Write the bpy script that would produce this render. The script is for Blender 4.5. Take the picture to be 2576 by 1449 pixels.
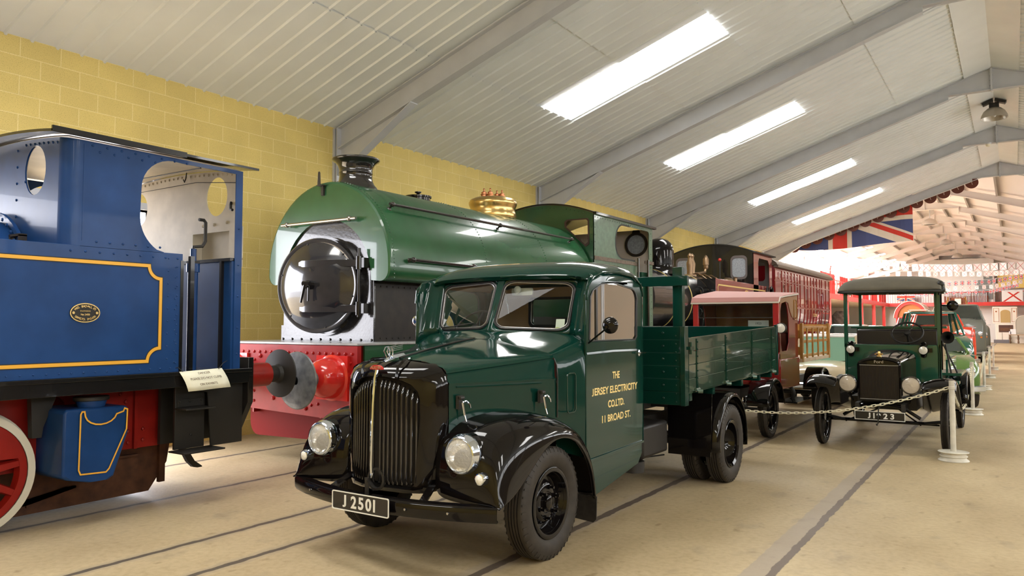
import bpy, bmesh, math, random
from mathutils import Vector, Matrix
from mathutils.geometry import tessellate_polygon
R=math.radians; pi=math.pi
random.seed(4)
for o in list(bpy.data.objects): bpy.data.objects.remove(o)
SC=bpy.context.scene; COL=SC.collection
# ---------------- camera ----------------
cd=bpy.data.cameras.new('camera'); cam=bpy.data.objects.new('camera',cd); COL.objects.link(cam)
F=1907.24; YAW=0.5848; PIT=0.0483; ROLL=0.0006
cd.sensor_fit='HORIZONTAL'; cd.sensor_width=36; cd.lens=36*F/2576; cd.clip_start=.05; cd.clip_end=300
fw=Vector((-math.sin(YAW)*math.cos(PIT),math.cos(YAW)*math.cos(PIT),math.sin(PIT)))
rt=Vector((math.cos(YAW),math.sin(YAW),0)); up=rt.cross(fw)
r2=rt*math.cos(ROLL)+up*math.sin(ROLL); u2=up*math.cos(ROLL)-rt*math.sin(ROLL)
M=Matrix((r2,u2,-fw)).transposed().to_4x4(); M.translation=Vector((0,0,1.63)); cam.matrix_world=M
SC.camera=cam
SC.view_settings.view_transform='Standard'; SC.view_settings.look='None'; SC.view_settings.gamma=1
SC.view_settings.exposure=EXPO=0.32
# ---------------- sky and lights ----------------
W=bpy.data.worlds.new('World'); SC.world=W; W.use_nodes=True
bg=W.node_tree.nodes['Background']; bg.inputs[0].default_value=(.93,.93,1,1); bg.inputs[1].default_value=SKY=12.0
SIDE_FILL=5.0       # glow of the strip added in the unseen right wall as fill
ROOFLIGHT=12.0      # glow of the translucent rooflight panels of the near hall
ROOFLIGHT_FAR=38.0  # and of the far hall
def portal(loc,rot,sx,sy):
    l=bpy.data.lights.new('doorway_daylight','AREA'); l.shape='RECTANGLE'; l.size=sx; l.size_y=sy
    l.cycles.is_portal=True
    o=bpy.data.objects.new('doorway_daylight',l); COL.objects.link(o); o.location=loc; o.rotation_euler=rot
portal((-9.72,3.47,1.56),(0,R(-90),0),3.12,4.5)
# ---------------- helpers ----------------
OFF={}
def V(*a): return Vector(a)
class MB:
    def __init__(s): s.v=[]; s.f=[]; s.mi=[]; s.m=0; s.T=None
    def add(s,vs,fs):
        b=len(s.v)
        if s.T is not None: vs=[s.T@Vector(q) for q in vs]
        s.v+= [tuple(q) for q in vs]; s.f+=[tuple(i+b for i in q) for q in fs]; s.mi+=[s.m]*len(fs); return s
    def box(s,x0,x1,y0,y1,z0,z1):
        return s.add([(x,y,z) for x in (x0,x1) for y in (y0,y1) for z in (z0,z1)],[(0,1,3,2),(4,6,7,5),(0,4,5,1),(2,3,7,6),(0,2,6,4),(1,5,7,3)])
    def ring(s,rings,closed=True,caps=True):
        n=len(rings[0]); vs=[p for r in rings for p in r]; fs=[]
        for i in range(len(rings)-1):
            for j in range(n if closed else n-1):
                k=(j+1)%n; fs.append((i*n+j,i*n+k,(i+1)*n+k,(i+1)*n+j))
        if caps: fs.append(tuple(range(n-1,-1,-1))); fs.append(tuple((len(rings)-1)*n+j for j in range(n)))
        return s.add(vs,fs)
    def frame(s,d):
        d=Vector(d).normalized(); a=Vector((0,0,1)) if abs(d.z)<.9 else Vector((1,0,0))
        u=d.cross(a).normalized(); return u,u.cross(d).normalized(),d
    def cyl(s,p0,p1,r0,r1=None,n=16,caps=True):
        r1=r0 if r1 is None else r1; p0=Vector(p0);p1=Vector(p1); u,w,d=s.frame(p1-p0)
        return s.ring([[p+(u*math.cos(2*pi*i/n)+w*math.sin(2*pi*i/n))*r for i in range(n)] for p,r in ((p0,r0),(p1,r1))],True,caps)
    def lathe(s,prof,o,ax=(0,0,1),n=32,caps=False):
        o=Vector(o); u,w,d=s.frame(ax)
        return s.ring([[o+d*h+(u*math.cos(2*pi*i/n)+w*math.sin(2*pi*i/n))*r for i in range(n)] for r,h in prof],True,caps)
    def tube(s,pts,r,n=8,closed=False,caps=True):
        pts=[Vector(p) for p in pts]; m=len(pts); rs=[]; u=None
        for i,p in enumerate(pts):
            a=pts[(i-1)%m] if (closed or i>0) else p; b=pts[(i+1)%m] if (closed or i<m-1) else p
            d=(b-a).normalized()
            if u is None: u,w,_=s.frame(d)
            else:
                u=(u-d*u.dot(d)).normalized(); w=u.cross(d).normalized()
            rr=r[i] if isinstance(r,(list,tuple)) else r
            rs.append([p+(u*math.cos(2*pi*k/n)+w*math.sin(2*pi*k/n))*rr for k in range(n)])
        if closed: rs.append(rs[0]); return s.ring(rs,True,False)
        return s.ring(rs,True,caps)
    def sweep(s,pts,sec,upv=(0,0,1),closed=False):
        # sec: list of (side,up) offsets
        pts=[Vector(p) for p in pts]; m=len(pts); rs=[]; U=Vector(upv)
        for i,p in enumerate(pts):
            a=pts[(i-1)%m] if (closed or i>0) else p; b=pts[(i+1)%m] if (closed or i<m-1) else p
            d=(b-a).normalized(); sd=d.cross(U).normalized(); uu=sd.cross(d).normalized()
            rs.append([p+sd*q[0]+uu*q[1] for q in sec])
        if closed: rs.append(rs[0]); return s.ring(rs,True,False)
        return s.ring(rs,True,True)
    def plate(s,outer,axis,a0,a1,holes=()):
        loops=[list(outer)]+[list(h) for h in holes]
        def P(q,a): return {'x':(a,q[0],q[1]),'y':(q[0],a,q[1]),'z':(q[0],q[1],a)}[axis]
        tri=tessellate_polygon([[Vector((q[0],q[1],0)) for q in l] for l in loops])
        flat=[q for l in loops for q in l]; n=len(flat)
        vs=[P(q,a0) for q in flat]+[P(q,a1) for q in flat]; fs=[tuple(t) for t in tri]+[tuple(i+n for i in reversed(t)) for t in tri]
        b=0
        for l in loops:
            k=len(l)
            for i in range(k): j=(i+1)%k; fs.append((b+i,b+j,b+j+n,b+i+n))
            b+=k
        return s.add(vs,fs)
    def ball(s,c,r,sc=(1,1,1),n=16,m=10,top=1.0):
        rs=[]
        for i in range(1,m):
            a=pi*i/m; rs.append([(c[0]+sc[0]*r*math.sin(a)*math.cos(2*pi*k/n),c[1]+sc[1]*r*math.sin(a)*math.sin(2*pi*k/n),c[2]+sc[2]*r*math.cos(a)) for k in range(n)])
        return s.ring(rs,True,True)
    def rivet(s,pts,ax,r=.012,h=.008):
        d=Vector(ax)
        for p in pts:
            p=Vector(p); u,w,_=s.frame(d)
            s.ring([[p+d*hh+(u*math.cos(2*pi*i/8)+w*math.sin(2*pi*i/8))*rr for i in range(8)] for rr,hh in ((r,-.001),(r*.85,h*.6),(r*.4,h))],True,True)
        return s
    def build(s,name,mats,parent=None,smooth=True,bevel=0,ang=35,sub=0,mir=None):
        off=OFF.get(parent.name,Vector((0,0,0))) if parent else Vector((0,0,0))
        me=bpy.data.meshes.new(name); me.from_pydata([tuple(Vector(q)-off) for q in s.v],[],s.f)
        mats=mats if isinstance(mats,(list,tuple)) else [mats]
        for m in mats: me.materials.append(m)
        if len(mats)>1: me.polygons.foreach_set('material_index',s.mi)
        b=bmesh.new(); b.from_mesh(me); bmesh.ops.remove_doubles(b,verts=b.verts,dist=1e-5) if sub else None
        bmesh.ops.recalc_face_normals(b,faces=b.faces); b.to_mesh(me); b.free()
        if smooth:
            me.polygons.foreach_set('use_smooth',[True]*len(me.polygons)); me.set_sharp_from_angle(angle=R(ang))
        me.update()
        o=bpy.data.objects.new(name,me); COL.objects.link(o)
        if parent: o.parent=parent; OFF[o.name]=off
        if bevel:
            bv=o.modifiers.new('bevel','BEVEL'); bv.width=bevel; bv.segments=2; bv.limit_method='ANGLE'; bv.angle_limit=R(40); bv.harden_normals=False
        if sub:
            sb=o.modifiers.new('sub','SUBSURF'); sb.levels=sub; sb.render_levels=sub
        return o
def tag(o,label=None,cat=None,group=None,kind=None):
    for k,v in (('label',label),('category',cat),('group',group),('kind',kind)):
        if v: o[k]=v
    return o
def thing(name,label,cat,loc=(0,0,0),rz=0,group=None,world=True):
    o=bpy.data.objects.new(name,None); COL.objects.link(o); o.location=loc; o.rotation_euler=(0,0,rz); o.empty_display_size=.1
    OFF[o.name]=Vector(loc) if world else Vector((0,0,0))
    return tag(o,label,cat,group)
def copytree(o,parent=None):
    c=o.copy(); COL.objects.link(c); OFF[c.name]=OFF.get(o.name,Vector((0,0,0)))
    if parent: c.parent=parent
    for ch in list(o.children): copytree(ch,c)
    return c
def arc(cx,cy,rx,ry,a0,a1,n=10):
    return [(cx+rx*math.cos(R(a0+(a1-a0)*i/n)),cy+ry*math.sin(R(a0+(a1-a0)*i/n))) for i in range(n+1)]
def oval(cx,cy,rx,ry,n=28): return [(cx+rx*math.cos(2*pi*i/n),cy+ry*math.sin(2*pi*i/n)) for i in range(n)]
def rrect(x0,x1,y0,y1,r,n=5):
    return arc(x1-r,y0+r,r,r,-90,0,n)+arc(x1-r,y1-r,r,r,0,90,n)+arc(x0+r,y1-r,r,r,90,180,n)+arc(x0+r,y0+r,r,r,180,270,n)
def text(body,size,mat,parent,M,name='lettering',thick=.002,bold=0,sx=1,align='CENTER',space=1):
    cu=bpy.data.curves.new('t','FONT'); cu.body=body; cu.size=size; cu.extrude=thick/2; cu.offset=bold; cu.align_x=align; cu.align_y='CENTER'; cu.space_line=space
    t=bpy.data.objects.new('t',cu); COL.objects.link(t); bpy.context.view_layer.update()
    me=bpy.data.meshes.new_from_object(t.evaluated_get(bpy.context.evaluated_depsgraph_get()))
    bpy.data.objects.remove(t); me.transform(M@Matrix.Diagonal((sx,1,1,1)))
    off=OFF.get(parent.name,Vector((0,0,0))); me.transform(Matrix.Translation(-off))
    me.materials.clear(); me.materials.append(mat)
    o=bpy.data.objects.new(name,me); COL.objects.link(o); o.parent=parent; OFF[o.name]=off; return o
def glyphs(items,h,mat,parent,M,name='registration',thick=.002,bold=.0,wid=1.0):
    # each character set to the same height h, centred at its own place along the line
    for ch,u in items:
        o=text(ch,h*1.4,mat,parent,Matrix.Identity(4),name,thick,bold)
        off=OFF.get(parent.name,Vector((0,0,0))); me=o.data; me.transform(Matrix.Translation(off))
        ys=[v.co.y for v in me.vertices]; xs=[v.co.x for v in me.vertices]; k=h/(max(ys)-min(ys))
        me.transform(Matrix.Translation((u,-h/2,0))@Matrix.Diagonal((wid,k,1,1))@Matrix.Translation((-(max(xs)+min(xs))/2,-min(ys),0)))
        me.transform(M); me.transform(Matrix.Translation(-off))
def basis(o,x,y):
    x=Vector(x).normalized(); y=Vector(y).normalized(); z=x.cross(y); M=Matrix((x,y,z)).transposed().to_4x4(); M.translation=Vector(o); return M
# ---------------- materials ----------------
MATS={}
def mat(name,col,rough=.5,metal=0,coat=0,emit=0,noise=0,nscale=8,bump=0,bscale=60,trans=0,alpha=1,spec=.5,dirt=None,ecol=None,ior=1.45):
    if name in MATS: return MATS[name]
    m=bpy.data.materials.new(name); m.use_nodes=True; nt=m.node_tree; b=nt.nodes['Principled BSDF']; L=nt.links.new
    b.inputs['Base Color'].default_value=(*col,1); b.inputs['Roughness'].default_value=rough; b.inputs['Metallic'].default_value=metal
    b.inputs['Coat Weight'].default_value=coat; b.inputs['Coat Roughness'].default_value=.04; b.inputs['Specular IOR Level'].default_value=spec
    b.inputs['Transmission Weight'].default_value=trans; b.inputs['Alpha'].default_value=alpha; b.inputs['IOR'].default_value=ior
    if emit: b.inputs['Emission Color'].default_value=(*(ecol or col),1); b.inputs['Emission Strength'].default_value=emit
    if noise or bump:
        tc=nt.nodes.new('ShaderNodeTexCoord')
        if noise:
            n=nt.nodes.new('ShaderNodeTexNoise'); n.inputs['Scale'].default_value=nscale; n.inputs['Detail'].default_value=6; L(tc.outputs['Object'],n.inputs['Vector'])
            r=nt.nodes.new('ShaderNodeValToRGB'); r.color_ramp.elements[0].position=.35; r.color_ramp.elements[1].position=.7
            d=dirt or tuple(c*(1-noise) for c in col)
            r.color_ramp.elements[0].color=(*d,1); r.color_ramp.elements[1].color=(*col,1)
            L(n.outputs['Fac'],r.inputs['Fac']); L(r.outputs['Color'],b.inputs['Base Color'])
        if bump:
            n2=nt.nodes.new('ShaderNodeTexNoise'); n2.inputs['Scale'].default_value=bscale; n2.inputs['Detail'].default_value=3; L(tc.outputs['Object'],n2.inputs['Vector'])
            bp=nt.nodes.new('ShaderNodeBump'); bp.inputs['Strength'].default_value=bump; bp.inputs['Distance'].default_value=.01; L(n2.outputs['Fac'],bp.inputs['Height']); L(bp.outputs['Normal'],b.inputs['Normal'])
    MATS[name]=m; return m
def glassmat(name,tint=(.9,.95,.93),rough=0):
    # thin pane: mostly clear, with a mirror-like reflection by angle
    m=bpy.data.materials.new(name); m.use_nodes=True; nt=m.node_tree; nt.nodes.clear(); L=nt.links.new
    out=nt.nodes.new('ShaderNodeOutputMaterial'); mx=nt.nodes.new('ShaderNodeMixShader'); fr=nt.nodes.new('ShaderNodeFresnel'); fr.inputs['IOR'].default_value=1.22
    t=nt.nodes.new('ShaderNodeBsdfTransparent'); t.inputs[0].default_value=(*tint,1); g=nt.nodes.new('ShaderNodeBsdfGlossy'); g.inputs['Roughness'].default_value=rough
    L(fr.outputs[0],mx.inputs[0]); L(t.outputs[0],mx.inputs[1]); L(g.outputs[0],mx.inputs[2]); L(mx.outputs[0],out.inputs[0]); MATS[name]=m; return m
def wallmat():
    m=bpy.data.materials.new('yellow_blockwork'); m.use_nodes=True; nt=m.node_tree; b=nt.nodes['Principled BSDF']; L=nt.links.new; N=nt.nodes.new
    tc=N('ShaderNodeTexCoord'); sp=N('ShaderNodeSeparateXYZ'); cb=N('ShaderNodeCombineXYZ'); L(tc.outputs['Object'],sp.inputs[0]); L(sp.outputs['Y'],cb.inputs[0]); L(sp.outputs['Z'],cb.inputs[1])
    br=N('ShaderNodeTexBrick'); br.inputs['Scale'].default_value=1; br.inputs['Brick Width'].default_value=.45; br.inputs['Row Height'].default_value=.225; br.inputs['Mortar Size'].default_value=.0055
    br.inputs['Color1'].default_value=(.80,.62,.20,1); br.inputs['Color2'].default_value=(.74,.57,.185,1); br.inputs['Mortar'].default_value=(.92,.76,.34,1); br.inputs['Mortar Smooth'].default_value=.3
    L(cb.outputs[0],br.inputs['Vector'])
    n=N('ShaderNodeTexNoise'); n.inputs['Scale'].default_value=120; n.inputs['Detail'].default_value=5; L(tc.outputs['Object'],n.inputs['Vector'])
    r=N('ShaderNodeValToRGB'); r.color_ramp.elements[0].position=.34; r.color_ramp.elements[1].position=.43; L(n.outputs['Fac'],r.inputs['Fac'])
    r.color_ramp.elements[0].color=(.66,.62,.5,1); r.color_ramp.elements[1].color=(1,1,1,1)
    n3=N('ShaderNodeTexNoise'); n3.inputs['Scale'].default_value=1.6; L(tc.outputs['Object'],n3.inputs['Vector'])
    r3=N('ShaderNodeMapRange'); r3.inputs[3].default_value=.82; r3.inputs[4].default_value=1.1; L(n3.outputs['Fac'],r3.inputs[0])
    mx=N('ShaderNodeMix'); mx.data_type='RGBA'; mx.blend_type='MULTIPLY'; mx.inputs[0].default_value=1; L(br.outputs['Color'],mx.inputs[6]); L(r.outputs[0],mx.inputs[7])
    m2=N('ShaderNodeVectorMath'); m2.operation='SCALE'; L(mx.outputs[2],m2.inputs[0]); L(r3.outputs[0],m2.inputs['Scale']); L(m2.outputs[0],b.inputs['Base Color'])
    bp=N('ShaderNodeBump'); bp.inputs['Strength'].default_value=.5; bp.inputs['Distance'].default_value=.01; bp.invert=True; L(br.outputs['Fac'],bp.inputs['Height']); 
    bp2=N('ShaderNodeBump'); bp2.inputs['Strength'].default_value=.5; bp2.inputs['Distance'].default_value=.008; L(r.outputs[0],bp2.inputs['Height']); L(bp.outputs[0],bp2.inputs['Normal']); L(bp2.outputs[0],b.inputs['Normal'])
    b.inputs['Roughness'].default_value=.75; return m
RAILS=[8.18,6.68,5.17,4.50,2.97,1.38]
def floormat():
    m=bpy.data.materials.new('worn_concrete'); m.use_nodes=True; nt=m.node_tree; b=nt.nodes['Principled BSDF']; L=nt.links.new; N=nt.nodes.new
    tc=N('ShaderNodeTexCoord'); sp=N('ShaderNodeSeparateXYZ'); L(tc.outputs['Object'],sp.inputs[0])
    def noise(sc,det=6,st=(1,1,1)):
        mp=N('ShaderNodeMapping'); mp.inputs['Scale'].default_value=st; L(tc.outputs['Object'],mp.inputs[0]); n=N('ShaderNodeTexNoise'); n.inputs['Scale'].default_value=sc; n.inputs['Detail'].default_value=det; L(mp.outputs[0],n.inputs['Vector']); return n.outputs['Fac']
    def ramp(f,a,b_,c0,c1):
        r=N('ShaderNodeValToRGB'); r.color_ramp.elements[0].position=a; r.color_ramp.elements[1].position=b_; r.color_ramp.elements[0].color=(*c0,1); r.color_ramp.elements[1].color=(*c1,1); L(f,r.inputs[0]); return r.outputs[0]
    def mul(a,c):
        x=N('ShaderNodeMix'); x.data_type='RGBA'; x.blend_type='MULTIPLY'; x.inputs[0].default_value=1; L(a,x.inputs[6]); L(c,x.inputs[7]); return x.outputs[2]
    def mixc(f,a,col):
        x=N('ShaderNodeMix'); x.data_type='RGBA'; L(f,x.inputs[0]); L(a,x.inputs[6]); x.inputs[7].default_value=(*col,1); return x.outputs[2]
    def mth(op,a,c=None,cl=False):
        x=N('ShaderNodeMath'); x.operation=op; x.use_clamp=cl
        for i,q in enumerate((a,c)):
            if q is None: continue
            if isinstance(q,(int,float)): x.inputs[i].default_value=q
            else: L(q,x.inputs[i])
        return x.outputs[0]
    c=ramp(noise(1.2,8,(1,.6,1)),.3,.72,(.42,.325,.19),(.57,.46,.285))
    c=mul(c,ramp(noise(22,8),.3,.6,(.86,.84,.8),(1,1,1)))
    c=mul(c,ramp(noise(5.5,4,(1.6,1,1)),.24,.36,(.66,.62,.56),(1,1,1)))
    c=mul(c,ramp(noise(300,2),.3,.5,(.8,.8,.8),(1,1,1)))
    wob=mth('MULTIPLY',mth('SUBTRACT',noise(6,4),.5),.05); X=mth('ADD',sp.outputs['X'],wob)
    X2=sp.outputs['X']
    def band(xc,w,soft,src):
        d=mth('ABSOLUTE',mth('SUBTRACT',src,xc)); q=N('ShaderNodeMapRange'); q.interpolation_type='SMOOTHSTEP'; L(d,q.inputs[0]); q.inputs[1].default_value=w; q.inputs[2].default_value=w+soft; q.inputs[3].default_value=1; q.inputs[4].default_value=0; return q.outputs[0]
    for i,x in enumerate(RAILS):
        if i==5:
            c=mixc(mth('MULTIPLY',band(-x-.085,.07,.012,X),.8),c,(.36,.30,.235)); c=mixc(band(-x+.01,.026,.008,X),c,(.16,.125,.10))
        elif i==4: c=mixc(mth('MULTIPLY',band(-x-.02,.07,.05,X),.6),c,(.40,.33,.24)); c=mixc(band(-x,.032,.012,X),c,(.13,.10,.075))
        else: c=mixc(mth('MULTIPLY',band(-x,.055,.03,X),.5),c,(.33,.27,.19)); c=mixc(band(-x,.022,.012,X),c,(.10,.08,.06))
    # oil marks
    c=mixc(mth('MULTIPLY',ramp(noise(2.3,3,(1.5,1,1)),.60,.72,(0,0,0),(1,1,1)),.28),c,(.20,.16,.12))
    L(c,b.inputs['Base Color']); b.inputs['Specular IOR Level'].default_value=.35
    rr=N('ShaderNodeMapRange'); L(noise(2.5),rr.inputs[0]); rr.inputs[3].default_value=.42; rr.inputs[4].default_value=.62; L(rr.outputs[0],b.inputs['Roughness'])
    bp=N('ShaderNodeBump'); bp.inputs['Strength'].default_value=.25; bp.inputs['Distance'].default_value=.006; L(noise(40,8),bp.inputs['Height']); L(bp.outputs[0],b.inputs['Normal'])
    return m
# ================= the near hall =================
YEL=wallmat(); FLOOR=floormat()
SHEET=mat('white_roof_sheet',(.82,.86,.88),.36,noise=.06,nscale=1.5,bump=.12,bscale=4)
STEEL=mat('painted_steel',(.55,.565,.60),.45,noise=.08,nscale=3)
LIT=mat('rooflight_sheet',(1,1,1),.5,emit=ROOFLIGHT,ecol=(1,.985,.95)); LIT2=mat('rooflight_sheet_far',(1,1,1),.5,emit=ROOFLIGHT_FAR,ecol=(1,.97,.95))
WHITE=mat('white_wall_paint',(.80,.78,.75),.6)
XW,XR,XE=-9.5,-.32,8.86; ZE,ZR=4.95,8.03; SL=(ZR-ZE)/(XR-XW)
def zroof(x): return ZE+SL*(x-XW) if x<=XR else ZR-SL*(x-XR)
def struct(mb,name,m,label=None,**k):
    o=mb.build(name,m,**k); o['kind']='structure'
    if label: o['label']=label
    return o
fl=MB(); fl.add([(-22,-10,0),(18,-10,0),(18,96,0),(-22,96,0)],[(0,1,2,3)]); struct(fl,'floor',FLOOR,'worn concrete floor with sunken rail grooves',smooth=False)
w=MB(); w.plate([(-8,0),(-8,4.95),(35,4.95),(35,0),(5.73,0),(5.73,3.13),(1.2,3.13),(1.2,0)],'x',-9.7,-9.5); struct(w,'wall_left',YEL,'yellow painted blockwork wall',smooth=False)
w=MB(); w.plate([(XW-.2,0),(XE+.2,0),(XE+.2,4.95),(XR,8.1),(XW-.2,4.95)],'y',-8.2,-8); struct(w,'wall_back',YEL,smooth=False)
w=MB(); w.box(XE,XE+.2,-8,96,0,3.35); w.box(XE,XE+.2,-8,96,4.72,4.97)
for k in range(8): y=-8+6.5*k+.95; w.box(XE,XE+.2,y,y+.35,3.35,4.72)
w.box(XE,XE+.2,35,96,3.35,4.72); struct(w,'wall_right',mat('dark_tan_wall_paint',(.26,.21,.15),.7),smooth=False)
SIDE=mat('fill_light_strip',(1,1,1),.5,emit=SIDE_FILL,ecol=(.97,.985,1)); w=MB(); w.box(XE+.05,XE+.08,-8,35,3.35,4.72); struct(w,'window_100',SIDE,'glowing strip added high in the unseen right wall as fill light',smooth=False)  # added glowing strip, brightens the left wall and roof slope
g=MB(); g.add([(-60,-60,-.05),(-9.7,-60,-.05),(-9.7,60,-.05),(-60,60,-.05)],[(0,1,2,3)]); struct(g,'yard',mat('pale_yard',(.62,.6,.57),.8),'pale concrete yard outside the doorway',smooth=False)
# door jambs, steel lining of the goods doorway
d=MB(); d.box(-9.72,-9.47,5.73,5.81,0,3.2); d.box(-9.72,-9.47,1.12,1.2,0,3.2); d.box(-9.72,-9.47,1.12,5.81,3.13,3.22); struct(d,'door_1',STEEL,'steel lined goods doorway open to daylight')
# roof sheets
LAPS=[-9.5,-7.27,-5.65,-4.08,-2.35,XR-.55]
LYS=[(-5.9,-4.8),(.1,1.2),(3.0,4.1),(12.0,13.1),(17.93,19.0),(25.1,26.1),(31.0,32.0)]
PIT_,PH=.282,3.892
def sheet(mb,xa,xb,ya,yb,dz):
    prof=[(ya,0)]
    k=math.ceil((ya-PH+.03)/PIT_); 
    while PH+k*PIT_<yb-.03:
        y=PH+k*PIT_; big=(k%4==0); hh=.026
        prof+=[(y-.027,0),(y-.011,-hh),(y+.011,-hh),(y+.027,0)]; k+=1
    prof.append((yb,0)); n=len(prof)
    vs=[(xa,y,zroof(xa)+z+dz) for y,z in prof]+[(xb,y,zroof(xb)+z+dz) for y,z in prof]
    mb.add(vs,[(i,i+1,i+1+n,i+n) for i in range(n-1)])
for side in (0,1):
    rf=MB(); lt=[]
    fx=(lambda x:x) if side==0 else (lambda x:2*XR-x)
    for i in range(5):
        xa,xb=fx(LAPS[i]-.04),fx(LAPS[i+1]); dz=.013*(i%2)
        if i in (1,2):
            y=-8
            for (a,b) in LYS: sheet(rf,xa,xb,y,a,dz); y=b
            sheet(rf,xa,xb,y,35.1,dz)
        else: sheet(rf,xa,xb,-8,35.1,dz)
    ridge=[(fx(LAPS[5]-.03),-.034),(XR,-.034)]
    for ya in [-8+3.25*k for k in range(14)]:
        yb=min(ya+3.245,35.1)
        if yb<=ya: continue
        rf.add([(x,y,zroof(x)+z) for y in (ya,yb) for x,z in ridge],[(0,1,3,2)])
    struct(rf,'ceiling',SHEET,['ribbed white metal roof lining, wall side','ribbed white metal roof lining, aisle side'][side],ang=20)
    for k,(a,b) in enumerate(LYS):
        for i in (1,2):
            m=MB(); xa,xb=LAPS[i]+.012,LAPS[i+1]-.012; n=4; q=[]
            for j in range(n+1):
                for yy,dz in ((a+.01,0),(b-.01,0)): pass
            prof=[(a+.01,0)]
            kk=math.ceil((a-PH+.03)/PIT_)
            while PH+kk*PIT_<b-.03:
                y=PH+kk*PIT_; prof+=[(y-.027,0),(y-.011,-.022),(y+.011,-.022),(y+.027,0)]; kk+=1
            prof.append((b-.01,0)); n=len(prof)
            m.add([(fx(xx),y,zroof(xx)+z+.004) for xx in (xa,xb) for y,z in prof],[(j,j+1,j+1+n,j+n) for j in range(n-1)])
            o=struct(m,'window_%d'%(len([1 for q in bpy.data.objects if q.name.startswith('window_')])+1),LIT,'translucent rooflight panel in the roof slope',smooth=False)
oc=MB(); oc.add([(XW-.3,-8.3,ZE-.02),(XR,-8.3,zroof(XR)+.12),(XR,35.12,zroof(XR)+.12),(XW-.3,35.12,ZE-.02),(XE+.3,-8.3,ZE-.02),(XE+.3,35.12,ZE-.02)],[(0,1,2,3),(1,4,5,2)]); struct(oc,'ceiling_light_block',SHEET,'unseen roof skin added above the lining to block sky light',smooth=False)  # skin added so that sky light doesn't leak through the ridge gaps
# portal frames: rafters, haunches, posts
def ibeam_plate(mb,poly,y,t=.012): mb.plate(poly,'y',y-t/2,y+t/2)
FR=[-4.02,2.48,8.98,15.48,21.98,28.48,34.98]
for k,Y in enumerate(FR):
    f=MB(); D=.36
    for s in (0,1):
        fx=(lambda x:x) if s==0 else (lambda x:2*XR-x)
        x0=XW+.09; zz=lambda x:zroof(XW+(x-XW)) -.036
        web=[(x0,zz(x0)),(XR,zz(XR)),(XR,7.43),(-1.25,7.43),(-1.25,zz(-1.25)-D+.0),(-7.8,zz(-7.8)-D),(x0,4.12)]
        f.plate([(fx(a),b) for a,b in web],'y',Y-.006,Y+.006)
        def fl_(xa,za,xb,zb,w=.085,t=.014):
            f.add([(fx(x),Y+dy,z+dz) for dz in (0,t) for x,z,dy in ((xa,za,-w),(xb,zb,-w),(xb,zb,w),(xa,za,w))],[(0,1,2,3),(4,5,6,7),(0,1,5,4),(1,2,6,5),(2,3,7,6),(3,0,4,7)])
        fl_(x0,zz(x0)-.014,XR,zz(XR)-.014); fl_(x0,zz(x0)-D-.01,-7.8,zz(-7.8)-D,t=.02); fl_(-7.8,zz(-7.8)-D,-1.25,zz(-1.25)-D); fl_(-7.8,zz(-7.8)-D-.012,x0,4.12); fl_(-1.25,7.43,XR,7.43)
        f.add([(fx(a),Y+dy,b) for dy in (-.008,.008) for a,b in ((-1.25,zz(-1.25)-D),(XR,zz(XR)-D),(XR,zz(XR)-D+.02),(-1.25,zz(-1.25)-D+.02))],[(0,1,2,3),(4,5,6,7),(0,4,5,1),(3,2,6,7)])
        px=fx(XW); sgn=1 if s==0 else -1
        f.box(*sorted((px+sgn*.001,px+sgn*.045)),Y-.11,Y+.11,0,4.93); f.box(*sorted((px+sgn*.045,px+sgn*.09)),Y-.006,Y+.006,0,4.93); f.box(*sorted((px+sgn*.075,px+sgn*.095)),Y-.1,Y+.1,4.0,4.93)
    f.box(XR-.02,XR+.02,Y-.085,Y+.085,7.4,8.0)
    for z in (7.55,7.68,7.8):
        for yy in (-.04,.04): f.cyl((XR-.04,Y+yy,z),(XR+.04,Y+yy,z),.014,n=6)
    struct(f,'trim_%d'%(k+1),STEEL,'painted steel portal frame of the near hall')
# high bay lamp under the ridge
L0=thing('high_bay_lamp','round metal high bay lamp with black bracket hanging under the ridge','lamp',(-.32,25.0,7.95))
m=MB(); m.lathe([(.10,7.72),(.17,7.70),(.26,7.62),(.32,7.50),(.335,7.42),(.33,7.42),(.31,7.5),(.25,7.6),(.16,7.68),(.09,7.69)],(-.32,25,0),n=32); m.build('lamp_shade',mat('spun_aluminium',(.45,.41,.35),.35,metal=.6),L0)
m=MB(); m.box(-.44,-.2,24.95,25.05,7.72,7.86); m.add([(-.62,24.9,7.86),(-.35,24.9,7.98),(-.35,25.1,7.98),(-.62,25.1,7.86),(-.58,24.9,7.80),(-.33,24.9,7.9),(-.33,25.1,7.9),(-.58,25.1,7.80)],[(0,1,2,3),(4,5,6,7),(0,1,5,4),(2,3,7,6),(0,3,7,4)])
m.add([(-.02,24.9,7.86),(-.29,24.9,7.98),(-.29,25.1,7.98),(-.02,25.1,7.86),(-.06,24.9,7.80),(-.31,24.9,7.9),(-.31,25.1,7.9),(-.06,25.1,7.80)],[(0,1,2,3),(4,5,6,7),(0,1,5,4),(2,3,7,6),(0,3,7,4)]); m.build('bracket',mat('black_iron',(.02,.018,.016),.5),L0,smooth=False)
m=MB(); m.lathe([(.02,7.46),(.05,7.5),(.06,7.58),(.04,7.66)],(-.32,25,0),n=16,caps=True); m.build('bulb',mat('lamp_glass',(.9,.9,.88),.1,trans=.3),L0)
S0=thing('smoke_detector','small pale smoke detector fixed beneath the apex plate of a roof frame','smoke detector',(-.55,28.3,7.42))
m=MB(); m.lathe([(.001,7.30),(.05,7.31),(.07,7.35),(.075,7.38)],(-.55,28.3,0),n=18,caps=True); m.build('housing',mat('cream_plastic',(.72,.66,.5),.5),S0)
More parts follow.
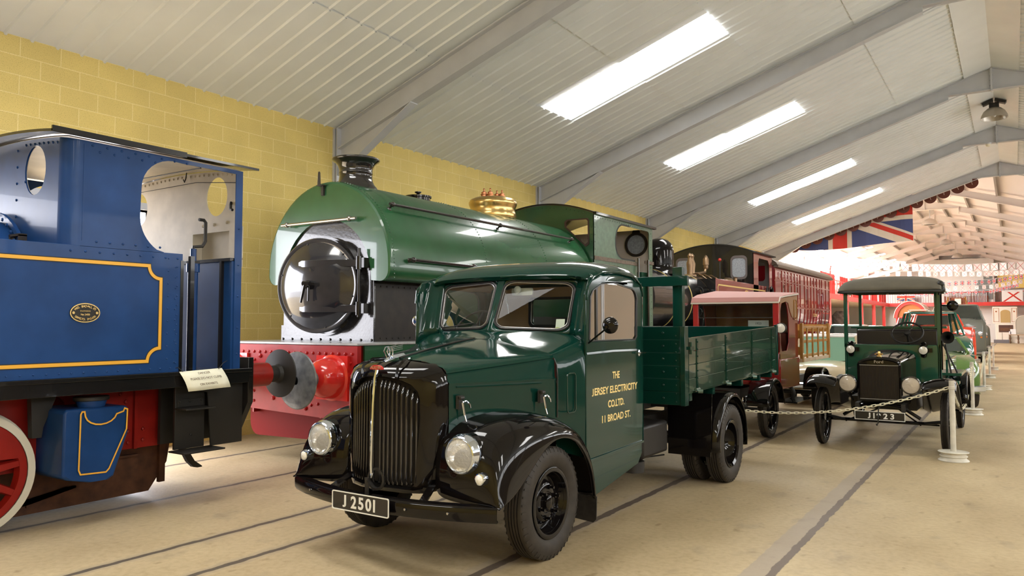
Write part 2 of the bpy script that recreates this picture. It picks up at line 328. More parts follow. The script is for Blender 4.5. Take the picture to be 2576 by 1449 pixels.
m=MB(); m.lathe([(.09,7.38),(.09,7.42)],(-.55,28.3,0),n=18,caps=True); m.build('mounting_plate',STEEL,S0)
# a pale upright standing behind the green locomotive cab
# ================= the far hall =================
XF0,XF1,YF0,YF1=-18.0,10.0,35.2,84.0; XP=-4.0; ZP=8.72; SL2=.29
z2=lambda x: ZP-SL2*abs(x-XP)
SHEET2=mat('pale_pink_roof_sheet',(.82,.76,.75),.5); STEEL2=mat('cream_painted_steel',(.76,.69,.65),.5); GALV=mat('galvanised_purlin',(.42,.40,.38),.4,metal=.5)
REDP=mat('red_gloss_paint',(.62,.035,.03),.3,coat=.3); 
w=MB(); w.plate([(35.1,0),(84.2,0),(84.2,z2(XF0)),(35.1,z2(XF0))],'x',XF0-.2,XF0,holes=[[(a,.9),(a+4.2,.9),(a+4.2,3.3),(a,3.3)] for a in (38,44.4)]+[[(a,4.0),(a+5.4,4.0),(a+5.4,4.55),(a,4.55)] for a in (37.5,44,50.5,57,63.5,70,76.5)]); struct(w,'wall_far_left',WHITE,smooth=False)
w=MB(); w.plate([(XF0,0),(XF1,0),(XF1,z2(XF1)),(XP,ZP),(XF0,z2(XF0))],'y',84,84.2); struct(w,'wall_far_end',WHITE,'white end wall of the far hall',smooth=False)
w=MB(); w.plate([(XF0,0),(XW-.2,0),(XW-.2,4.99),(-.92,7.85),(XP,ZP+.05),(XF0,z2(XF0))],'y',35.12,35.25); w.plate([(-.95,7.82),(XR,8.12),(XE+.2,4.99),(XF1+.5,4.0),(XF1+.5,z2(XF1+.5)-.05),(XR,z2(XR)-.05)],'y',35.12,35.25); struct(w,'wall_junction',WHITE,smooth=False)
w=MB(); w.box(XF1,XF1+.2,35.2,84.2,0,5); struct(w,'wall_far_right',WHITE,smooth=False)
RL2=[(-15.5,-12.2),(-11.4,-8.6)]
RY2=[(41.5+6.44*k,44.2+6.44*k) for k in range(-1,6)]
c=MB()
def slab(mb,xa,xb,ya,yb,th=.0): mb.add([(xa,ya,z2(xa)),(xb,ya,z2(xb)),(xb,yb,z2(xb)),(xa,yb,z2(xa))],[(0,1,2,3)])
xs=[XF0,-15.5,-12.2,-11.4,-8.6,XP,1.6,4.2,XF1]
for i in range(len(xs)-1):
    xa,xb=xs[i],xs[i+1]
    if (xa,xb) in RL2:
        y=35.2
        for (a,b) in RY2: slab(c,xa,xb,y,a); slab(l:=MB(),xa,xb,a,b); struct(l,'window_%d'%(len([1 for q in bpy.data.objects if q.name.startswith('window_')])+1),LIT2,'glowing rooflight of the far hall',smooth=False); y=b
        slab(c,xa,xb,y,84.2)
    else: slab(c,xa,xb,35.2,84.2)
struct(c,'ceiling_far',SHEET2,'pale sheeted roof of the far hall',smooth=False)
pk=0
for k in range(8):
    Y=40.96+6.44*k
    if Y>83: break
    f=MB(); D=.55
    for s in (-1,1):
        g=lambda d:XP+s*d
        E1=13.9
        poly=[(g(0),ZP-.2),(g(E1),z2(g(E1))-.2),(g(E1),3.0),(g(E1)-s*.5,3.0),(g(E1)-s*.55,z2(g(E1))-.75-.6),(g(E1)-s*2.6,z2(g(E1)-s*2.6)-D-.05),(g(1.65),z2(g(1.65))-D+.05),(g(1.65),7.95),(g(0),7.97)]
        f.plate(poly,'y',Y-.01,Y+.01)
        for (a,za),(b,zb) in ((poly[5],poly[6]),(poly[7],poly[8]),(poly[0],poly[1]),(poly[4],poly[5])):
            f.add([(a,Y-.1,za),(b,Y-.1,zb),(b,Y+.1,zb),(a,Y+.1,za),(a,Y-.1,za+.02),(b,Y-.1,zb+.02),(b,Y+.1,zb+.02),(a,Y+.1,za+.02)],[(0,1,2,3),(4,5,6,7),(0,1,5,4),(1,2,6,5),(2,3,7,6),(3,0,4,7)])
        for d in (1.65,7.8): f.box(*sorted((g(d)-.012,g(d)+.012)),Y-.1,Y+.1,z2(g(d))-D-.05,z2(g(d))-.2)
    f.box(XP-.02,XP+.02,Y-.1,Y+.1,7.95,ZP-.2)
    pk+=1; struct(f,'trim_%d'%(7+pk),STEEL2,'cream painted portal frame of the far hall',smooth=False)
p=MB()
for s in (-1,1):
    for j in range(10):
        x=XP+s*(.7+1.38*j); z=z2(x)
        if x<XF0 or x>XF1: continue
        p.box(x-.02,x+.02,35.3,84,z-.2,z-.01); p.box(x-.02,x+.06,35.3,84,z-.21,z-.195)
struct(p,'trim_purlins',GALV,'purlins of the far roof',smooth=False)
# mezzanine round two sides
MZ=3.66
m=MB(); m.box(XF0,-10.3,50,84,MZ-.28,MZ-.02); struct(m,'trim_mezzanine',mat('cream_paint',(.74,.66,.54),.5),'cream underside of the mezzanine',smooth=False)
m=MB(); m.box(-10.3,-10.18,50,82.6,MZ-.26,MZ+.08); m.box(-10.3,10,82.4,82.52,MZ-.26,MZ+.08); m.box(-10.3,10,82.5,84,MZ-.2,MZ); struct(m,'trim_red_beam',REDP,'red mezzanine edge beam running round the far hall',smooth=False)
for k,Y in enumerate((53.5,59.9,66.35,72.8,78.9)):
    m=MB(); m.box(-10.36,-10.1,Y-.13,Y+.13,0,MZ-.28); m.box(-10.4,-10.06,Y-.17,Y+.17,0,.03); m.box(-10.4,-10.06,Y-.17,Y+.17,MZ-.31,MZ-.28); struct(m,'trim_post_%d'%(k+1),REDP,'red square mezzanine post',smooth=False)
m=MB(); m.box(-7.4,-1.45,82.9,83.0,MZ,7.85); struct(m,'wall_stage_panel',WHITE,'tall white panel standing on the end mezzanine',smooth=False)
# ================= blue saddle-less tank locomotive =================
BLUE=mat('blue_locomotive_paint',(.014,.058,.20),.36,coat=.08,spec=.22,noise=.25,nscale=3,bump=.04,bscale=6)
BLK=mat('black_gloss_paint',(.009,.008,.008),.22,coat=.4,spec=.3); BLKM=mat('black_iron',(.02,.018,.016),.5)
FRED=mat('frame_red_paint',(.30,.012,.007),.42,coat=.05,spec=.3,noise=.25,nscale=5); CREAM=mat('cream_cab_paint',(.62,.56,.45),.55,noise=.22,nscale=4)
YLN=mat('yellow_lining',(.80,.42,.04),.4); BRASS=mat('polished_brass',(.72,.50,.20),.25,metal=1); WTYRE=mat('white_tyre_paint',(.66,.62,.52),.5)
STL=mat('bright_steel',(.55,.55,.56),.25,metal=1); DRK=mat('grimy_dark_metal',(.05,.04,.035),.6,noise=.4); RUST=mat('rusty_ash_pan',(.12,.045,.02),.7,noise=.5)
B=thing('tank_locomotive','blue tank steam locomotive with red frames and yellow lining, cut off at the left edge','locomotive',(-7.3,2.3,0))
xs=-6.2; xo=2*-7.3-xs
# side tanks
for x0,x1 in ((xs-.45,xs),(xo,xo+.45)):
    t=MB(); t.box(x0,x1,-.6,4.02,1.21,2.26)
    near=(x1==xs)
    if near:
        t.rivet([(xs,.2+.093*k,1.245) for k in range(41)],(1,0,0),.009,.006)
        t.rivet([(xs,3.955,1.3+.093*k) for k in range(10)]+[(xs,4.0,1.34+.093*k) for k in range(0)],(1,0,0),.009,.006)
        t.rivet([(xs,3.885,1.33+.11*k) for k in range(9)]+[(xs,3.97,1.29+.085*k) for k in range(11)],(1,0,0),.009,.006)
        t.rivet([(xs,3.05+.115*k,2.215) for k in range(9)],(1,0,0),.011,.008)
    o=t.build('side_tank',BLUE,B,bevel=.006)
    if near:
        m=MB()
        def lining(mb,pts,w,x,closed=False):
            # flat strip following 2D (y,z) pts, raised a hair from the sheet
            n=len(pts); L_=[];R_=[]
            for i,p in enumerate(pts):
                a=Vector(pts[i-1] if (i>0 or closed) else p); b_=Vector(pts[(i+1)%n] if (i<n-1 or closed) else p); p=Vector(p)
                d1=(p-a).normalized() if (p-a).length>0 else None; d2=(b_-p).normalized() if (b_-p).length>0 else None
                d1=d1 or d2; d2=d2 or d1; n1=Vector((-d1[1],d1[0])); n2=Vector((-d2[1],d2[0])); nn=(n1+n2); nn=nn/max(.3,nn.length_squared/2)
                L_.append(p+nn*w/2); R_.append(p-nn*w/2)
            vs=[(x,q[0],q[1]) for q in L_]+[(x,q[0],q[1]) for q in R_]; fs=[(i,(i+1)%n,(i+1)%n+n,i+n) for i in range(n if closed else n-1)]
            mb.add(vs,fs)
        # frame with notched corners
        y0,y1,z0,z1,r=2.05,3.815,1.315,2.135,.11
        def notch(y0,y1,z0,z1,r):
            return arc(y1,z0,r,r,180,90,8)+arc(y1,z1,r,r,270,180,8)+arc(y0,z1,r,r,0,-90,8)+arc(y0,z0,r,r,90,0,8)
        pts=notch(y0,y1,z0,z1,r)
        pts=[(a,b_) for a,b_ in pts]
        lining(m,pts,.042,xs+.002,True); m.build('lining_border',BLKM,B,smooth=False)
        m=MB(); lining(m,pts,.027,xs+.0035,True); m.build('lining',YLN,B,smooth=False)
        # maker's plate
        cy,cz=3.172,1.722
        m=MB(); m.plate(oval(cy,cz,.118,.078,36),'x',xs,xs+.008); pl=m.build('maker_plate',BLKM,B)
        m=MB(); m.plate(oval(cy,cz,.118,.078,36),'x',xs+.006,xs+.011,holes=[oval(cy,cz,.110,.070,36)]); 
        for s in (-1,1): m.cyl((xs+.005,cy+s*.092,cz),(xs+.014,cy+s*.092,cz),.011,n=8)
        m.build('plate_rim',BRASS,pl)
        for a,txt in ((1,'W.G. BAGNALL LD'),(-1,'STAFFORD, ENGLAND')):
            n=len(txt); 
            for i,ch in enumerate(txt):
                if ch==' ': continue
                u=(i-(n-1)/2)/(n-1)*1.9 ; th=pi/2-u if a>0 else -pi/2+u
                px,pz=cy+.092*math.cos(th),cz+.052*math.sin(th)
                tx=Vector((0,math.sin(th)*(1 if a>0 else -1),-math.cos(th)*.55*(1 if a>0 else -1))).normalized()
                ty=Vector((1,0,0)).cross(tx)
                text(ch,.024,BRASS,pl,basis((xs+.010,px,pz),tx,ty),'letter',thick=.003,bold=.0006)
        text('ENGINEERS',.016,BRASS,pl,basis((xs+.010,cy,cz+.014),(0,1,0),(0,0,1)),'letters',thick=.003)
        text('No 2450',.02,BRASS,pl,basis((xs+.010,cy,cz-.014),(0,1,0),(0,0,1)),'letters',thick=.003,bold=.0005)
# running plate and valances
m=MB(); m.box(xo,xs+.02,-.8,4.77,1.175,1.21); m.box(xs-.03,xs,-.8,4.75,1.07,1.18); m.box(xo,xo+.03,-.8,4.75,1.07,1.18); m.build('running_plate',BLK,B,bevel=.004)
# frames
m=MB()
for s in (-1,1):
    x=-7.3+s*.55
    m.plate([(-.6,.42),(1.2,.42),(3.1,.44),(3.5,.5),(4.68,.5),(4.72,.7),(4.72,1.17),(-.6,1.17)],'x',x-.014,x+.014,holes=[oval(3.22,.94,.085,.085,16)] if s>0 else [])
m.rivet([(-6.73,y,z) for y,z in ((3.78,1.0),(3.83,.93),(3.86,.66),(4.0,.67),(3.86,.56),(4.0,.57),(3.3,.52),(3.3,.48))],(1,0,0),.018,.012)
m.build('frame_plate',FRED,B)
for y in (1.4,3.9): m=MB(); m.box(-7.9,-6.7,y,y+.03,.5,1.1); m.build('cross_stretcher',FRED,B)
# cab: front sheet, rounded corner, side sheet with cut-out, back sheet
zt=3.135
def roofz(x): return 3.20-.07*((x+7.3)/1.1)**2
yF,yB=3.0,4.64; xI=xs-.0
fr=[(x,roofz(x)-.02) for x in [xo+.12+ (2.2-.24)*k/24 for k in range(25)]]
outer=[(xo+.12,1.21),(xs-.12,1.21),(xs-.12,roofz(xs-.12)-.02)]+[(a,b_) for a,b_ in reversed(fr)][1:]
cab=thing
m=MB(); m.plate(outer,'y',yF,yF+.012,holes=[oval(-6.705,2.90,.175,.205),oval(-7.895,2.90,.175,.205)])
m.rivet([(-6.35-.075*k,yF,roofz(-6.35-.075*k)-.06) for k in range(8)],(0,-1,0),.012,.009); m.rivet([(-7.02,yF,3.1-.14*k) for k in range(6)]+[(-6.87,yF,2.82)],(0,-1,0),.012,.009)
o=m.build('cab_front_sheet',BLUE,B)
m=MB(); m.plate(outer,'y',yF+.0125,yF+.016,holes=[oval(-6.705,2.90,.175,.205),oval(-7.895,2.90,.175,.205)]); m.build('cab_front_lining',CREAM,B)
for sx,sgn in ((xs,1),(xo,-1)):
    # side sheet: corner quarter-round then flat with cut-out
    m=MB(); cx=sx-sgn*.12
    q=[(cx+sgn*.12*math.sin(R(a)),yF+.12-.12*math.cos(R(a))) for a in range(0,91,10)]
    q2=[(cx+sgn*.108*math.sin(R(a)),yF+.12-.108*math.cos(R(a))) for a in range(0,91,10)]
    rr=[]
    for i in range(len(q)): rr.append([(q[i][0],q[i][1],2.255),(q[i][0],q[i][1],roofz(q[i][0])-.02),(q2[i][0],q2[i][1],roofz(q[i][0])-.02),(q2[i][0],q2[i][1],2.255)])
    m.ring(rr)
    zt_=roofz(sx)-.02
    cut=[(4.565,2.1)]+[(4.565,zt_-.035)]+[(4.0,zt_-.035)]+arc(3.92,2.80,.30,.30-.02,90,180,8)[0:]+[(3.615,2.62)]+arc(3.98,2.55,.365,.33,180,235,8)+[(3.84,2.262)]
    side=[(yF+.12,2.255),(3.83,2.255)]+[(a,b_) for a,b_ in reversed(cut[3:])]+[(4.0,zt_-.035),(4.565,zt_-.035),(4.565,1.21),(yB,1.21),(yB,zt_),(yF+.12,zt_)]
    m.plate(side,'x',*sorted((sx-sgn*.012,sx)))
    if sgn>0:
        m.rivet([(sx,3.2+.12*k,zt_-.03-.0*k) for k in range(8)]+[(sx,3.26+.12*k,zt_-.075) for k in range(5)],(1,0,0),.011,.007)
        m.rivet([(sx,3.25+.11*k,2.30) for k in range(6)]+[(sx,4.602,z) for z in (2.55,2.2,1.9,1.6,1.35)],(1,0,0),.011,.008)
        m.tube([(sx-.002,3.06+.075,2.3),(sx-.002,3.06+.075,3.08)],.006,6)
    m.build('cab_side_sheet',BLUE,B,ang=50)
    m=MB(); m.plate([(yF+.12,2.26),(3.6,2.26),(3.6,3.05),(yF+.12,3.05)],'x',*sorted((sx-sgn*.0125,sx-sgn*.016))); m.build('cab_side_lining',CREAM,B)
bk=[(xo+.01,1.21),(xs-.013,1.21),(xs-.013,roofz(xs)-.02)]+[(x,roofz(x)-.02) for x in [xs-.02-(2.17)*k/24 for k in range(25)]]
m=MB(); m.plate(bk,'y',yB-.014,yB-.002,holes=[oval(-6.59,2.90,.17,.195),oval(-7.97,2.88,.17,.18),[(-6.97,2.28),(-6.38,2.28),(-6.38,2.545),(-6.97,2.545)]])
m.rivet([(xs-.08-.075*k,yB-.014,roofz(xs-.08-.075*k)-.05) for k in range(24)],(0,-1,0),.013,.01); m.rivet([(-6.8,yB-.014,2.62),(-6.62,yB-.014,2.62),(-6.42,yB-.014,2.63)],(0,-1,0),.017,.015)
bs=m.build('cab_back_sheet',CREAM,B)
m=MB(); m.box(-7.02,-6.33,yB+.10,yB+.11,2.2,2.6); m.box(-7.02,-6.33,yB,yB+.11,2.27,2.28); m.box(-7.0,-6.98,yB,yB+.1,2.27,2.6); m.build('bunker_recess',CREAM,B)
m=MB(); m.plate([(xo+.01,1.21),(xs-.013,1.21),(xs-.013,2.24),(xo+.01,2.27)],'y',yB-.1,yB-.02); m.build('bunker_sheet',BLUE,B)
m=MB(); m.box(xo+.01,xs-.013,yB-.12,yB-.018,2.235,2.265); m.box(xs-.16,xs-.13,yB-.13,yB-.1,1.21,2.24); m.box(xs-.02,xs+.004,4.0,4.03,1.21,2.2);m.box(xs-.16,xs-.12,4.18,4.22,1.21,2.26) ; m.build('beading',BLK,B)
# floor of cab, brake column and handle
m=MB(); m.cyl((xs-.22,4.27,1.21),(xs-.22,4.27,2.12),.045,n=14); m.cyl((xs-.22,4.27,2.12),(xs-.22,4.27,2.2),.06,n=14); m.cyl((xs-.22,4.27,2.2),(xs-.22,4.27,2.34),.028,n=10)
bc=m.build('hand_brake_column',BLUE,B)
m=MB(); m.box(xs-.28,xs-.16,4.24,4.3,2.2,2.225); m.tube([(xs-.22,4.27,2.3),(xs-.22,4.27,2.36),(xs-.2,4.35,2.37),(xs-.2,4.38,2.42),(xs-.2,4.38,2.6),(xs-.2,4.36,2.62),(xs-.2,4.31,2.62)],.016,8); m.build('brake_handle',BLKM,bc)
m=MB(); m.tube([(-6.0-.2,4.62,3.0),(-6.9,4.6,3.07),(-8.0,4.5,3.03)],.004,5); m.tube([(-6.35,4.62,2.82),(-6.33,4.6,2.79),(-6.33,4.6,2.75),(-6.3,4.6,2.74)],.014,6); m.tube([(-7.06,4.6,3.19),(-7.06,4.59,3.12),(-7.08,4.59,3.09),(-7.1,4.59,3.12)],.006,6); m.tube([(xs-.1,4.25,3.09),(-7.6,4.3,3.11)],.006,6); m.build('cord_and_hooks',BLKM,B)
# roof
m=MB(); 
def rsec(y0,y1,dz,t):
    xsr=[xo-.06+(xs-xo+.12)*k/28 for k in range(29)]
    top=[(x,roofz(x)+dz+t) for x in xsr]; bot=[(x,roofz(x)+dz) for x in reversed(xsr)]
    m.plate(top+bot,'y',y0,y1)
rsec(2.86,3.98,-.004,.022); rsec(3.95,4.78,.012,.022); m.box(xs+.045,xs+.065,2.86,4.0,roofz(xs+.06)+.0,roofz(xs+.06)+.045); m.build('cab_roof',BLK,B)
m=MB(); xsr=[xo+.02+(xs-xo-.04)*k/20 for k in range(21)]
m.plate([(x,roofz(x)-.006) for x in xsr]+[(x,roofz(x)-.009) for x in reversed(xsr)],'y',yF+.02,yB-.02); m.build('cab_ceiling',CREAM,B)
# boiler behind the front sheet
m=MB(); m.cyl((-7.3,-.5,1.95),(-7.3,2.98,1.95),.56,n=40); m.build('boiler',BLUE,B)
m=MB(); m.lathe([(.6,0),(.64,.0),(.64,.03),(.56,.03)],(-7.3,2.93,1.95),(0,1,0),n=40); m.rivet([(-7.3+.62*math.sin(R(a)),2.9,1.95+.62*math.cos(R(a))) for a in range(0,360,9)],(0,-1,0),.016,.012); m.build('boiler_flange',BLUE,B)
m=MB(); m.cyl((-6.88,2.93,2.27),(-6.88,2.93,2.36),.02); m.box(-6.9,-6.72,2.9,2.96,2.35,2.37); m.box(-6.74,-6.72,2.9,2.96,2.25,2.36); m.box(-6.9,-6.88,2.9,2.96,2.25,2.36); m.build('tank_step_bracket',DRK,B)
# wheel (rear coupled)
def spoked(parent,x,y,z,R_,sgn,nsp=10,xc=None):
    wb=MB(); wb.lathe([(R_-.055,-.06),(R_-.0,-.06),(R_+.0,.03),(R_-.055,.03)],(x,y,z),(sgn,0,0),n=56); wb.lathe([(R_+.03,-.085),(R_+.03,-.06),(R_-.05,-.055)],(x,y,z),(sgn,0,0),n=56)
    o=wb.build('wheel_tyre',WTYRE,parent)
    wb=MB(); wb.lathe([(R_-.055,-.05),(R_-.055,.015),(R_-.11,.015),(R_-.125,-.05)],(x,y,z),(sgn,0,0),n=56); wb.lathe([(.001,.05),(.07,.05),(.11,.03),(.12,-.05)],(x,y,z),(sgn,0,0),n=24)
    for k in range(nsp):
        a=2*pi*k/nsp+.15; c_,s_=math.cos(a),math.sin(a)
        wb.ring([[(x+sgn*dx,y+c_*rr-s_*w_,z+s_*rr+c_*w_) for dx,w_ in ((-.03,-ww),(.012,-ww*.7),(.012,ww*.7),(-.03,ww))] for rr,ww in ((.1,.045),(R_-.1,.03))])
    wb.build('wheel_centre',FRED,o)
    return o
for sx in (-6.62,-7.98):
    for yy in (2.545,.6):
        wr=.475; wl=spoked(B,sx,yy,wr,wr,1 if sx>-7 else -1)
        if yy==2.545 and sx>-7:
            m=MB(); a0,a1=20,75; m.plate(arc(yy,wr,wr-.1,wr-.1,15,70,8)+[(yy+.1,wr+.1)],'x',sx-.03,sx+.018); m.build('balance_weight',FRED,wl)
m=MB(); m.box(sx:=-6.56,-6.53,.5,2.6,.40,.47); m.cyl((-6.6,2.545,.475),(-6.5,2.545,.475),.05); m.build('coupling_rod',STL,B)
m=MB(); m.cyl((-7.95,2.545,.475),(-6.66,2.545,.475),.07); m.build('axle',DRK,B)
# sandbox
sb=[(3.24,.93),(3.24,.40)]+arc(3.29,.36,.05,.02,180,270,4)+[(3.46,.345),(3.5,.36)]+[(3.61,.70),(3.615,.93),(3.6,.945)]
m=MB(); m.plate([(3.085,.93),(3.085,.42),(3.12,.39),(3.3,.345),(3.46,.345),(3.5,.37),(3.615,.72),(3.615,.92),(3.59,.945),(3.11,.95)],'x',-6.78,-6.30); sbx=m.build('sand_box',BLUE,B,bevel=.02)
m=MB(); m.ring([[(-6.42+.1*ux,3.36+.125*uy,z) for ux,uy in oval(0,0,s,s,20)] for z,s in ((.90,.72),(.99,.95),(1.0,.95))]); m.build('filler_neck',BLUE,sbx)
m=MB(); m.ring([[(-6.42+.11*ux,3.36+.14*uy,z) for ux,uy in oval(0,0,1,1,20)] for z in (1.0,1.035)]); m.build('sand_box_lid',BLKM,sbx,bevel=.006)
m=MB(); pts=[(3.205,.905),(3.2,.46),(3.215,.425),(3.42,.415),(3.445,.44),(3.585,.75),(3.59,.915),(3.565,.925),(3.555,.90)]+arc(3.37,.90,.13,.09,-10,-170,8)+[(3.235,.925),(3.215,.925)]
lining(m,[(a,b_) for a,b_ in pts],.012,-6.278,True); m.build('sand_box_lining',YLN,sbx,smooth=False)
m=MB(); m.plate(rrect(3.5,3.72,.67,.90,.03),'x',-6.80,-6.74); m.build('frame_cover_plate',BLKM,B)
# brake hanger, brackets, steps, buffer beam
m=MB(); m.plate([(2.95,1.08),(3.16,1.08),(3.05,.8),(3.04,.72),(2.97,.72)],'x',-6.62,-6.55); m.build('hanger_bracket',BLKM,B)
m=MB(); m.box(-6.36,-6.33,4.06,4.36,.5,1.1); m.box(-6.36,-6.16,4.06,4.36,.86,.875); m.box(-6.36,-6.12,4.02,4.44,.48,.495); m.box(-6.35,-6.32,4.08,4.34,.88,.95); m.rivet([(-6.32,4.1,.93),(-6.32,4.2,.93),(-6.32,4.32,.93),(-6.33,4.22,.62)],(1,0,0),.013,.01); m.build('footstep',BLKM,B,bevel=.003)
m=MB(); m.plate([(xo,1.31),(xo,.88),(xo+.23,.5),(xs-.23,.5),(xs,.88),(xs,1.31)],'y',4.74,4.80); m.build('buffer_beam',BLK,B,bevel=.004)
m=MB(); m.plate([(4.0,1.1),(4.74,1.1),(4.74,.5),(4.4,.5),(4.36,1.0)],'x',-6.3,-6.285); m.box(-6.66,-6.62,4.1,4.74,.52,1.1); m.build('step_gusset',BLKM,B)
m=MB(); m.ring([[(-6.62+dx,y,z) for dx,y,z in ((0,a,b_),(.05,a,b_),(.05,a+w,b_),(0,a+w,b_))] for a,b_,w in ((4.22,.5,.06),(4.3,.44,.06),(4.36,.33,.07),(4.42,.27,.09),(4.46,.26,.05))]); m.build('sanding_pipe',BLKM,B)
# ash pan under the firebox
m=MB(); m.plate([(1.6,.56),(4.40,.56),(4.36,.30),(4.18,.05),(1.6,.03)],'x',-7.70,-6.92); ap=m.build('ash_pan',RUST,B)
m=MB(); m.box(-6.92,-6.88,4.26,4.32,.12,.60); m.box(-7.9,-6.9,3.1,3.14,.1,.16); m.ring([[(-6.9,2.9,.12),(-6.9,2.9,.14),(-6.9,3.1,.14),(-6.9,3.1,.12)],[(-6.9,3.4,.2),(-6.9,3.4,.22),(-6.9,3.5,.22),(-6.9,3.5,.2)]]); m.box(-7.85,-6.88,3.86,4.05,.40,.42); m.build('damper_door',RUST,ap)
def buffer(parent,x,y0,z,d,head,hs,sleeve,sr,hm,sm,base=.13,stem=None):
    # d: +1 / -1 direction along Y
    m=MB(); m.lathe([(base,0),(base,.03),(sr*1.05,.05),(sr,.08),(sr,sleeve),(sr*.9,sleeve+.005)],(x,y0,z),(0,d,0),n=24,caps=True); o=m.build('buffer',sm,parent)
    m=MB(); m.cyl((x,y0+d*(sleeve),z),(x,y0+d*(head-.02),z),sr*.72,n=20); m.lathe([(.001,-.01),(.03,-.012),(hs*.6,-.004),(hs,.006),(hs,.022),(hs*.4,.04),(sr*.7,.08)],(x,y0+d*head,z),(0,-d,0),n=40); m.build('buffer_head',hm,o)
    return o
GBUF=mat('scuffed_buffer_steel',(.06,.065,.08),.35,metal=.3,noise=.75,nscale=9,dirt=(.20,.21,.22),coat=.3)
for sx in (-6.43,-8.17): buffer(B,sx,4.80,1.12,1,.52,.25,.33,.12,BLKM,FRED,base=.15)
# notice
N=thing('warning_notice','cream card asking visitors not to climb, tied to the blue locomotive steps','notice',(-6.15,4.15,1.2))
m=MB(); NM=mat('cream_card',(.86,.84,.68),.6)
a=[(xs+.03,3.99,1.21),(xs+.03,4.42,1.225),(xs+.10,4.47,1.05),(xs+.08,4.05,1.035)]
vs=[];
for j in range(5):
    for i in range(7):
        u,v_=i/6,j/4; p=(Vector(a[0])*(1-u)+Vector(a[1])*u)*(1-v_)+(Vector(a[3])*(1-u)+Vector(a[2])*u)*v_; p.x+=.018*math.sin(v_*pi)+.01*math.sin(u*pi*2)*v_; vs.append(p)
m.add(vs,[(j*7+i,j*7+i+1,(j+1)*7+i+1,(j+1)*7+i) for j in range(4) for i in range(6)]); nb=m.build('card',NM,N)
sm=nb.modifiers.new('s','SOLIDIFY'); sm.thickness=.002
INK=mat('brown_ink',(.10,.06,.03),.6)
ux=(Vector(a[1])-Vector(a[0])).normalized(); uy=(Vector(a[0])-Vector(a[3])).normalized()
for k,(tx,sz) in enumerate((('DANGER',.03),('PLEASE DO NOT CLIMB',.03),('ON EXHIBITS',.03))):
    u,v_=.5,(.14,.40,.70)[k]; p=(Vector(a[0])*(1-u)+Vector(a[1])*u)*(1-v_)+(Vector(a[3])*(1-u)+Vector(a[2])*u)*v_
    text(tx,sz,INK,N,basis(p+Vector((.028+.008*k*0,0,0)),ux,uy),'lettering',thick=.001,sx=1.0)
m=MB(); m.tube([(xs+.04,4.02,1.21),(xs+.01,3.99,1.25),(xs-.01,3.96,1.24)],.003,5); m.tube([(xs+.04,4.38,1.22),(xs+.01,4.45,1.27),(xs-.0,4.5,1.29)],.003,5); m.build('string',BLKM,N)
# ================= green saddle tank locomotive =================
GRN=mat('green_locomotive_paint',(.020,.098,.038),.27,coat=.6,spec=.5,noise=.22,nscale=2.5,bump=.03,bscale=5); GBLK=mat('smokebox_black_paint',(.03,.028,.03),.22,coat=.5,noise=.5,nscale=14,bump=.12,bscale=30)
PINKC=mat('pale_cab_interior',(.66,.58,.52),.6); DOORP=mat('smokebox_door_paint',(.018,.018,.022),.16,coat=.8); SOOT=mat('sooty_smokebox_side',(.022,.015,.010),.55,noise=.6)
GREY=mat('grey_worn_band',(.20,.15,.11),.6,noise=.4,nscale=20)
XG=-7.3
G=thing('saddle_tank_locomotive','large green saddle tank locomotive with black front, brass dome and red buffer beam','locomotive',(XG,10,0))
ZT=2.35; RT=1.11; RI=.80; ZI=2.17
def outline(R_,zt=ZT,ri=RI,zb=2.155):
    n=28
    out=[(XG+R_*math.cos(R(a)),zt+R_*math.sin(R(a))) for a in [180*i/n for i in range(n+1)]]   # right to left over the top
    lb=arc(XG-R_+.13,zb+.13,.13,.13,180,270,6); rb=arc(XG+R_-.13,zb+.13,.13,.13,270,360,6)
    inn=[(XG+ri*math.cos(R(a)),ZI+ri*math.sin(R(a))) for a in [180-180*i/20 for i in range(21)]]
    return out+lb+inn+rb
YT0,YT1=6.72,11.95
m=MB()
# front plate, with a rounded edge: rings of the outline
o1=outline(RT-.035); o2=outline(RT-.01); o3=outline(RT)
def ring3(o,y): return [(a,y,b_) for a,b_ in o]
m.ring([ring3(o1,YT0),ring3(o2,YT0+.01),ring3(o3,YT0+.04),ring3(o3,YT1)],True,False)
m.plate(o1,'y',YT0-.001,YT0+.001); m.plate(o3,'y',YT1-.02,YT1)
def rad(mb,y,R_,a0=-8,a1=188,st=2.4,r=.010,off=0):
    a=a0
    while a<=a1:
        ca,sa=math.cos(R(a)),math.sin(R(a))
        if a<0: p=(XG+R_,y,ZT+R_*sa); d=(1,0,0)
        elif a>180: p=(XG-R_,y,ZT+R_*sa); d=(-1,0,0)
        else: p=(XG+R_*ca,y,ZT+R_*sa); d=(ca,0,sa)
        mb.rivet([p],d,r,.008); a+=st
for y in (YT0+.07,8.72,10.42): rad(m,y,RT)
tk=m.build('saddle_tank',GRN,G,ang=30)
m=MB()
for y in (8.66,10.36):
    m.sweep([(XG+(RT+.001)*math.cos(R(a)),y,ZT+(RT+.001)*math.sin(R(a))) for a in range(-6,187,4)],[(-.012,0),(.012,0),(.012,.005),(-.012,.005)],upv=(0,1,0))
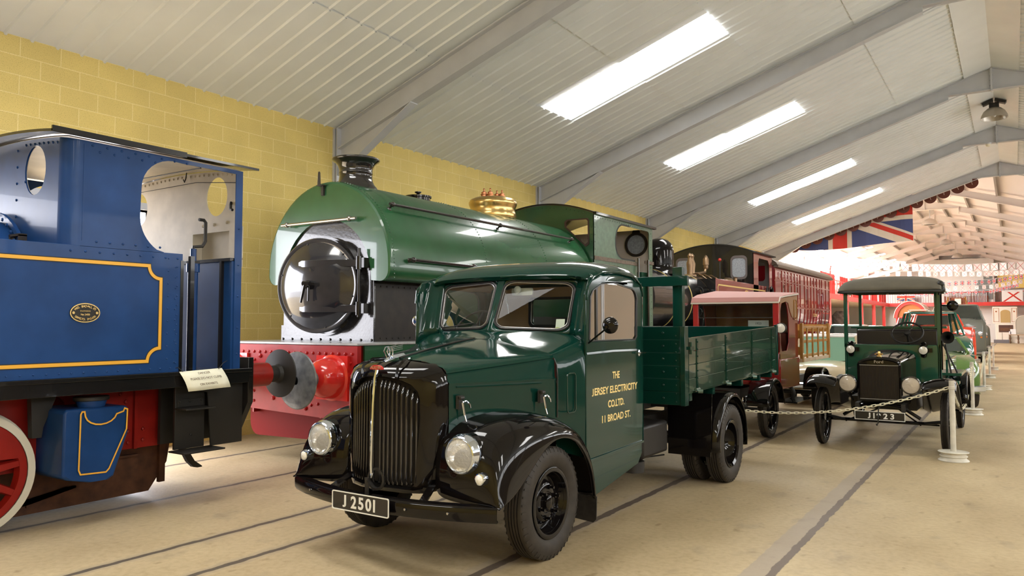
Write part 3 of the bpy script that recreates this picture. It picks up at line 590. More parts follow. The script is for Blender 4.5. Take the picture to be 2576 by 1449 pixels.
# smokebox
m=MB()
sb=[(XG+.815,1.40),(XG+.815,ZI)]+[(XG+RI*math.cos(R(a)),ZI+RI*math.sin(R(a))) for a in range(5,180,7)]+[(XG-.815,ZI),(XG-.815,1.62),(XG-.86,1.62),(XG-.86,1.40)]
m.plate(sb,'y',6.75,6.78); m.rivet([(XG-.8+.178*k,6.75,1.445) for k in range(10)],(0,-1,0),.017,.014)
m.plate([(XG-.83,1.40),(XG+.83,1.40),(XG+.83,1.475),(XG-.83,1.475)],'y',6.735,6.75); m.rivet([(XG-.8+.178*k,6.735,1.44) for k in range(10)],(0,-1,0),.018,.016); m.build('smokebox_front',GBLK,G,ang=25)
m=MB(); m.plate([(XG+.79,1.40),(XG+.79,ZI)]+[(XG+.78*math.cos(R(a)),ZI+.78*math.sin(R(a))) for a in range(5,180,9)]+[(XG-.79,ZI),(XG-.79,1.40)],'y',6.77,8.15); m.rivet([(XG+.79,6.9+.11*k,1.46) for k in range(11)]+[(XG+.79,6.9+.11*k,2.1) for k in range(11)],(1,0,0),.013,.01); m.build('smokebox',SOOT,G,ang=25)
m=MB(); m.cyl((XG,8.15,2.12),(XG,12.0,2.12),.70,n=40); m.build('boiler',mat('dark_green_paint',(.012,.05,.02),.35,coat=.3),G)
m=MB(); m.box(XG-.6,XG+.6,10.4,12.05,1.2,2.2); m.build('firebox',SOOT,G)
# door, ajar about the right hinge
a=R(13); hx,hy=-6.655,6.66
DM=Matrix.Translation((hx,hy,2.115))@Matrix.Rotation(a,4,'Z')
m=MB(); m.T=DM; RD=.595
m.lathe([(RD,.03),(RD,.0),(RD-.012,-.012),(RD-.05,-.012),(RD-.055,-.008),(RD-.1,-.03),(.42,-.075),(.3,-.105),(.15,-.125),(.001,-.13)],(-RD,0,0),(0,1,0),n=64)
for t in (45,105,165,225,285,345): m.rivet([(-RD+.535*math.cos(R(t)),-.012,.535*math.sin(R(t)))],(0,-1,0),.012,.012)
dr=m.build('smokebox_door',DOORP,G,ang=40)
m=MB(); m.lathe([(.60,6.75),(.63,6.75),(.63,6.70),(.60,6.70)],(XG,0,2.115),(0,1,0),n=56); m.build('door_ring',GBLK,G)
for z,nm in ((.265,'upper'),(-.29,'lower')):
    m=MB(); m.T=DM; L_=.78 if z>0 else .76
    def dz_(x,zz): 
        rr=min(.59,math.hypot(x+RD,zz)); return -.013-.118*(max(0,1-(rr/.55)**2))
    pts=[(-.02-L_*k/16,dz_(-.02-L_*k/16,z)-.008,z) for k in range(17)]
    m.ring([[(x,y+.004,z-.045*(1 if k_<16 else .5)),(x,y-.006,z-.04*(1 if k_<16 else .5)),(x,y-.006,z+.04*(1 if k_<16 else .5)),(x,y,z+.045*(1 if k_<16 else .5))] for k_,(x,y,_) in enumerate(pts)]); m.build('hinge_strap',DOORP,dr,ang=30)
m=MB(); m.cyl((hx+.03,hy-.02,1.72),(hx+.03,hy-.02,2.56),.02,n=12)
for z in (2.38,1.825): m.cyl((hx+.03,hy-.02,z-.08),(hx+.03,hy-.02,z+.08),.042,n=14); m.box(hx+.03,hx+.12,hy-.03,hy+.09,z-.06,z+.06)
m.build('hinge_post',BLK,G)
m=MB(); m.T=DM; m.cyl((-RD,-.12,0),(-RD,-.2,0),.055,n=18); m.cyl((-RD,-.2,0),(-RD,-.25,0),.035,n=14); m.cyl((-RD-.04,-.235,.015),(-RD+.06,-.235,.01),.03,n=10); m.tube([(-RD-.01,-.24,0),(-RD-.05,-.26,-.22)],[.018,.014],8); m.tube([(-RD+.02,-.2,0),(-RD+.02,-.21,-.2)],[.015,.012],8); m.build('door_handles',STL if False else BLK,dr)
# chimney
m=MB(); m.lathe([(.30,3.40),(.285,3.45),(.25,3.49),(.225,3.54),(.218,3.60),(.218,3.635),(.224,3.64),(.224,3.655),(.218,3.66),(.222,3.70),(.24,3.75),(.275,3.79),(.31,3.81),(.318,3.825),(.31,3.84),(.26,3.85),(.20,3.845),(.18,3.7),(.18,3.5)],(XG,7.24,0),n=48); m.build('chimney',mat('black_chimney_paint',(.014,.012,.011),.14,coat=.8),G,ang=60)
m=MB(); m.lathe([(.38,3.40),(.405,3.44),(.385,3.50),(.378,3.56),(.388,3.60),(.405,3.64),(.41,3.68),(.385,3.725),(.32,3.755),(.2,3.765),(.001,3.768)],(XG,10.44,0),n=48); dm=m.build('brass_dome',BRASS,G,ang=70)
for dx,dy in ((-.07,-.16),(.03,-.12),(.0,.12),(.09,.14)):
    m=MB(); m.lathe([(.05,3.75),(.05,3.80),(.058,3.805),(.058,3.815),(.045,3.82),(.045,3.85),(.03,3.86),(.012,3.87),(.012,3.9),(.02,3.905),(.001,3.92)],(XG+dx,10.44+dy,0),n=14); m.build('safety_valve',mat('copper',(.55,.24,.12),.35,metal=1),dm)
m=MB(); m.lathe([(.18,3.44),(.18,3.49),(.2,3.495),(.2,3.52),(.03,3.54),(.02,3.56),(.05,3.575),(.05,3.59),(.001,3.595)],(XG,8.51,0),n=28); m.build('tank_filler',BLK,G)
# hand rails
HR=mat('black_handrail',(.02,.016,.014),.25,coat=.5)
def rail(pts,posts,dirv,nm='handrail'):
    m=MB(); m.tube(pts,.02,10); d=Vector(dirv)
    for p in posts: p=Vector(p); m.ball(p,.036,n=12,m=8); m.cyl(p,p-d*.09,.014,n=8); m.lathe([(.035,-.09),(.03,-.075),(.015,-.06)],p,d,n=12)
    m.build(nm,HR,G)
rail([(-6.40,6.93,3.12),(-6.40,11.62,3.12)],[(-6.40,6.98,3.12),(-6.40,9.35,3.12),(-6.40,11.55,3.12)],(.74,0,.67))
rail([(-6.12,7.0,2.42),(-6.12,8.36,2.42)],[(-6.12,7.06,2.42),(-6.12,8.3,2.42)],(1,0,0))
m=MB(); m.tube([(-8.05,6.64,2.935),(-6.69,6.64,2.935)],.02,10)
for x in (-7.95,-6.80): m.ball((x,6.64,2.935),.036,n=12,m=8); m.cyl((x,6.64,2.935),(x,6.73,2.935),.014,n=8)
m.build('front_handrail',mat('polished_handrail',(.4,.39,.38),.2,metal=.9),G)
m=MB(); m.box(-7.365,-7.325,6.69,6.72,3.28,3.42); m.box(-7.40,-7.29,6.64,6.71,3.40,3.41); m.plate([(-7.385,3.41),(-7.335,3.41),(-7.345,3.57),(-7.36,3.585),(-7.375,3.57)],'y',6.645,6.657); m.build('lamp_bracket',BLKM,G)
# cab
yc0,yc1=12.0,14.62; XR_,XL_=-6.2,-8.4
gz=lambda x:3.84-.225*((x-XG)/1.1)**2
topl=[(XR_-2.2*k/24,gz(XR_-2.2*k/24)) for k in range(25)]
win=[(-6.37,3.055),(-6.305,3.10),(-6.31,3.49),(-6.34,3.52),(-6.72,3.525),(-6.765,3.49),(-6.765,3.40)]
winL=[(2*XG-a_,b_) for a_,b_ in reversed(win)]
m=MB(); m.plate([(XL_,1.40),(XR_,1.40)]+topl,'y',yc0,yc0+.014,holes=[win,winL]); m.rivet([(x,yc0,gz(x)-.05) for x in [XR_-.05-.085*k for k in range(25)]]+[(XR_-.04,yc0,3.5-.13*k) for k in range(12)],(0,-1,0),.012,.009); m.build('cab_front',GRN,G)
def off2(poly,d):
    cx=sum(p[0] for p in poly)/len(poly); cy=sum(p[1] for p in poly)/len(poly); return [(cx+(p[0]-cx)*(1+d),cy+(p[1]-cy)*(1+d)) for p in poly]
for w_ in (win,winL): m=MB(); m.plate(off2(w_,.10),'y',yc0-.012,yc0,holes=[off2(w_,-.04)]); m.build('window_frame',mat('brown_window_frame',(.06,.03,.025),.4),G)
m=MB(); m.plate([(XL_+.02,1.42),(XR_-.02,1.42),(XR_-.02,3.6),(XL_+.02,3.6)],'y',yc1-.03,yc1-.016,holes=[oval(-6.54,3.30,.225,.225,30),oval(2*XG+6.54,3.30,.225,.225,30)]); m.rivet([(x,yc1-.03,3.5) for x in [XR_-.1-.14*k for k in range(14)]],(0,-1,0),.012,.01); m.build('cab_back',PINKC,G)
for xx in (-6.54,2*XG+6.54):
    m=MB(); m.lathe([(.20,-.02),(.205,-.035),(.25,-.035),(.255,.0),(.25,.01),(.2,.01)],(xx,yc1-.03,3.30),(0,1,0),n=36); m.plate([(xx-.09,3.54),(xx+.09,3.54),(xx+.07,3.6),(xx-.07,3.6)],'y',yc1-.06,yc1-.035); wf=m.build('round_window_frame',mat('dark_bronze',(.05,.04,.035),.4,metal=.4),G)
    m=MB(); m.cyl((xx,yc1-.035,3.3),(xx,yc1-.03,3.3),.205,n=36); m.build('pane',mat('dusty_glass',(.42,.46,.52),.25,noise=.3,nscale=30),wf)
for sx,sg in ((XR_,1),(XL_,-1)):
    cut=[(14.45,2.87),(14.45,3.47)]+arc(14.38,3.47,.07,.06,0,90,4)[1:]+[(13.2,3.535)]+arc(13.2,3.20,.32,.335,90,180,8)[1:]+arc(13.2,3.15,.32,.27,180,270,8)+[(13.75,2.87)]
    side=[(yc0,1.40),(yc0,gz(sx)),(yc1,gz(sx)),(yc1,1.40),(14.45,1.40)]+cut+[(13.85,2.87),(13.85,1.40)]
    m=MB(); m.plate(side,'x',*sorted((sx,sx-sg*.012)))
    if sg>0: m.rivet([(sx,12.06+.10*k,3.56) for k in range(22)]+[(sx,12.05,3.5-.13*k) for k in range(14)]+[(sx,14.54,3.5-.14*k) for k in range(14)],(1,0,0),.012,.009)
    m.build('cab_side',mat('sage_green_reflection_tint',(.10,.19,.12),.3,coat=.4,noise=.3,nscale=12) if sg>0 else GRN,G)  # near side painted paler, with its glancing reflection put into the colour
    if sg>0:
        m=MB(); lining(m,[(13.75,2.885),(13.5,2.885)]+list(reversed(arc(13.2,3.15,.32,.27,180,270,8)))[1:]+list(reversed(arc(13.2,3.20,.32,.335,90,180,8)))+[(13.5,3.535)],.03,sx+.004); m.build('cut_out_beading',BLKM,G)
        m=MB(); m.box(sx,sx+.012,12.02,13.85,2.79,2.86); m.box(sx-.0,sx+.03,14.2,14.62,2.86,2.92); m.build('waist_band',GREY,G)
        for yy in (13.8,14.28): m=MB(); m.tube([(sx+.05,yy,1.55),(sx+.05,yy,2.94)],.022,8); m.build('cab_handrail',HR,G)
m=MB(); m.plate([(x,z+.004) for x,z in topl]+[(x,z+.03) for x,z in reversed(topl)],'y',yc0-.03,yc1+.08); m.box(XR_,XR_+.05,yc0,yc1+.1,3.6,3.645); m.build('cab_roof',BLK,G)
m=MB(); m.box(XL_+.02,XR_-.04,12.9,14.5,1.42,1.46); m.box(-6.9,-6.3,14.3,14.58,1.46,2.7); m.build('cab_floor',mat('cab_green',(.01,.07,.035),.5),G)
# running plate, valance, beam, frames, wheels
m=MB(); m.box(XG-1.24,XG+1.24,6.06,14.8,1.395,1.42); m.build('running_plate',mat('pale_running_plate',(.42,.42,.43),.35,coat=.3,noise=.3),G,bevel=.004)
m=MB(); m.box(XG+1.19,XG+1.215,6.2,14.75,1.22,1.395); m.box(XG-1.215,XG-1.19,6.2,14.75,1.22,1.395); m.build('valance',GRN,G)
m=MB(); m.plate([(XG-1.24,1.39),(XG+1.24,1.39),(XG+1.24,.66),(XG+.9,.56),(XG-.9,.62),(XG-1.24,.7)],'y',6.06,6.12)
bp=[(XG+x,6.06,1.30) for x in [-1.15+.105*k for k in range(23)]]+[(XG+s*1.14,6.06,z) for s in(-1,1) for z in (1.2,1.05,.9)]+[(XG+s*(.87-.36),6.06,z) for s in (-1,1) for z in (1.2,1.08,.95,.82,.7)]+[(XG+s*.62,6.06,z) for s in (-1,1) for z in (.72,)]
m.rivet(bp,(0,-1,0),.020,.014); m.rivet([(XG+.87-.45+.0*k,6.06,z) for k,z in enumerate((.66,.8))]+[(-7.7,6.06,1.25),(-7.45,6.06,.75)],(0,-1,0),.03,.02); m.build('buffer_beam',mat('red_buffer_beam_paint',(.34,.009,.008),.40,coat=.06,spec=.2,noise=.2,nscale=8,bump=.08,bscale=40),G)
m=MB(); m.plate([(XG-.75,.62)]+arc(XG-.6,.42,.15,.16,180,270,6)+arc(XG+.6,.42,.15,.14,270,360,6)+[(XG+.75,.62)],'y',6.2,6.24); m.build('guard_plate',mat('dark_red_guard_paint',(.16,.006,.004),.6,spec=.1),G)
for s in (-1,1):
    m=MB(); m.box(XG+s*.60-.014,XG+s*.60+.014,6.12,14.7,.55,1.39); m.build('frame_plate',FRED,G)
    bx=XG+s*.87
    m=MB(); m.lathe([(.26,0),(.26,.03),(.235,.05),(.225,.12),(.20,.22),(.14,.28),(.10,.30)],(bx,6.06,1.03),(0,-1,0),n=28,caps=True); m.box(bx-.25,bx+.25,6.03,6.06,.78,1.28); hb=m.build('buffer',mat('glossy_red_buffer',(.62,.02,.015),.2,coat=.7,bump=.15,bscale=12),G)
    m=MB(); m.cyl((bx,5.78,1.03),(bx,5.58,1.03),.09,n=20); m.lathe([(.045,0),(.05,-.012),(.2,-.004),(.30,.008),(.31,.018),(.30,.028),(.2,.05),(.1,.1)],(bx,5.52,1.03),(0,1,0),n=56); m.build('buffer_head',GBUF,hb)
    for yy in (8.0,9.9,11.8):
        w_=spoked(G,XG+s*.70,yy,.56,.56,s,12)
# ================= green lorry (the main subject) =================
LG=mat('lorry_green_gloss',(.0035,.033,.024),.10,coat=.4,spec=.2,noise=.12,nscale=2); LB=mat('lorry_black_gloss',(.005,.004,.004),.07,coat=.45,spec=.15); CHR=mat('chrome',(.68,.75,.88),.07,metal=1)
TYRE=mat('tyre_rubber',(.034,.027,.020),.62,noise=.35,nscale=14,bump=.05,bscale=90); TAN=mat('tan_cab_lining',(.42,.30,.20),.7); RUBB=mat('rubber_seal',(.02,.02,.022),.3); GLASS=glassmat('window_glass',(.80,.84,.82))
LENS=mat('headlamp_glass',(.95,.95,.93),.06,trans=.62,ior=1.2,coat=.6,bump=.5,bscale=60); GOLD=mat('gold_signwriting',(.80,.60,.24),.4); WHT=mat('white_lettering',(.80,.79,.74),.5); REDB=mat('red_enamel',(.50,.02,.015),.25,coat=.6); WOODG=mat('dark_green_boards',(.012,.045,.028),.18,coat=.7,noise=.35,nscale=3,bump=.1,bscale=14)
LEATH=mat('brown_leather',(.16,.035,.025),.4,bump=.1); PAPER=mat('white_paper',(.82,.83,.84),.6)
XT=-3.58; TM=Matrix.Translation((XT,0,0))
T=thing('vintage_lorry','dark green dropside lorry with black wings, THE JERSEY ELECTRICITY CO.LTD. painted on its door','lorry',(XT,6.5,0))
def tm(): m=MB(); m.T=TM; return m
def mirr(mk):
    for s in (1,-1): mk(s)
def tyre(mb,c,Rr,w,rim,sg,lug=46):
    # axis along X, c centre
    h=w/2; pr=[(rim,-h*.62),(rim+.03,-h*.8),(rim+(Rr-rim)*.45,-h),(Rr-.045,-h*.93),(Rr-.018,-h*.84),(Rr-.004,-h*.72)]
    k=5; g=[]
    for i in range(k):
        a=-h*.62+i*(h*1.24)/k; b_=a+(h*1.24)/k
        g+=[(Rr,a+.004),(Rr,b_-.006),(Rr-.012,b_-.004),(Rr-.012,b_+.002)] if i<k-1 else [(Rr,a+.004),(Rr,b_)]
    pr=pr+g+[(r,-hh) for r,hh in reversed(pr)]
    mb.lathe(pr,c,(1,0,0),n=72)
    c=Vector(c)
    for i in range(lug):
        a=2*pi*i/lug
        for s in (-1,1):
            for r0,r1,hh,ww in ((Rr-.036,Rr-.004,h*.80,.0065),):
                ca,sa=math.cos(a),math.sin(a); q=[]
                for rr,dx in ((r0,h*.88),(r0,h*.935),(r1,h*.80),(r1,h*.66)):
                    for t in (-ww,ww): q.append(c+Vector((s*dx,rr*ca-t*sa,rr*sa+t*ca)))
                mb.add(q,[(0,1,3,2),(2,3,5,4),(4,5,7,6),(0,2,4,6),(1,7,5,3)])
def truckwheel(parent,c,Rr,w,rim,sg,front=True):
    m=tm(); tyre(m,(c[0]-0,c[1],c[2]),Rr,w,rim,sg); o=m.build('tyre',TYRE,parent,ang=40)
    m=tm(); h=w/2; X=Vector(c)
    if front: pr=[(rim,-h*.7),(rim-.02,-h*.6),(rim-.03,h*.0),(rim-.028,h*.55),(rim+.004,h*.72),(rim+.012,h*.8),(rim+.004,h*.84),(rim-.02,h*.8),(rim-.035,h*.3),(rim-.05,-h*.05),(.155,-h*.1),(.145,h*.2),(.13,h*.35),(.09,h*.38),(.075,h*.36),(.07,h*.3),(.05,h*.3),(.048,h*.62),(.035,h*.7),(.001,h*.72)]
    else: pr=[(rim,-h*.8),(rim+.004,h*.72),(rim+.012,h*.8),(rim+.004,h*.84),(rim-.025,h*.7),(rim-.035,-h*.2),(.17,-h*.6),(.16,-h*.75),(.001,-h*.75)]
    m.lathe(pr,c,(sg,0,0),n=48); wd=m.build('wheel_disc',LB,parent,ang=40)
    if front:
        for k in range(6):
            a=2*pi*k/6+.3; q=X+Vector((sg*h*.36,.105*math.cos(a),.105*math.sin(a)))
            m=tm(); m.cyl(q,q+Vector((sg*.016,0,0)),.017,n=6); m.cyl(q+Vector((sg*.016,0,0)),q+Vector((sg*.045,0,0)),.009,n=10); m.build('wheel_nut',LB,wd,ang=20)
for s in (1,-1): truckwheel(T,(s*.782,4.62,.388),.388,.185,.235,s)
for s in (1,-1):
    truckwheel(T,(s*1.02,7.9,.40),.40,.185,.235,s,False); truckwheel(T,(s*.765,7.9,.40),.40,.185,.235,s,False)
# front wings
ST=[((3.875,.50),(3.868,.50),(3.862,.498)),((3.862,.62),(3.875,.62),(4.0,.535)),((3.88,.80),(3.93,.75),(4.11,.59)),((3.955,.935),(4.03,.83),(4.23,.675)),((4.10,1.01),(4.2,.895),(4.36,.765)),((4.35,1.04),(4.42,.925),(4.50,.835)),((4.62,1.02),(4.69,.925),(4.67,.845)),((4.86,.945),(4.87,.88),(4.84,.795)),((5.05,.81),(4.99,.80),(4.96,.70)),((5.16,.63),(5.11,.66),(5.06,.58)),((5.20,.46),(5.165,.48),(5.11,.44)),((5.21,.33),(5.18,.34),(5.13,.33))]
for s in (1,-1):
    m=tm(); rings=[]
    for i,(c_,e,l) in enumerate(ST):
        ui=.40 if i<5 else .5
        mid=lambda a,b_,t:(a[0]*(1-t)+b_[0]*t,a[1]*(1-t)+b_[1]*t)
        q1=mid(c_,e,.35); 
        rings.append([(s*ui,c_[0]+.03,c_[1]+.01),(s*.58,c_[0],c_[1]),(s*.74,c_[0],c_[1]-.004),(s*.84,)+mid(c_,e,.45),(s*.90,)+e,(s*.928,)+mid(e,l,.4),(s*.936,)+mid(e,l,.93),(s*.934,)+l,(s*.91,)+l,(s*.905,)+mid(e,l,.85)])
    m.ring(rings,False,False)
    o=m.build('front_wing',LB,T,ang=60,sub=2)
    sd=o.modifiers.new('s','SOLIDIFY'); sd.thickness=.006
    m=tm(); m.tube([(s*.905,4.02,.58),(s*.9,4.0,.56)],.004,5)
    m=tm(); m.plate([(s*.70,.34),(s*.93,.34),(s*.925,.17),(s*.90,.145),(s*.72,.16)],'y',5.155,5.165); m.build('mud_flap',mat('perished_rubber',(.025,.022,.02),.5,noise=.5,nscale=25),T)
    # inner arch closing panel
    m=tm(); m.plate([(4.0,.52),(4.1,.9),(4.6,1.0),(5.0,.85),(5.2,.5),(5.2,.35),(5.0,.35),(4.6,.6),(4.2,.5)],'x',*sorted((s*.50,s*.51))); m.build('inner_wing_panel',BLKM,T)
# bonnet
def hb(Y): t=(Y-3.97)/(4.86-3.97); return .43+.30*t**.9 if t>0 else .43
m=tm(); rings=[]
for k in range(9):
    Y=3.97+.89*k/8; t=k/8; us=.425+.30*t**.92; zs=1.325+.08*t; zc=1.392+.128*t**.9; zl=1.245-.01*t
    h_=[(0,zc),(us*.3,zc-.004),(us*.55,zs+.55*(zc-zs)+.02*(1-t)),(us*.78,zs+.035),(us*.93,zs+.018),(us,zs),(us+.006,zs-.018),(us-.002,zs-.026),(us+.012,zs-.04),(us+.016,zl+.01),(us+.03,zl-.004),(us+.026,zl-.02),(us+.028,.95),(us+.02,.80)]
    rings.append([(-a,Y,b_) for a,b_ in reversed(h_[1:])]+[(a,Y,b_) for a,b_ in h_])
m.ring(rings,False,False)
o=m.build('bonnet',LG,T,ang=50)
m=tm(); m.tube([(0,3.99,1.398),(0,4.3,1.452),(0,4.6,1.493),(0,4.86,1.523)],.007,8); m.build('bonnet_hinge',BLKM,o)
for s in (1,-1):
    m=tm(); m.box(*sorted((s*.0,s*.0)),0,0,0,0) if False else None
    m.sweep([(s*(.455+.30*((y-3.97)/.89)**.92+.002),y,1.215-.01*(y-4)) for y in (4.02,4.2,4.4,4.6,4.72)],[(-.004,-.005),(.004,-.005),(.004,.005),(-.004,.005)]); m.build('side_moulding',LG,o)
# cowl: from bonnet rear to windscreen and doors
m=tm(); rings=[]
for k in range(7):
    t=k/6
    us=.725+.115*t**.7
    def pt(a,b_,u): return a+(b_-a)*t
    sec=[]
    base=[(0,1.52),(.2175,1.516),(.40,1.4683),(.5655,1.44),(.675,1.423),(.725,1.405),(.75,1.34),(.755,1.235),(.753,.95),(.75,.70)]
    end=[(0,1.575),(.22,1.575),(.42,1.57),(.60,1.56),(.72,1.545),(.79,1.52),(.825,1.46),(.843,1.40),(.845,.95),(.84,.62)]
    Ye=[5.07,5.085,5.13,5.2,5.22,5.2,5.16,5.14,5.14,5.14]
    for (a,za),(b_,zb),ye in zip(base,end,Ye):
        sm_=t*t*(3-2*t); bul=0
        sec.append((a+(b_-a)*t+ (bul if a>.6 else 0),4.86+(ye-4.86)*t,za+(zb-za)*(t**1.25)+ (bul*.6 if a<.7 else 0)))
    rings.append([(-x,y,z) for x,y,z in reversed(sec[1:])]+sec)
m.ring(rings,False,False); m.build('scuttle',LG,T,ang=60)
for s in (1,-1):
    m=tm(); m.sweep([(s*.823,y,z) for y,z in rrect(4.90,5.03,.98,1.27,.03)],[(-.004,-.004),(.004,-.004),(.004,.004),(-.004,.004)],upv=(1,0,0),closed=True); m.build('vent_outline',LG,T)
# seams at bonnet/scuttle
m=tm()
sc=[(x,4.862,z) for x,z in [(.735,1.38),(.757,1.33),(.764,1.235),(.762,.95)]]; m.tube(sc,.005,6); m.build('bonnet_seam',RUBB,T)
# radiator shell
def shring(w0,w1,z0,zt,Y,dy=0,r=.14):
    pts=[]
    n=10
    half=[(0,z0)]+[(w0*.6,z0),(w0*.92,z0+.004),(w0,z0+.03),(w0*1.06,z0+.2),(w1,z0+.45),(w1*.995,zt-r*1.1)]+[(w1-r*1.15+r*1.15*math.cos(R(a)),zt-r*1.1+r*.95*math.sin(R(a))) for a in (25,50,75)]+[(w1*.42,zt-.012),(w1*.2,zt-.003),(0,zt)]
    full=[(a,b_) for a,b_ in half]+[(-a,b_) for a,b_ in reversed(half[1:-1])]
    return [(a,Y+dy*(abs(a)/w1)**2,b_) for a,b_ in full]
m=tm(); m.ring([shring(.265,.30,.56,1.27,3.82,.05),shring(.275,.312,.55,1.285,3.775,.07),shring(.29,.33,.54,1.30,3.78,.075),shring(.33,.385,.52,1.335,3.80,.09),shring(.36,.425,.52,1.365,3.87,.06),shring(.375,.445,.52,1.385,3.93,.03),shring(.38,.45,.52,1.392,3.98,0)],True,False)
m.build('radiator_shell',LB,T,ang=50)
m=tm(); m.plate([(-.28,.55),(.28,.55),(.31,1.2),(.2,1.28),(-.2,1.28),(-.31,1.2)],'y',3.90,3.91); m.build('radiator_core',BLKM,T)
gs=mat('grille_bar_black',(.012,.010,.009),.10,coat=1)
for i in range(-9,10):
    if i==0: continue
    u=i*.0315; zt=1.262-.115*(abs(u)/.3)**2.2; y=3.765+.085*(abs(u)/.3)**2; zb=.575
    m=tm(); m.sweep([(u,y+.02,zb),(u,y,zb+.02),(u,y+.004,zt-.05),(u,y+.015,zt-.012),(u,y+.035,zt)],[(-.0085,-.006),(.0085,-.006),(.007,.004),(0,.009),(-.007,.004)],upv=(0,-1,0)); m.build('grille_bar',gs,T,ang=50)
m=tm(); m.sweep([(0,3.725,.645),(0,3.722,.70),(0,3.735,1.1),(0,3.75,1.27),(0,3.765,1.325)],[(-.012,0),(.012,0),(.010,.01),(0,.016),(-.010,.01)],upv=(0,-1,0)); m.ring([[(a*k,3.722+dy,z) for a,dy in ((-.014,0),(.014,0),(.0,-.012))] for k,z in ((.1,.615),(1,.65))]); m.build('centre_strip',CHR,T)
for s in (1,-1):
    m=tm(); m.ring([[(s*.155+d*.5,3.80,1.28),(s*.155+d*.5,3.77,1.285)] if False else [(s*.15,3.785,1.27),(s*.158,3.765,1.275),(s*.166,3.785,1.27)],[(s*.15,3.80,1.345),(s*.158,3.785,1.352),(s*.166,3.80,1.345)],[(s*.135,3.88,1.39),(s*.145,3.87,1.402),(s*.155,3.88,1.39)],[(s*.10,4.0,1.40),(s*.10,4.0,1.404),(s*.105,4.0,1.40)]]); m.build('shell_ridge',LB,T)
m=tm(); m.plate([(-.055,1.328)]+arc(0,1.328,.055,.032,180,0,10)[1:],'y',3.752,3.775); bd=m.build('maker_badge',REDB,T,bevel=.003)
text('AUSTIN',.026,mat('pale_gold',(.7,.5,.3),.3,metal=.7),bd,basis((XT,3.751,1.341),(1,0,0),(0,0,1)),'letters',thick=.002,bold=.0005)
m=tm(); m.ring([[(-.018,3.83,1.375),(.018,3.83,1.375),(.0,3.83,1.388)],[(-.03,3.90,1.395),(.03,3.90,1.395),(0,3.90,1.418)],[(-.018,4.03,1.42),(.018,4.03,1.42),(0,4.03,1.432)]])
for s in (1,-1):
    m.tube([(s*.012,3.875,1.40),(s*.014,3.845,1.45),(s*.014,3.86,1.475),(s*.014,3.89,1.478),(s*.014,3.905,1.45),(s*.012,3.90,1.41)],.0045,7)
    for z in (1.448,1.46,1.472): m.tube([(s*.016,3.885,z),(s*.03,3.985,z+.014)],.003,6)
m.build('winged_mascot',CHR,T)
m=tm(); m.lathe([(.062,0),(.075,-.004),(.075,-.02),(.06,-.022),(.055,0)],(0,3.78,.60),(0,1,0),n=28); m.box(-.03,-.0,3.69,3.70,.50,.62); m.cyl((-.015,3.685,.60),(-.015,3.69,.60),.01,n=8); m.build('starting_handle_guide',BLKM,T)
# bumper
bp_=[(u,3.69+.20*(abs(u)/.9)**2.0,.462) for u in [-.9+1.8*k/24 for k in range(25)]]
m=tm(); m.sweep(bp_,[(-.012,-.050),(.018,-.052),(.03,-.03),(.032,.03),(.020,.046),(-.035,.05),(-.035,.044),(.01,.040),(.022,.02),(.02,-.028),(-.01,-.044)],upv=(0,0,1)); bmp=m.build('bumper',LB,T,ang=40)
for u in (-.42,.42):
    m=tm(); yb=3.69+.2*(abs(u)/.9)**2; m.ring([[(u-.03,yb-.01,.475),(u+.03,yb-.01,.475),(u+.03,yb-.01,.49),(u-.03,yb-.01,.49)],[(u*.86-.03,yb+.2,.58),(u*.86+.03,yb+.2,.58),(u*.86+.03,yb+.2,.595),(u*.86-.03,yb+.2,.595)]]); m.build('bumper_iron',LB,bmp)
m=tm(); 
for u in (-.62,.33,.62): yy=3.69+.2*(abs(u)/.9)**2-.032; m.cyl((u,yy,.46),(u,yy-.008,.46),.008,n=8)
m.build('bumper_bolts',STL,bmp)
m=tm(); m.plate(rrect(-.277,.235,.398,.522,.012,3),'y',3.638,3.646); npl=m.build('number_plate',mat('plate_black',(.012,.011,.011),.25,coat=.6),T)
m=tm(); m.plate(rrect(-.277,.235,.398,.522,.012,3),'y',3.634,3.6385,holes=[rrect(-.270,.228,.405,.515,.01,3)]); m.build('plate_border',WHT,npl)
glyphs([('J',-.162),('2',-.077),('5',-.011),('0',.056),('1',.107)],.080,WHT,npl,basis((XT,3.6365,.460),(1,0,0),(0,0,1)),thick=.003,bold=.003,wid=.92)
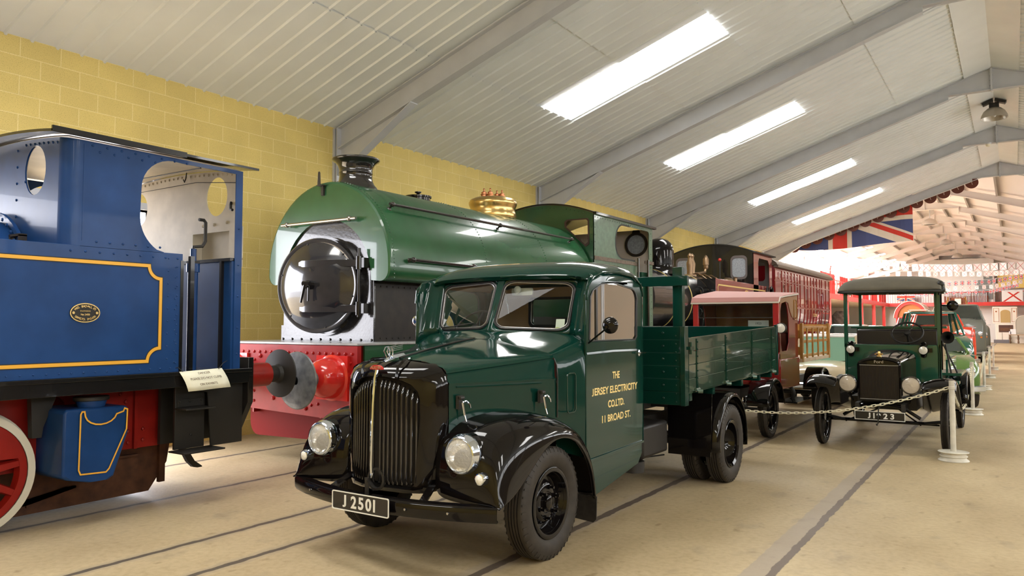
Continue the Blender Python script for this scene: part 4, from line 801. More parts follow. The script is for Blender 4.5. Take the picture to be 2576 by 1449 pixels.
# lamps
for s in (1,-1):
    c=(s*.635,3.85,.805)
    m=tm(); m.lathe([(.128,.20),(.128,.06),(.122,.035),(.116,.03)],c,(0,1,0),n=40); m.ring([[(c[0]+.128*math.cos(a),c[1]+.05,c[2]+.128*math.sin(a)) for a in [2*pi*k/24 for k in range(24)]],[(c[0]*.99+.11*math.cos(a),c[1]+.3,c[2]+.02+.1*math.sin(a)) for a in [2*pi*k/24 for k in range(24)]]],True,False); hl=m.build('headlamp',LB,T)
    m=tm(); m.lathe([(.101,.0),(.106,-.012),(.116,-.008),(.122,.004),(.124,.02),(.130,.028),(.132,.05),(.128,.06)],c,(0,1,0),n=48); m.build('lamp_rim',CHR,hl,ang=50)
    m=tm(); m.lathe([(.104,-.002),(.08,-.016),(.04,-.026),(.001,-.028)],c,(0,1,0),n=32); m.build('lens',LENS,hl)
    m=tm(); m.lathe([(.10,.0),(.07,.04),(.03,.06),(.001,.065)],c,(0,1,0),n=32); m.build('reflector',mat('silver_reflector',(.93,.93,.92),.16,metal=1,bump=.15,bscale=30),hl)
    c=(s*.795,3.868,.672)
    m=tm(); m.lathe([(.030,-.03),(.036,-.028),(.039,-.018),(.039,.03)],c,(0,1,0),n=28); sl=m.build('side_lamp',CHR,T)
    m=tm(); m.lathe([(.032,-.028),(.02,-.036),(.001,-.04)],c,(0,1,0),n=20); m.build('lens',mat('frosted_lens',(.85,.84,.80),.25,bump=.4,bscale=80),sl)
# bonnet catches
for yy,uu in ((4.03,.50),(4.68,.735)):
    m=tm(); m.box(uu-.02,uu+.004,yy-.02,yy+.02,1.07,1.16); m.cyl((uu+.01,yy-.02,1.145),(uu+.01,yy+.02,1.145),.014,n=10); ct=m.build('bonnet_catch',BLKM,T)
    m=tm(); m.tube([(uu+.02,yy,1.115),(uu+.03,yy+.01,1.03)],.009,8); m.tube([(uu+.02,yy,1.115),(uu+.035,yy+.02,1.125),(uu+.045,yy+.045,1.10),(uu+.045,yy+.055,1.075)],[.009,.008,.007,.004],8); m.tube([(uu+.03,yy+.01,1.03),(uu+.04,yy+.015,.99)],.004,6); m.build('catch_handle',CHR,ct)
# doors and cab body
def sideplate(mb,s,poly,holes=(),x0=.835,x1=.85): mb.plate(poly,'x',*sorted((s*x0,s*x1)),holes=holes)
for s in (1,-1):
    dwin=[(5.195,1.52),(5.215,1.50),(6.045,1.50),(6.085,1.53)]+arc(5.99,1.84,.105,.10,0,80,5)+[(5.65,1.975),(5.40,1.955),(5.26,1.90),(5.215,1.85)]
    dpoly=[(5.145,.60),(6.185,.625),(6.205,1.0),(6.205,1.82)]+arc(6.06,1.86,.145,.15,0,80,5)+[(5.7,2.035),(5.4,2.02),(5.22,1.965),(5.145,1.88)]
    m=tm(); sideplate(m,s,dpoly,[dwin]); d=m.build('door',LG,T,bevel=.006)
    m=tm(); sideplate(m,s,off2(dwin,-.0),[off2(dwin,-.035)],.846,.853); m.box(*sorted((s*.838,s*.85)),5.318,5.345,1.50,1.93); m.build('window_seal',RUBB,d)
    m=tm(); m.add([(s*.842,y,z) for y,z in off2(dwin,-.02)],[tuple(range(len(dwin)))]); m.build('door_glass',GLASS,d,smooth=False)
    m=tm(); m.sweep([(s*.851,5.15,1.408),(s*.851,5.6,1.418),(s*.851,6.2,1.412)],[(-.006,-.008),(.006,-.008),(.004,.008),(-.004,.008)]); m.build('belt_moulding',LG,d)
    m=tm(); m.cyl((s*.853,6.12,1.385),(s*.875,6.12,1.385),.012,n=10); m.tube([(s*.885,6.04,1.39),(s*.885,6.12,1.387),(s*.88,6.2,1.385)],[.007,.012,.008],8); m.lathe([(.03,0),(.03,.004),(.02,.01)],(s*.853,6.12,1.385),(s,0,0),n=16,caps=True); m.build('door_handle',CHR,d)
    # drip rail over the door
    m=tm(); m.tube([(s*.855,5.15,1.82),(s*.86,5.17,1.93),(s*.862,5.25,2.0),(s*.862,5.42,2.045),(s*.862,5.7,2.06),(s*.86,6.0,2.04),(s*.855,6.16,1.98),(s*.85,6.22,1.88)],.009,8); m.build('drip_rail',LG,T)
    # sill, skirt
    m=tm(); m.sweep([(s*.852,5.16,.592),(s*.852,6.19,.618)],[(-.012,-.012),(.012,-.012),(.010,.010),(-.012,.012)]); m.build('sill_moulding',LG,T,bevel=.002)
    m=tm(); m.ring([[(s*.845,5.18,.59),(s*.86,5.18,.45),(s*.86,5.22,.31),(s*.84,5.22,.31),(s*.83,5.18,.59)],[(s*.845,6.185,.615),(s*.855,6.16,.52),(s*.85,6.09,.44),(s*.83,6.09,.44),(s*.83,6.185,.615)]]); m.build('skirt_panel',LG,T,bevel=.004)
    PL=[[(.66,5.237,1.55),(.72,5.225,1.538),(.785,5.2,1.512),(.825,5.17,1.455),(.848,5.14,1.39)],[(.662,5.25,1.60),(.73,5.24,1.60),(.79,5.215,1.59),(.83,5.18,1.57),(.849,5.142,1.55)],[(.668,5.29,1.78),(.74,5.285,1.78),(.80,5.26,1.78),(.837,5.215,1.78),(.849,5.15,1.78)],[(.675,5.325,1.90),(.75,5.32,1.90),(.81,5.295,1.90),(.84,5.245,1.90),(.849,5.165,1.90)],[(.68,5.35,2.0),(.76,5.345,2.0),(.815,5.325,2.0),(.843,5.28,2.0),(.849,5.21,1.99)],[(.68,5.36,2.04),(.75,5.36,2.04),(.80,5.34,2.03),(.83,5.30,2.02),(.84,5.23,2.0)]]
    m=tm(); m.ring([[(s*x,y,z) for x,y,z in r] for r in PL],False,False); o=m.build('windscreen_pillar',LG,T,ang=70); sd=o.modifiers.new('s','SOLIDIFY'); sd.thickness=.012
# windscreen panes: quads with rounded corners, set in a V
def pane(s):
    A=Vector((s*.035,5.078,1.600));B_=Vector((s*.645,5.235,1.582));D=Vector((s*.04,5.255,1.995));C_=Vector((s*.665,5.335,1.965))
    def P_(u,v): return (A*(1-u)+B_*u)*(1-v)+(D*(1-u)+C_*u)*v
    return P_
for s in (1,-1):
    P_=pane(s)
    def loop(x0,x1,y0,y1,r): return [P_(a,b_) for a,b_ in rrect(x0,x1,y0,y1,r,6)]
    # frame sheet from rectangle outline to rounded opening
    o_=[P_(a,b_) for a,b_ in rrect(-.06,1.06,-.09,1.10,.005,6)]; i_=loop(.0,1,0,1,.16); 
    m=tm(); m.ring([o_,i_],True,False); o=m.build('windscreen_surround',LG,T,ang=60); sd=o.modifiers.new('s','SOLIDIFY'); sd.thickness=.012
    m=tm(); m.tube(i_,.011,8,closed=True); m.build('windscreen_seal',RUBB,T)
    m=tm(); m.tube([p+Vector((0,-.006,0)) for p in loop(.022,.978,.03,.97,.15)],.005,6,closed=True); m.build('windscreen_bead',mat('grey_bead',(.28,.27,.27),.25,metal=.5),T)
    m=tm(); q=loop(.01,.99,.01,.99,.155); m.add(q,[tuple(range(len(q)))]); m.build('windscreen_pane',GLASS,T,smooth=False)
m=tm(); m.ring([[(-.03,5.065,1.575),(.03,5.065,1.575),(.03,5.09,1.575),(-.03,5.09,1.575)],[(-.035,5.25,2.01),(.035,5.25,2.01),(.035,5.27,2.01),(-.035,5.27,2.01)]]); m.build('centre_pillar',LG,T,bevel=.006)
# visor lip over near pane
m=tm(); m.sweep([(.02,5.215,2.03),(.2,5.225,2.035),(.45,5.255,2.03),(.62,5.285,2.02),(.68,5.31,2.0)],[(-.02,-.008),(.016,-.01),(.016,.004),(-.02,.012)]); m.build('rain_visor',LG,T,bevel=.003)
# roof
def roofsec(Yc,w,zb,zt,fo,n=16):
    q=[]
    for k in range(n+1):
        a=pi*k/n; c_,s_=math.cos(a),math.sin(a); x=w*math.copysign(abs(c_)**.60,c_); z=zb+(zt-zb)*abs(s_)**.62
        q.append((x,Yc+fo*(abs(x)/.85)**2,z))
    return q
m=tm(); m.ring([roofsec(*a) for a in ((5.235,.72,1.985,2.0,.11),(5.205,.76,1.985,2.03,.105),(5.23,.80,1.985,2.065,.10),(5.32,.84,1.985,2.115,.07),(5.5,.855,1.985,2.16,.03),(5.8,.858,1.985,2.185,0),(6.02,.855,1.985,2.18,-.02),(6.18,.85,1.985,2.14,-.06),(6.29,.83,1.98,2.06,-.09),(6.335,.80,1.97,1.975,-.10))],False,False); m.build('cab_roof',LG,T,ang=70)
# back of cab
m=tm()
for s in (1,-1): m.ring([[(s*(.70+.148*math.sin(R(a))),6.19+.145*math.cos(R(a)),z) for a in range(0,91,15)] for z in (.62,2.0)],False,False)
m.build('cab_rear_corner',LG,T)
m=tm(); m.plate([(-.70,.62),(.70,.62),(.70,2.0),(-.70,2.0)],'y',6.325,6.335,holes=[rrect(-.36,.36,1.62,1.88,.04)]); cb=m.build('cab_back_panel',LG,T)
m=tm(); m.plate([(-.76,1.1),(.76,1.1),(.76,1.99),(-.76,1.99)],'y',6.28,6.29,holes=[rrect(-.36,.36,1.62,1.88,.04)]); m.build('back_lining',TAN,T)
m=tm(); m.plate(rrect(-.375,.375,1.605,1.895,.045),'y',6.265,6.28,holes=[rrect(-.35,.35,1.63,1.87,.04)]); m.build('rear_window_seal',RUBB,T)
m=tm(); m.box(-.36,.36,6.30,6.304,1.62,1.88); m.build('rear_window_glass',GLASS,T,smooth=False)
m=tm(); 
for s in (1,-1): sideplate(m,s,[(5.2,1.1),(6.2,1.1),(6.2,1.49),(5.2,1.49)],(),.826,.83)
m.ring([[(x*.97,y+.01,z-.035) for x,y,z in roofsec(*a)] for a in ((5.32,.84,1.985,2.115,.07),(5.8,.858,1.985,2.185,0),(6.18,.85,1.985,2.14,-.06),(6.28,.83,1.98,2.06,-.05))],False,False); m.build('roof_lining',TAN,T)
# seat, wheel, mirror inside, papers
m=tm(); m.box(-.78,.78,5.75,6.05,.95,1.12); m.box(-.78,.78,6.02,6.2,1.1,1.5); m.build('bench_seat',LEATH,T,bevel=.03)
m=tm(); cx,cy,cz=-.36,5.36,1.60; nrm=Vector((0,-.75,.66)).normalized(); uu_=Vector((1,0,0)); vv_=nrm.cross(uu_)
m.tube([Vector((cx,cy,cz))+uu_*.20*math.cos(2*pi*k/36)+vv_*.20*math.sin(2*pi*k/36) for k in range(36)],.010,8,closed=True)
for a in (90,210,330): m.tube([(cx,cy,cz),Vector((cx,cy,cz))+uu_*.2*math.cos(R(a))+vv_*.2*math.sin(R(a))],.007,6)
m.cyl((cx,cy,cz),Vector((cx,cy,cz))-nrm*.45,.018,n=10); m.lathe([(.04,-.01),(.04,.01),(.02,.02)],(cx,cy,cz),nrm,n=16,caps=True); m.build('steering_wheel',BLKM,T)
m=tm(); m.box(-.70,.70,5.27,5.38,1.42,1.545); m.build('dashboard',BLKM,T,bevel=.01)
m=tm(); m.ring([[(a,5.32,b_) for a,b_ in rrect(.055,.26,1.875,1.935,.015,3)],[(a,5.335,b_) for a,b_ in rrect(.055,.26,1.875,1.935,.015,3)]]); m.lathe([(.032,0),(.032,-.012),(.025,-.016),(.01,-.018)],(.125,5.31,1.92),(0,1,0),n=22,caps=True); m.build('interior_mirror',mat('pale_grey_plastic',(.45,.46,.43),.4),T)
for s,c,r_,mm in ((1,(1.10,5.05,1.625),.062,LB),(-1,(-1.06,5.40,1.665),.052,CHR)):
    m=tm(); a0=(s*.86,5.17,1.49) if s>0 else (-.86,5.2,1.49); m.tube([a0,(c[0]-s*.03,c[1]+.01,c[2]-.02)],.007,8); m.lathe([(r_,.012),(r_,.0),(r_*.8,-.016),(r_*.4,-.026),(.001,-.028)],c,(0,1,0),n=32,caps=True); m.cyl((c[0],c[1]+.012,c[2]),(c[0],c[1]+.016,c[2]),r_*.94,n=28); m.cyl((c[0]-s*.012,c[1]-.035,c[2]-.012),(c[0]-s*.012,c[1],c[2]-.012),.012,n=8); m.build('wing_mirror',mm,T)
# trafficator strips on the pillars, wiper
m=tm(); m.tube([(-.44,5.20,1.555),(-.43,5.17,1.60)],.006,6); m.tube([(-.60,5.215,1.605),(-.44,5.165,1.615),(-.18,5.105,1.645)],.005,6); m.build('wiper',BLKM,T)
m=tm(); m.box(.846,.857,5.118,5.13,1.63,1.86); m.build('trafficator',LG,T)
# signwriting
SG=lambda y,z: basis((XT+.8515,y,z),(0,1,0),(0,0,1))
text('THE',.078,GOLD,T,SG(5.665,1.218),'sign_line',thick=.0012,bold=.0022,sx=.92)
text('ERSEY ELECTRICITY',.078,GOLD,T,SG(5.678,1.105),'sign_line',thick=.0012,bold=.0022,sx=1.17); glyphs([('J',0)],.0575,GOLD,T,SG(5.252,1.105),'sign_letter',thick=.0012,bold=.0022,wid=1.2)
text('CO.LTD.',.078,GOLD,T,SG(5.665,.992),'sign_line',thick=.0012,bold=.0022,sx=1.02)
text('11 BROAD ST.',.078,GOLD,T,SG(5.665,.880),'sign_line',thick=.0012,bold=.0018,sx=1.12)
# chassis
m=tm()
for s in (1,-1): m.box(*sorted((s*.36,s*.42)),3.95,9.7,.56,.70)
for y in (4.1,5.5,6.8,7.9,9.2): m.box(-.4,.4,y,y+.08,.58,.68)
m.build('chassis_rails',BLKM,T)
m=tm(); m.box(-.72,.72,4.57,4.67,.36,.42); m.build('front_axle',BLKM,T)
m=tm(); m.cyl((-.9,7.9,.4),(.9,7.9,.4),.06,n=14); m.ball((0,7.9,.4),.17); m.cyl((0,5.2,.55),(0,7.8,.42),.035,n=10); m.build('rear_axle',BLKM,T)
for s in (1,-1):
    m=tm(); 
    for k in range(5): m.sweep([(s*.47,7.9-.55+.06*k,.5-.012*k+.06),(s*.47,7.9,.40-.012*k+.06),(s*.47,7.9+.55-.06*k,.5-.012*k+.06)],[(-.03,-.005),(.03,-.005),(.03,.005),(-.03,.005)])
    m.build('leaf_spring',BLKM,T)
m=tm(); m.box(.43,.78,6.35,6.95,.42,.72); m.build('fuel_tank',mat('dull_black',(.012,.01,.009),.45,noise=.4),T,bevel=.03)
m=tm(); m.cyl((.62,6.5,.38),(.62,6.5,.28),.10,n=20); m.tube([(.5,6.6,.30),(.52,7.0,.33),(.55,7.4,.30)],.008,6); m.build('air_filter_bowl',BLKM,T)
m=tm(); m.cyl((-.2,4.3,.75),(-.2,5.2,.75),.2,n=16); m.box(-.25,.25,4.0,4.8,.6,1.2); m.build('engine_block',BLKM,T)
# load bed
sz=lambda Y,z0,z1: z0+(z1-z0)*(Y-6.66)/(9.80-6.66)
m=tm(); m.ring([[(-1.06,Y,sz(Y,.99,1.055)),(1.06,Y,sz(Y,.99,1.055)),(1.06,Y,sz(Y,1.04,1.10)),(-1.06,Y,sz(Y,1.04,1.10))] for Y in (6.66,9.80)]); bed=m.build('bed_floor',WOODG,T)
for s in (1,-1):
    for y in (7.0,8.0,9.0): pass
m=tm(); 
for y in (6.8,7.45,8.4,9.1,9.6): z=sz(y,.92,.985); m.box(-1.05,1.05,y,y+.07,z,z+.07)
m.build('bed_bearers',LG,T)
for s in (1,-1):
    m=tm(); x0,x1=s*1.055,s*1.08
    for k in range(4):
        zb0,zb1=1.009+.125*k,1.067+.137*k; zt0,zt1=zb0+.122,zb1+.134
        m.ring([[(x0,Y,sz(Y,zb0,zb1)),(x1-s*.003,Y,sz(Y,zb0,zb1)),(x1,Y,sz(Y,zb0,zb1)+.004),(x1,Y,sz(Y,zt0,zt1)-.004),(x1-s*.003,Y,sz(Y,zt0,zt1)),(x0,Y,sz(Y,zt0,zt1))] for Y in (6.72,9.79)])
    sd_=m.build('side_board',WOODG,T,ang=20)
    for yy in (6.93,7.79,8.72,9.56):
        m=tm(); z0,z1=sz(yy,1.0,1.06),sz(yy,1.49,1.59); m.box(*sorted((x1,x1+s*.008)),yy-.016,yy+.016,z0,z1); m.rivet([(x1+s*.008,yy,z0+.06+(z1-z0-.09)*k/6) for k in range(7)],(s,0,0),.008,.006); m.build('board_strap',LG,sd_)
        m=tm(); m.cyl((x1,yy-.05,z0+.02),(x1,yy+.05,z0+.02),.016,n=10); m.cyl((x1,yy+.02,z0+.0),(x1+s*.04,yy+.04,z0),.02,n=10); m.build('hinge',mat('worn_green_steel',(.10,.16,.13),.2,metal=.5,coat=.5),sd_)
    m=tm(); m.box(*sorted((x1,x1+s*.03)),6.68,6.78,1.40,1.43); m.cyl((x1+s*.015,6.72,1.36),(x1+s*.015,6.72,1.47),.012,n=8); m.build('dropside_catch',LG,sd_)
m=tm(); m.box(-1.05,1.05,9.79,9.83,1.09,1.61); m.box(1.05,1.09,9.79,9.84,1.0,1.63); m.box(-1.09,-1.05,9.79,9.84,1.0,1.63); m.build('tail_board',LG,T,bevel=.004)
# headboard
m=tm()
for k in range(6):
    zb=.90+.119*k; m.box(-1.045,1.045,6.60,6.63,zb,zb+.116)
m.rivet([(u,6.60,.96+.119*k) for u in (-.88,.88) for k in range(6)],(0,-1,0),.014,.012); hbd=m.build('headboard',LG,T,bevel=.003)
for s in (1,-1):
    m=tm(); m.box(*sorted((s*1.045,s*1.09)),6.59,6.68,.895,1.615); m.rivet([(s*1.0,6.60,.93+.075*k) for k in range(9)],(0,-1,0),.010,.007); m.build('corner_post',LG,hbd,bevel=.004)
    m=tm(); m.box(*sorted((s*.96,s*1.055)),6.635,6.70,1.5,2.16); m.build('ladder_rack_post',LG,T,bevel=.004)
m=tm(); m.box(-1.12,1.12,6.59,6.635,1.985,2.075); m.build('ladder_rack_bar',LG,T,bevel=.004)
# rear mudguards
for s in (1,-1):
    m=tm(); arcp=[(7.9+.50*math.cos(R(a)),.44+.50*math.sin(R(a))) for a in range(-12,193,9)]
    sec=[(.62,-.0),(.70,.0),(1.02,.0),(1.10,-.012),(1.125,-.04),(1.125,-.055)]
    m.ring([[(s*u,7.9+(.50+d)*math.cos(R(a)),.44+(.50+d)*math.sin(R(a))) for u,d in sec] for a in range(-14,196,7)],False,False)
    o=m.build('rear_mudguard',LB,T,ang=70); sd=o.modifiers.new('s','SOLIDIFY'); sd.thickness=.008
    m=tm(); m.plate([(s*.62,.33),(s*1.06,.33),(s*1.08,.95),(s*.62,.95)],'y',7.34,7.352); m.build('splash_board',LB,T)
# papers resting in the cab windows
Pq=thing('licence_card','small white and yellow licence card leaning at the bottom of the lorry windscreen','card',(XT+.56,5.27,1.56))
m=tm(); m.T=TM@Matrix.Translation((.56,5.255,1.625))@Matrix.Rotation(R(-14),4,'Z')@Matrix.Rotation(R(-8),4,'X'); m.plate(rrect(-.048,.048,-.05,.05,.004,2),'y',-.001,.001); m.build('card',mat('pale_card',(.80,.84,.74),.5),Pq)
m=tm(); m.T=TM@Matrix.Translation((.56,5.255,1.625))@Matrix.Rotation(R(-14),4,'Z')@Matrix.Rotation(R(-8),4,'X'); m.plate(rrect(-.044,.044,-.046,-.015,.002,2),'y',-.0016,-.0008); 
m.build('coloured_band',mat('yellow_green_print',(.62,.72,.30),.5),Pq)
Pn=thing('information_sheet','white printed information sheet taped inside the lorry door window','sheet',(XT+.84,5.98,1.5))
m=tm(); m.plate([(5.83,1.50),(6.055,1.50),(6.055,1.712),(5.83,1.712)],'x',.828,.830); m.build('sheet',PAPER,Pn)
INKG=mat('grey_ink',(.25,.25,.28),.6)
text('1952\nAUSTIN 30 CWT\nLorry',.017,INKG,Pn,basis((XT+.8308,5.94,1.665),(0,1,0),(0,0,1)),'print',thick=.0008)
text('Loaned by the\nJersey Electricity Company',.012,INKG,Pn,basis((XT+.8308,5.94,1.57),(0,1,0),(0,0,1)),'print',thick=.0008)
m=tm(); m.box(.8301,.8308,5.85,6.04,1.692,1.702); m.box(.8301,.8308,5.85,6.04,1.508,1.522); m.build('printed_bars',mat('grey_print',(.5,.5,.54),.6),Pn)
# ================= small vintage truck (front view) =================
VG=mat('vintage_truck_green',(.008,.075,.045),.22,coat=.7); CANV=mat('grey_canvas',(.13,.115,.085),.75,noise=.2,nscale=5,bump=.1,bscale=120)
def spokewheel(parent,tmat,c,Rr,w,sg,nsp,hubm,spm,rimr=None,thick=.016):
    rim=rimr or Rr-.075
    m=MB(); m.T=tmat; tyre(m,c,Rr,w,rim,sg,36); t=m.build('tyre',TYRE,parent,ang=40)
    m=MB(); m.T=tmat; m.lathe([(rim,-w*.3),(rim+.008,-w*.38),(rim+.008,w*.38),(rim,w*.3),(rim-.025,w*.2),(rim-.025,-w*.2),(rim,-w*.3)],c,(1,0,0),n=40); m.lathe([(.001,.07),(.03,.07),(.035,.03),(.07,.02),(.07,-.03),(.001,-.03)],c,(sg,0,0),n=20)
    C_=Vector(c)
    for k in range(nsp):
        a=2*pi*k/nsp; d=Vector((0,math.cos(a),math.sin(a))); m.cyl(C_+d*.06,C_+d*(rim-.02),thick,thick*.75,n=8)
    m.build('spoked_wheel',spm,parent,ang=40)
    return t
XM=-1.50; AX=11.2
TT=thing('vintage_truck','small open-sided vintage truck with grey canvas roof and the number plate J 1923','truck',(XM,12.5,0))
QM=Matrix.Translation((XM,0,0))
def qm(): m=MB(); m.T=QM; return m
for s in (1,-1):
    spokewheel(TT,QM,(s*.745,AX,.385),.385,.095,s,12,LB,LB); spokewheel(TT,QM,(s*.745,AX+2.9,.385),.385,.095,s,12,LB,LB)
# front wings
for s in (1,-1):
    q=[(AX-.42,.86),(AX-.36,.92),(AX-.22,.965),(AX-.05,.955),(AX+.15,.90),(AX+.36,.80),(AX+.60,.66),(AX+.9,.50),(AX+1.05,.46)]
    m=qm(); m.ring([[(s*u,y,z+dz) for u,dz in ((.50+.0*i,-.06),(.60,-.02),(.70,.0),(.82,-.005),(.875,-.03),(.885,-.07))] for i,(y,z) in enumerate(q)],False,False)
    o=m.build('front_wing',LB,TT,sub=2,ang=80); sd=o.modifiers.new('s','SOLIDIFY'); sd.thickness=.01
    m=qm(); m.plate([(AX-.2,.90),(AX+.36,.76),(AX+.9,.46),(AX+.9,.40),(AX-.1,.55)],'x',*sorted((s*.49,s*.50))); m.build('splash_apron',LB,TT)
    m=qm(); m.box(*sorted((s*.55,s*.83)),AX+1.0,AX+2.2,.44,.46); m.build('running_board',LB,TT)
    m=qm(); m.ring([[(s*u,AX+2.9+.47*math.cos(R(a)),.42+.47*math.sin(R(a))+dz) for u,dz in ((.62,0),(.86,0),(.875,-.03))] for a in range(0,181,12)],False,False); o=m.build('rear_wing',LB,TT); o.modifiers.new('s','SOLIDIFY').thickness=.01
# radiator
def radr(w,zb,zt,zc,Y): return [(-w,Y,zb),(w,Y,zb),(w,Y,zt)]+[(w*math.cos(R(a)),Y,zt+(zc-zt)*math.sin(R(a))**.8) for a in (20,40,60,75,90,105,120,140,160)]+[(-w,Y,zt)]
m=qm(); m.ring([radr(.235,.66,1.09,1.165,10.99),radr(.245,.65,1.10,1.18,10.975),radr(.262,.63,1.105,1.205,10.985),radr(.265,.62,1.11,1.21,11.09)],True,False); m.plate([(p[0],p[2]) for p in radr(.26,.63,1.11,1.205,0)],'y',11.06,11.08); sh=m.build('radiator_shell',LB,TT,ang=40)
m=qm(); m.plate([(p[0],p[2]) for p in radr(.236,1.10,1.105,1.17,0)],'y',10.99,10.995); m.build('header_tank',LB,sh)
cm=mat('radiator_fins',(.02,.015,.012),.4,metal=.3); m=qm(); m.box(-.235,.235,11.0,11.04,.66,1.10)
for k in range(24): u=-.225+.45*k/23; m.box(u-.003,u+.003,10.99,11.0,.66,1.10)
m.build('radiator_core',cm,sh,smooth=False)
for k in range(0,1): 
    m=qm(); m.tube([(-.233,10.984,1.10),(0,10.983,1.098),(.233,10.984,1.10)],.005,6); m.tube([(-.233,10.984,.655),(.233,10.984,.655)],.006,6); m.build('brass_edge',mat('dull_silver',(.4,.38,.35),.3,metal=.8),sh)
m=qm(); m.lathe([(.03,1.20),(.035,1.215),(.028,1.23),(.04,1.24),(.04,1.255),(.02,1.262),(.015,1.28),(.001,1.285)],(0,11.03,0),n=12); m.box(-.05,.05,11.02,11.035,1.24,1.25); m.build('radiator_cap',BRASS,TT)
bdg=text('Ford',.05,mat('dull_silver',(.4,.38,.35),.3,metal=.8),sh,basis((XM,10.975,1.145),(1,0,0),(0,0,1)),'badge',thick=.004,bold=.001,sx=1.2)
# bonnet
def br(w,zt,zc,Y): return [(-w,Y,.66),(-w,Y,zt)]+[(-w*math.cos(R(a)),Y,zt+(zc-zt)*math.sin(R(a))**.8) for a in (20,45,70,90,110,135,160)]+[(w,Y,zt),(w,Y,.66)]
m=qm(); m.ring([br(.255,1.10,1.195,11.09),br(.29,1.13,1.235,11.5),br(.34,1.17,1.28,11.95)],False,False); m.build('bonnet',LB,TT,ang=50)
# scuttle panel, doors, seat
YD=12.25
m=qm(); m.box(-.60,.61,YD,YD+.03,.80,1.345); m.build('scuttle_panel',VG,TT,bevel=.01)
m=qm(); m.box(-.63,-.60,YD,YD+.8,.80,1.36); m.box(.60,.63,YD,YD+.8,.80,1.36); m.box(.42,.60,YD+.05,YD+.08,.83,1.1); m.build('side_panel',VG,TT,bevel=.008)
m=qm(); m.box(-.58,.58,13.0,13.06,1.0,1.60); m.box(-.66,.66,12.98,13.1,1.575,1.61); m.build('cab_back',VG,TT,bevel=.008)
m=qm(); m.box(-.56,.56,12.88,13.0,1.12,1.565); m.box(-.56,.56,12.5,12.9,1.02,1.15); m.build('black_leather_seat',mat('black_leather',(.022,.018,.017),.32,bump=.1,bscale=40),TT,bevel=.03)
for u0,u1,yy,z0,z1 in ((-.635,-.585,YD,1.30,2.12),(-.545,-.505,13.0,1.55,2.12),(.585,.635,YD,.8,2.12),(.50,.54,13.0,1.55,2.12)):
    m=qm(); m.box(u0,u1,yy,yy+.05,z0,z1); m.build('roof_post',VG,TT,bevel=.004)
m=qm(); m.tube([(.64,YD,1.0),(.645,YD,2.1)],.010,8); m.build('light_rail',LB,TT)
# canvas roof
m=qm(); rr=[]
for i,(y,hh,w) in enumerate(((12.02,0,.655),(12.0,.03,.668),(12.03,.07,.672),(12.12,.15,.67),(12.26,.205,.665),(12.45,.235,.66),(12.8,.245,.655),(13.1,.23,.65),(13.22,.15,.64),(13.26,.0,.63))):
    rr.append([(w*math.cos(pi*k/20),y,2.11+ (hh)*(1.0)*(math.sin(pi*k/20)**.30 if 0<k<20 else 0)) for k in range(21)])
m.ring(rr,False,False)
cr=m.build('canvas_roof',CANV,TT,ang=80); cr.modifiers.new('s','SOLIDIFY').thickness=.02
m=qm(); m.tube([(-.655,13.0,2.115),(-.668,12.1,2.115),(-.66,12.02,2.11),(-.6,12.0,2.105),(.6,12.0,2.10),(.66,12.02,2.105),(.668,12.1,2.11),(.655,13.0,2.115)],.02,8); m.build('roof_piping',mat('black_trim',(.02,.02,.018),.35,coat=.3),cr)
for u in (-.45,0,.42): m=qm(); m.box(u-.015,u+.015,12.0,12.02,2.07,2.10); m.build('roof_stud',LB,cr)
# steering wheel
m=qm(); c0=Vector((.19,12.42,1.515)); nr=Vector((0,-.72,.69)).normalized(); e1=Vector((1,0,0)); e2=nr.cross(e1)
m.tube([c0+e1*.205*math.cos(2*pi*k/40)+e2*.205*math.sin(2*pi*k/40) for k in range(40)],.014,8,closed=True)
for a in (60,180,300): m.tube([c0,c0+e1*.2*math.cos(R(a))+e2*.2*math.sin(R(a))],.009,6)
m.lathe([(.045,-.01),(.045,.02),(.02,.03)],c0,nr,n=16,caps=True); m.cyl(c0,c0-nr*.75,.016,n=10); m.tube([c0-nr*.05,c0-nr*.05+Vector((-.16,0,-.04))],.006,6); m.tube([c0-nr*.05,c0-nr*.05+Vector((.14,0,-.05))],.006,6); m.build('steering_wheel',BLKM,TT)
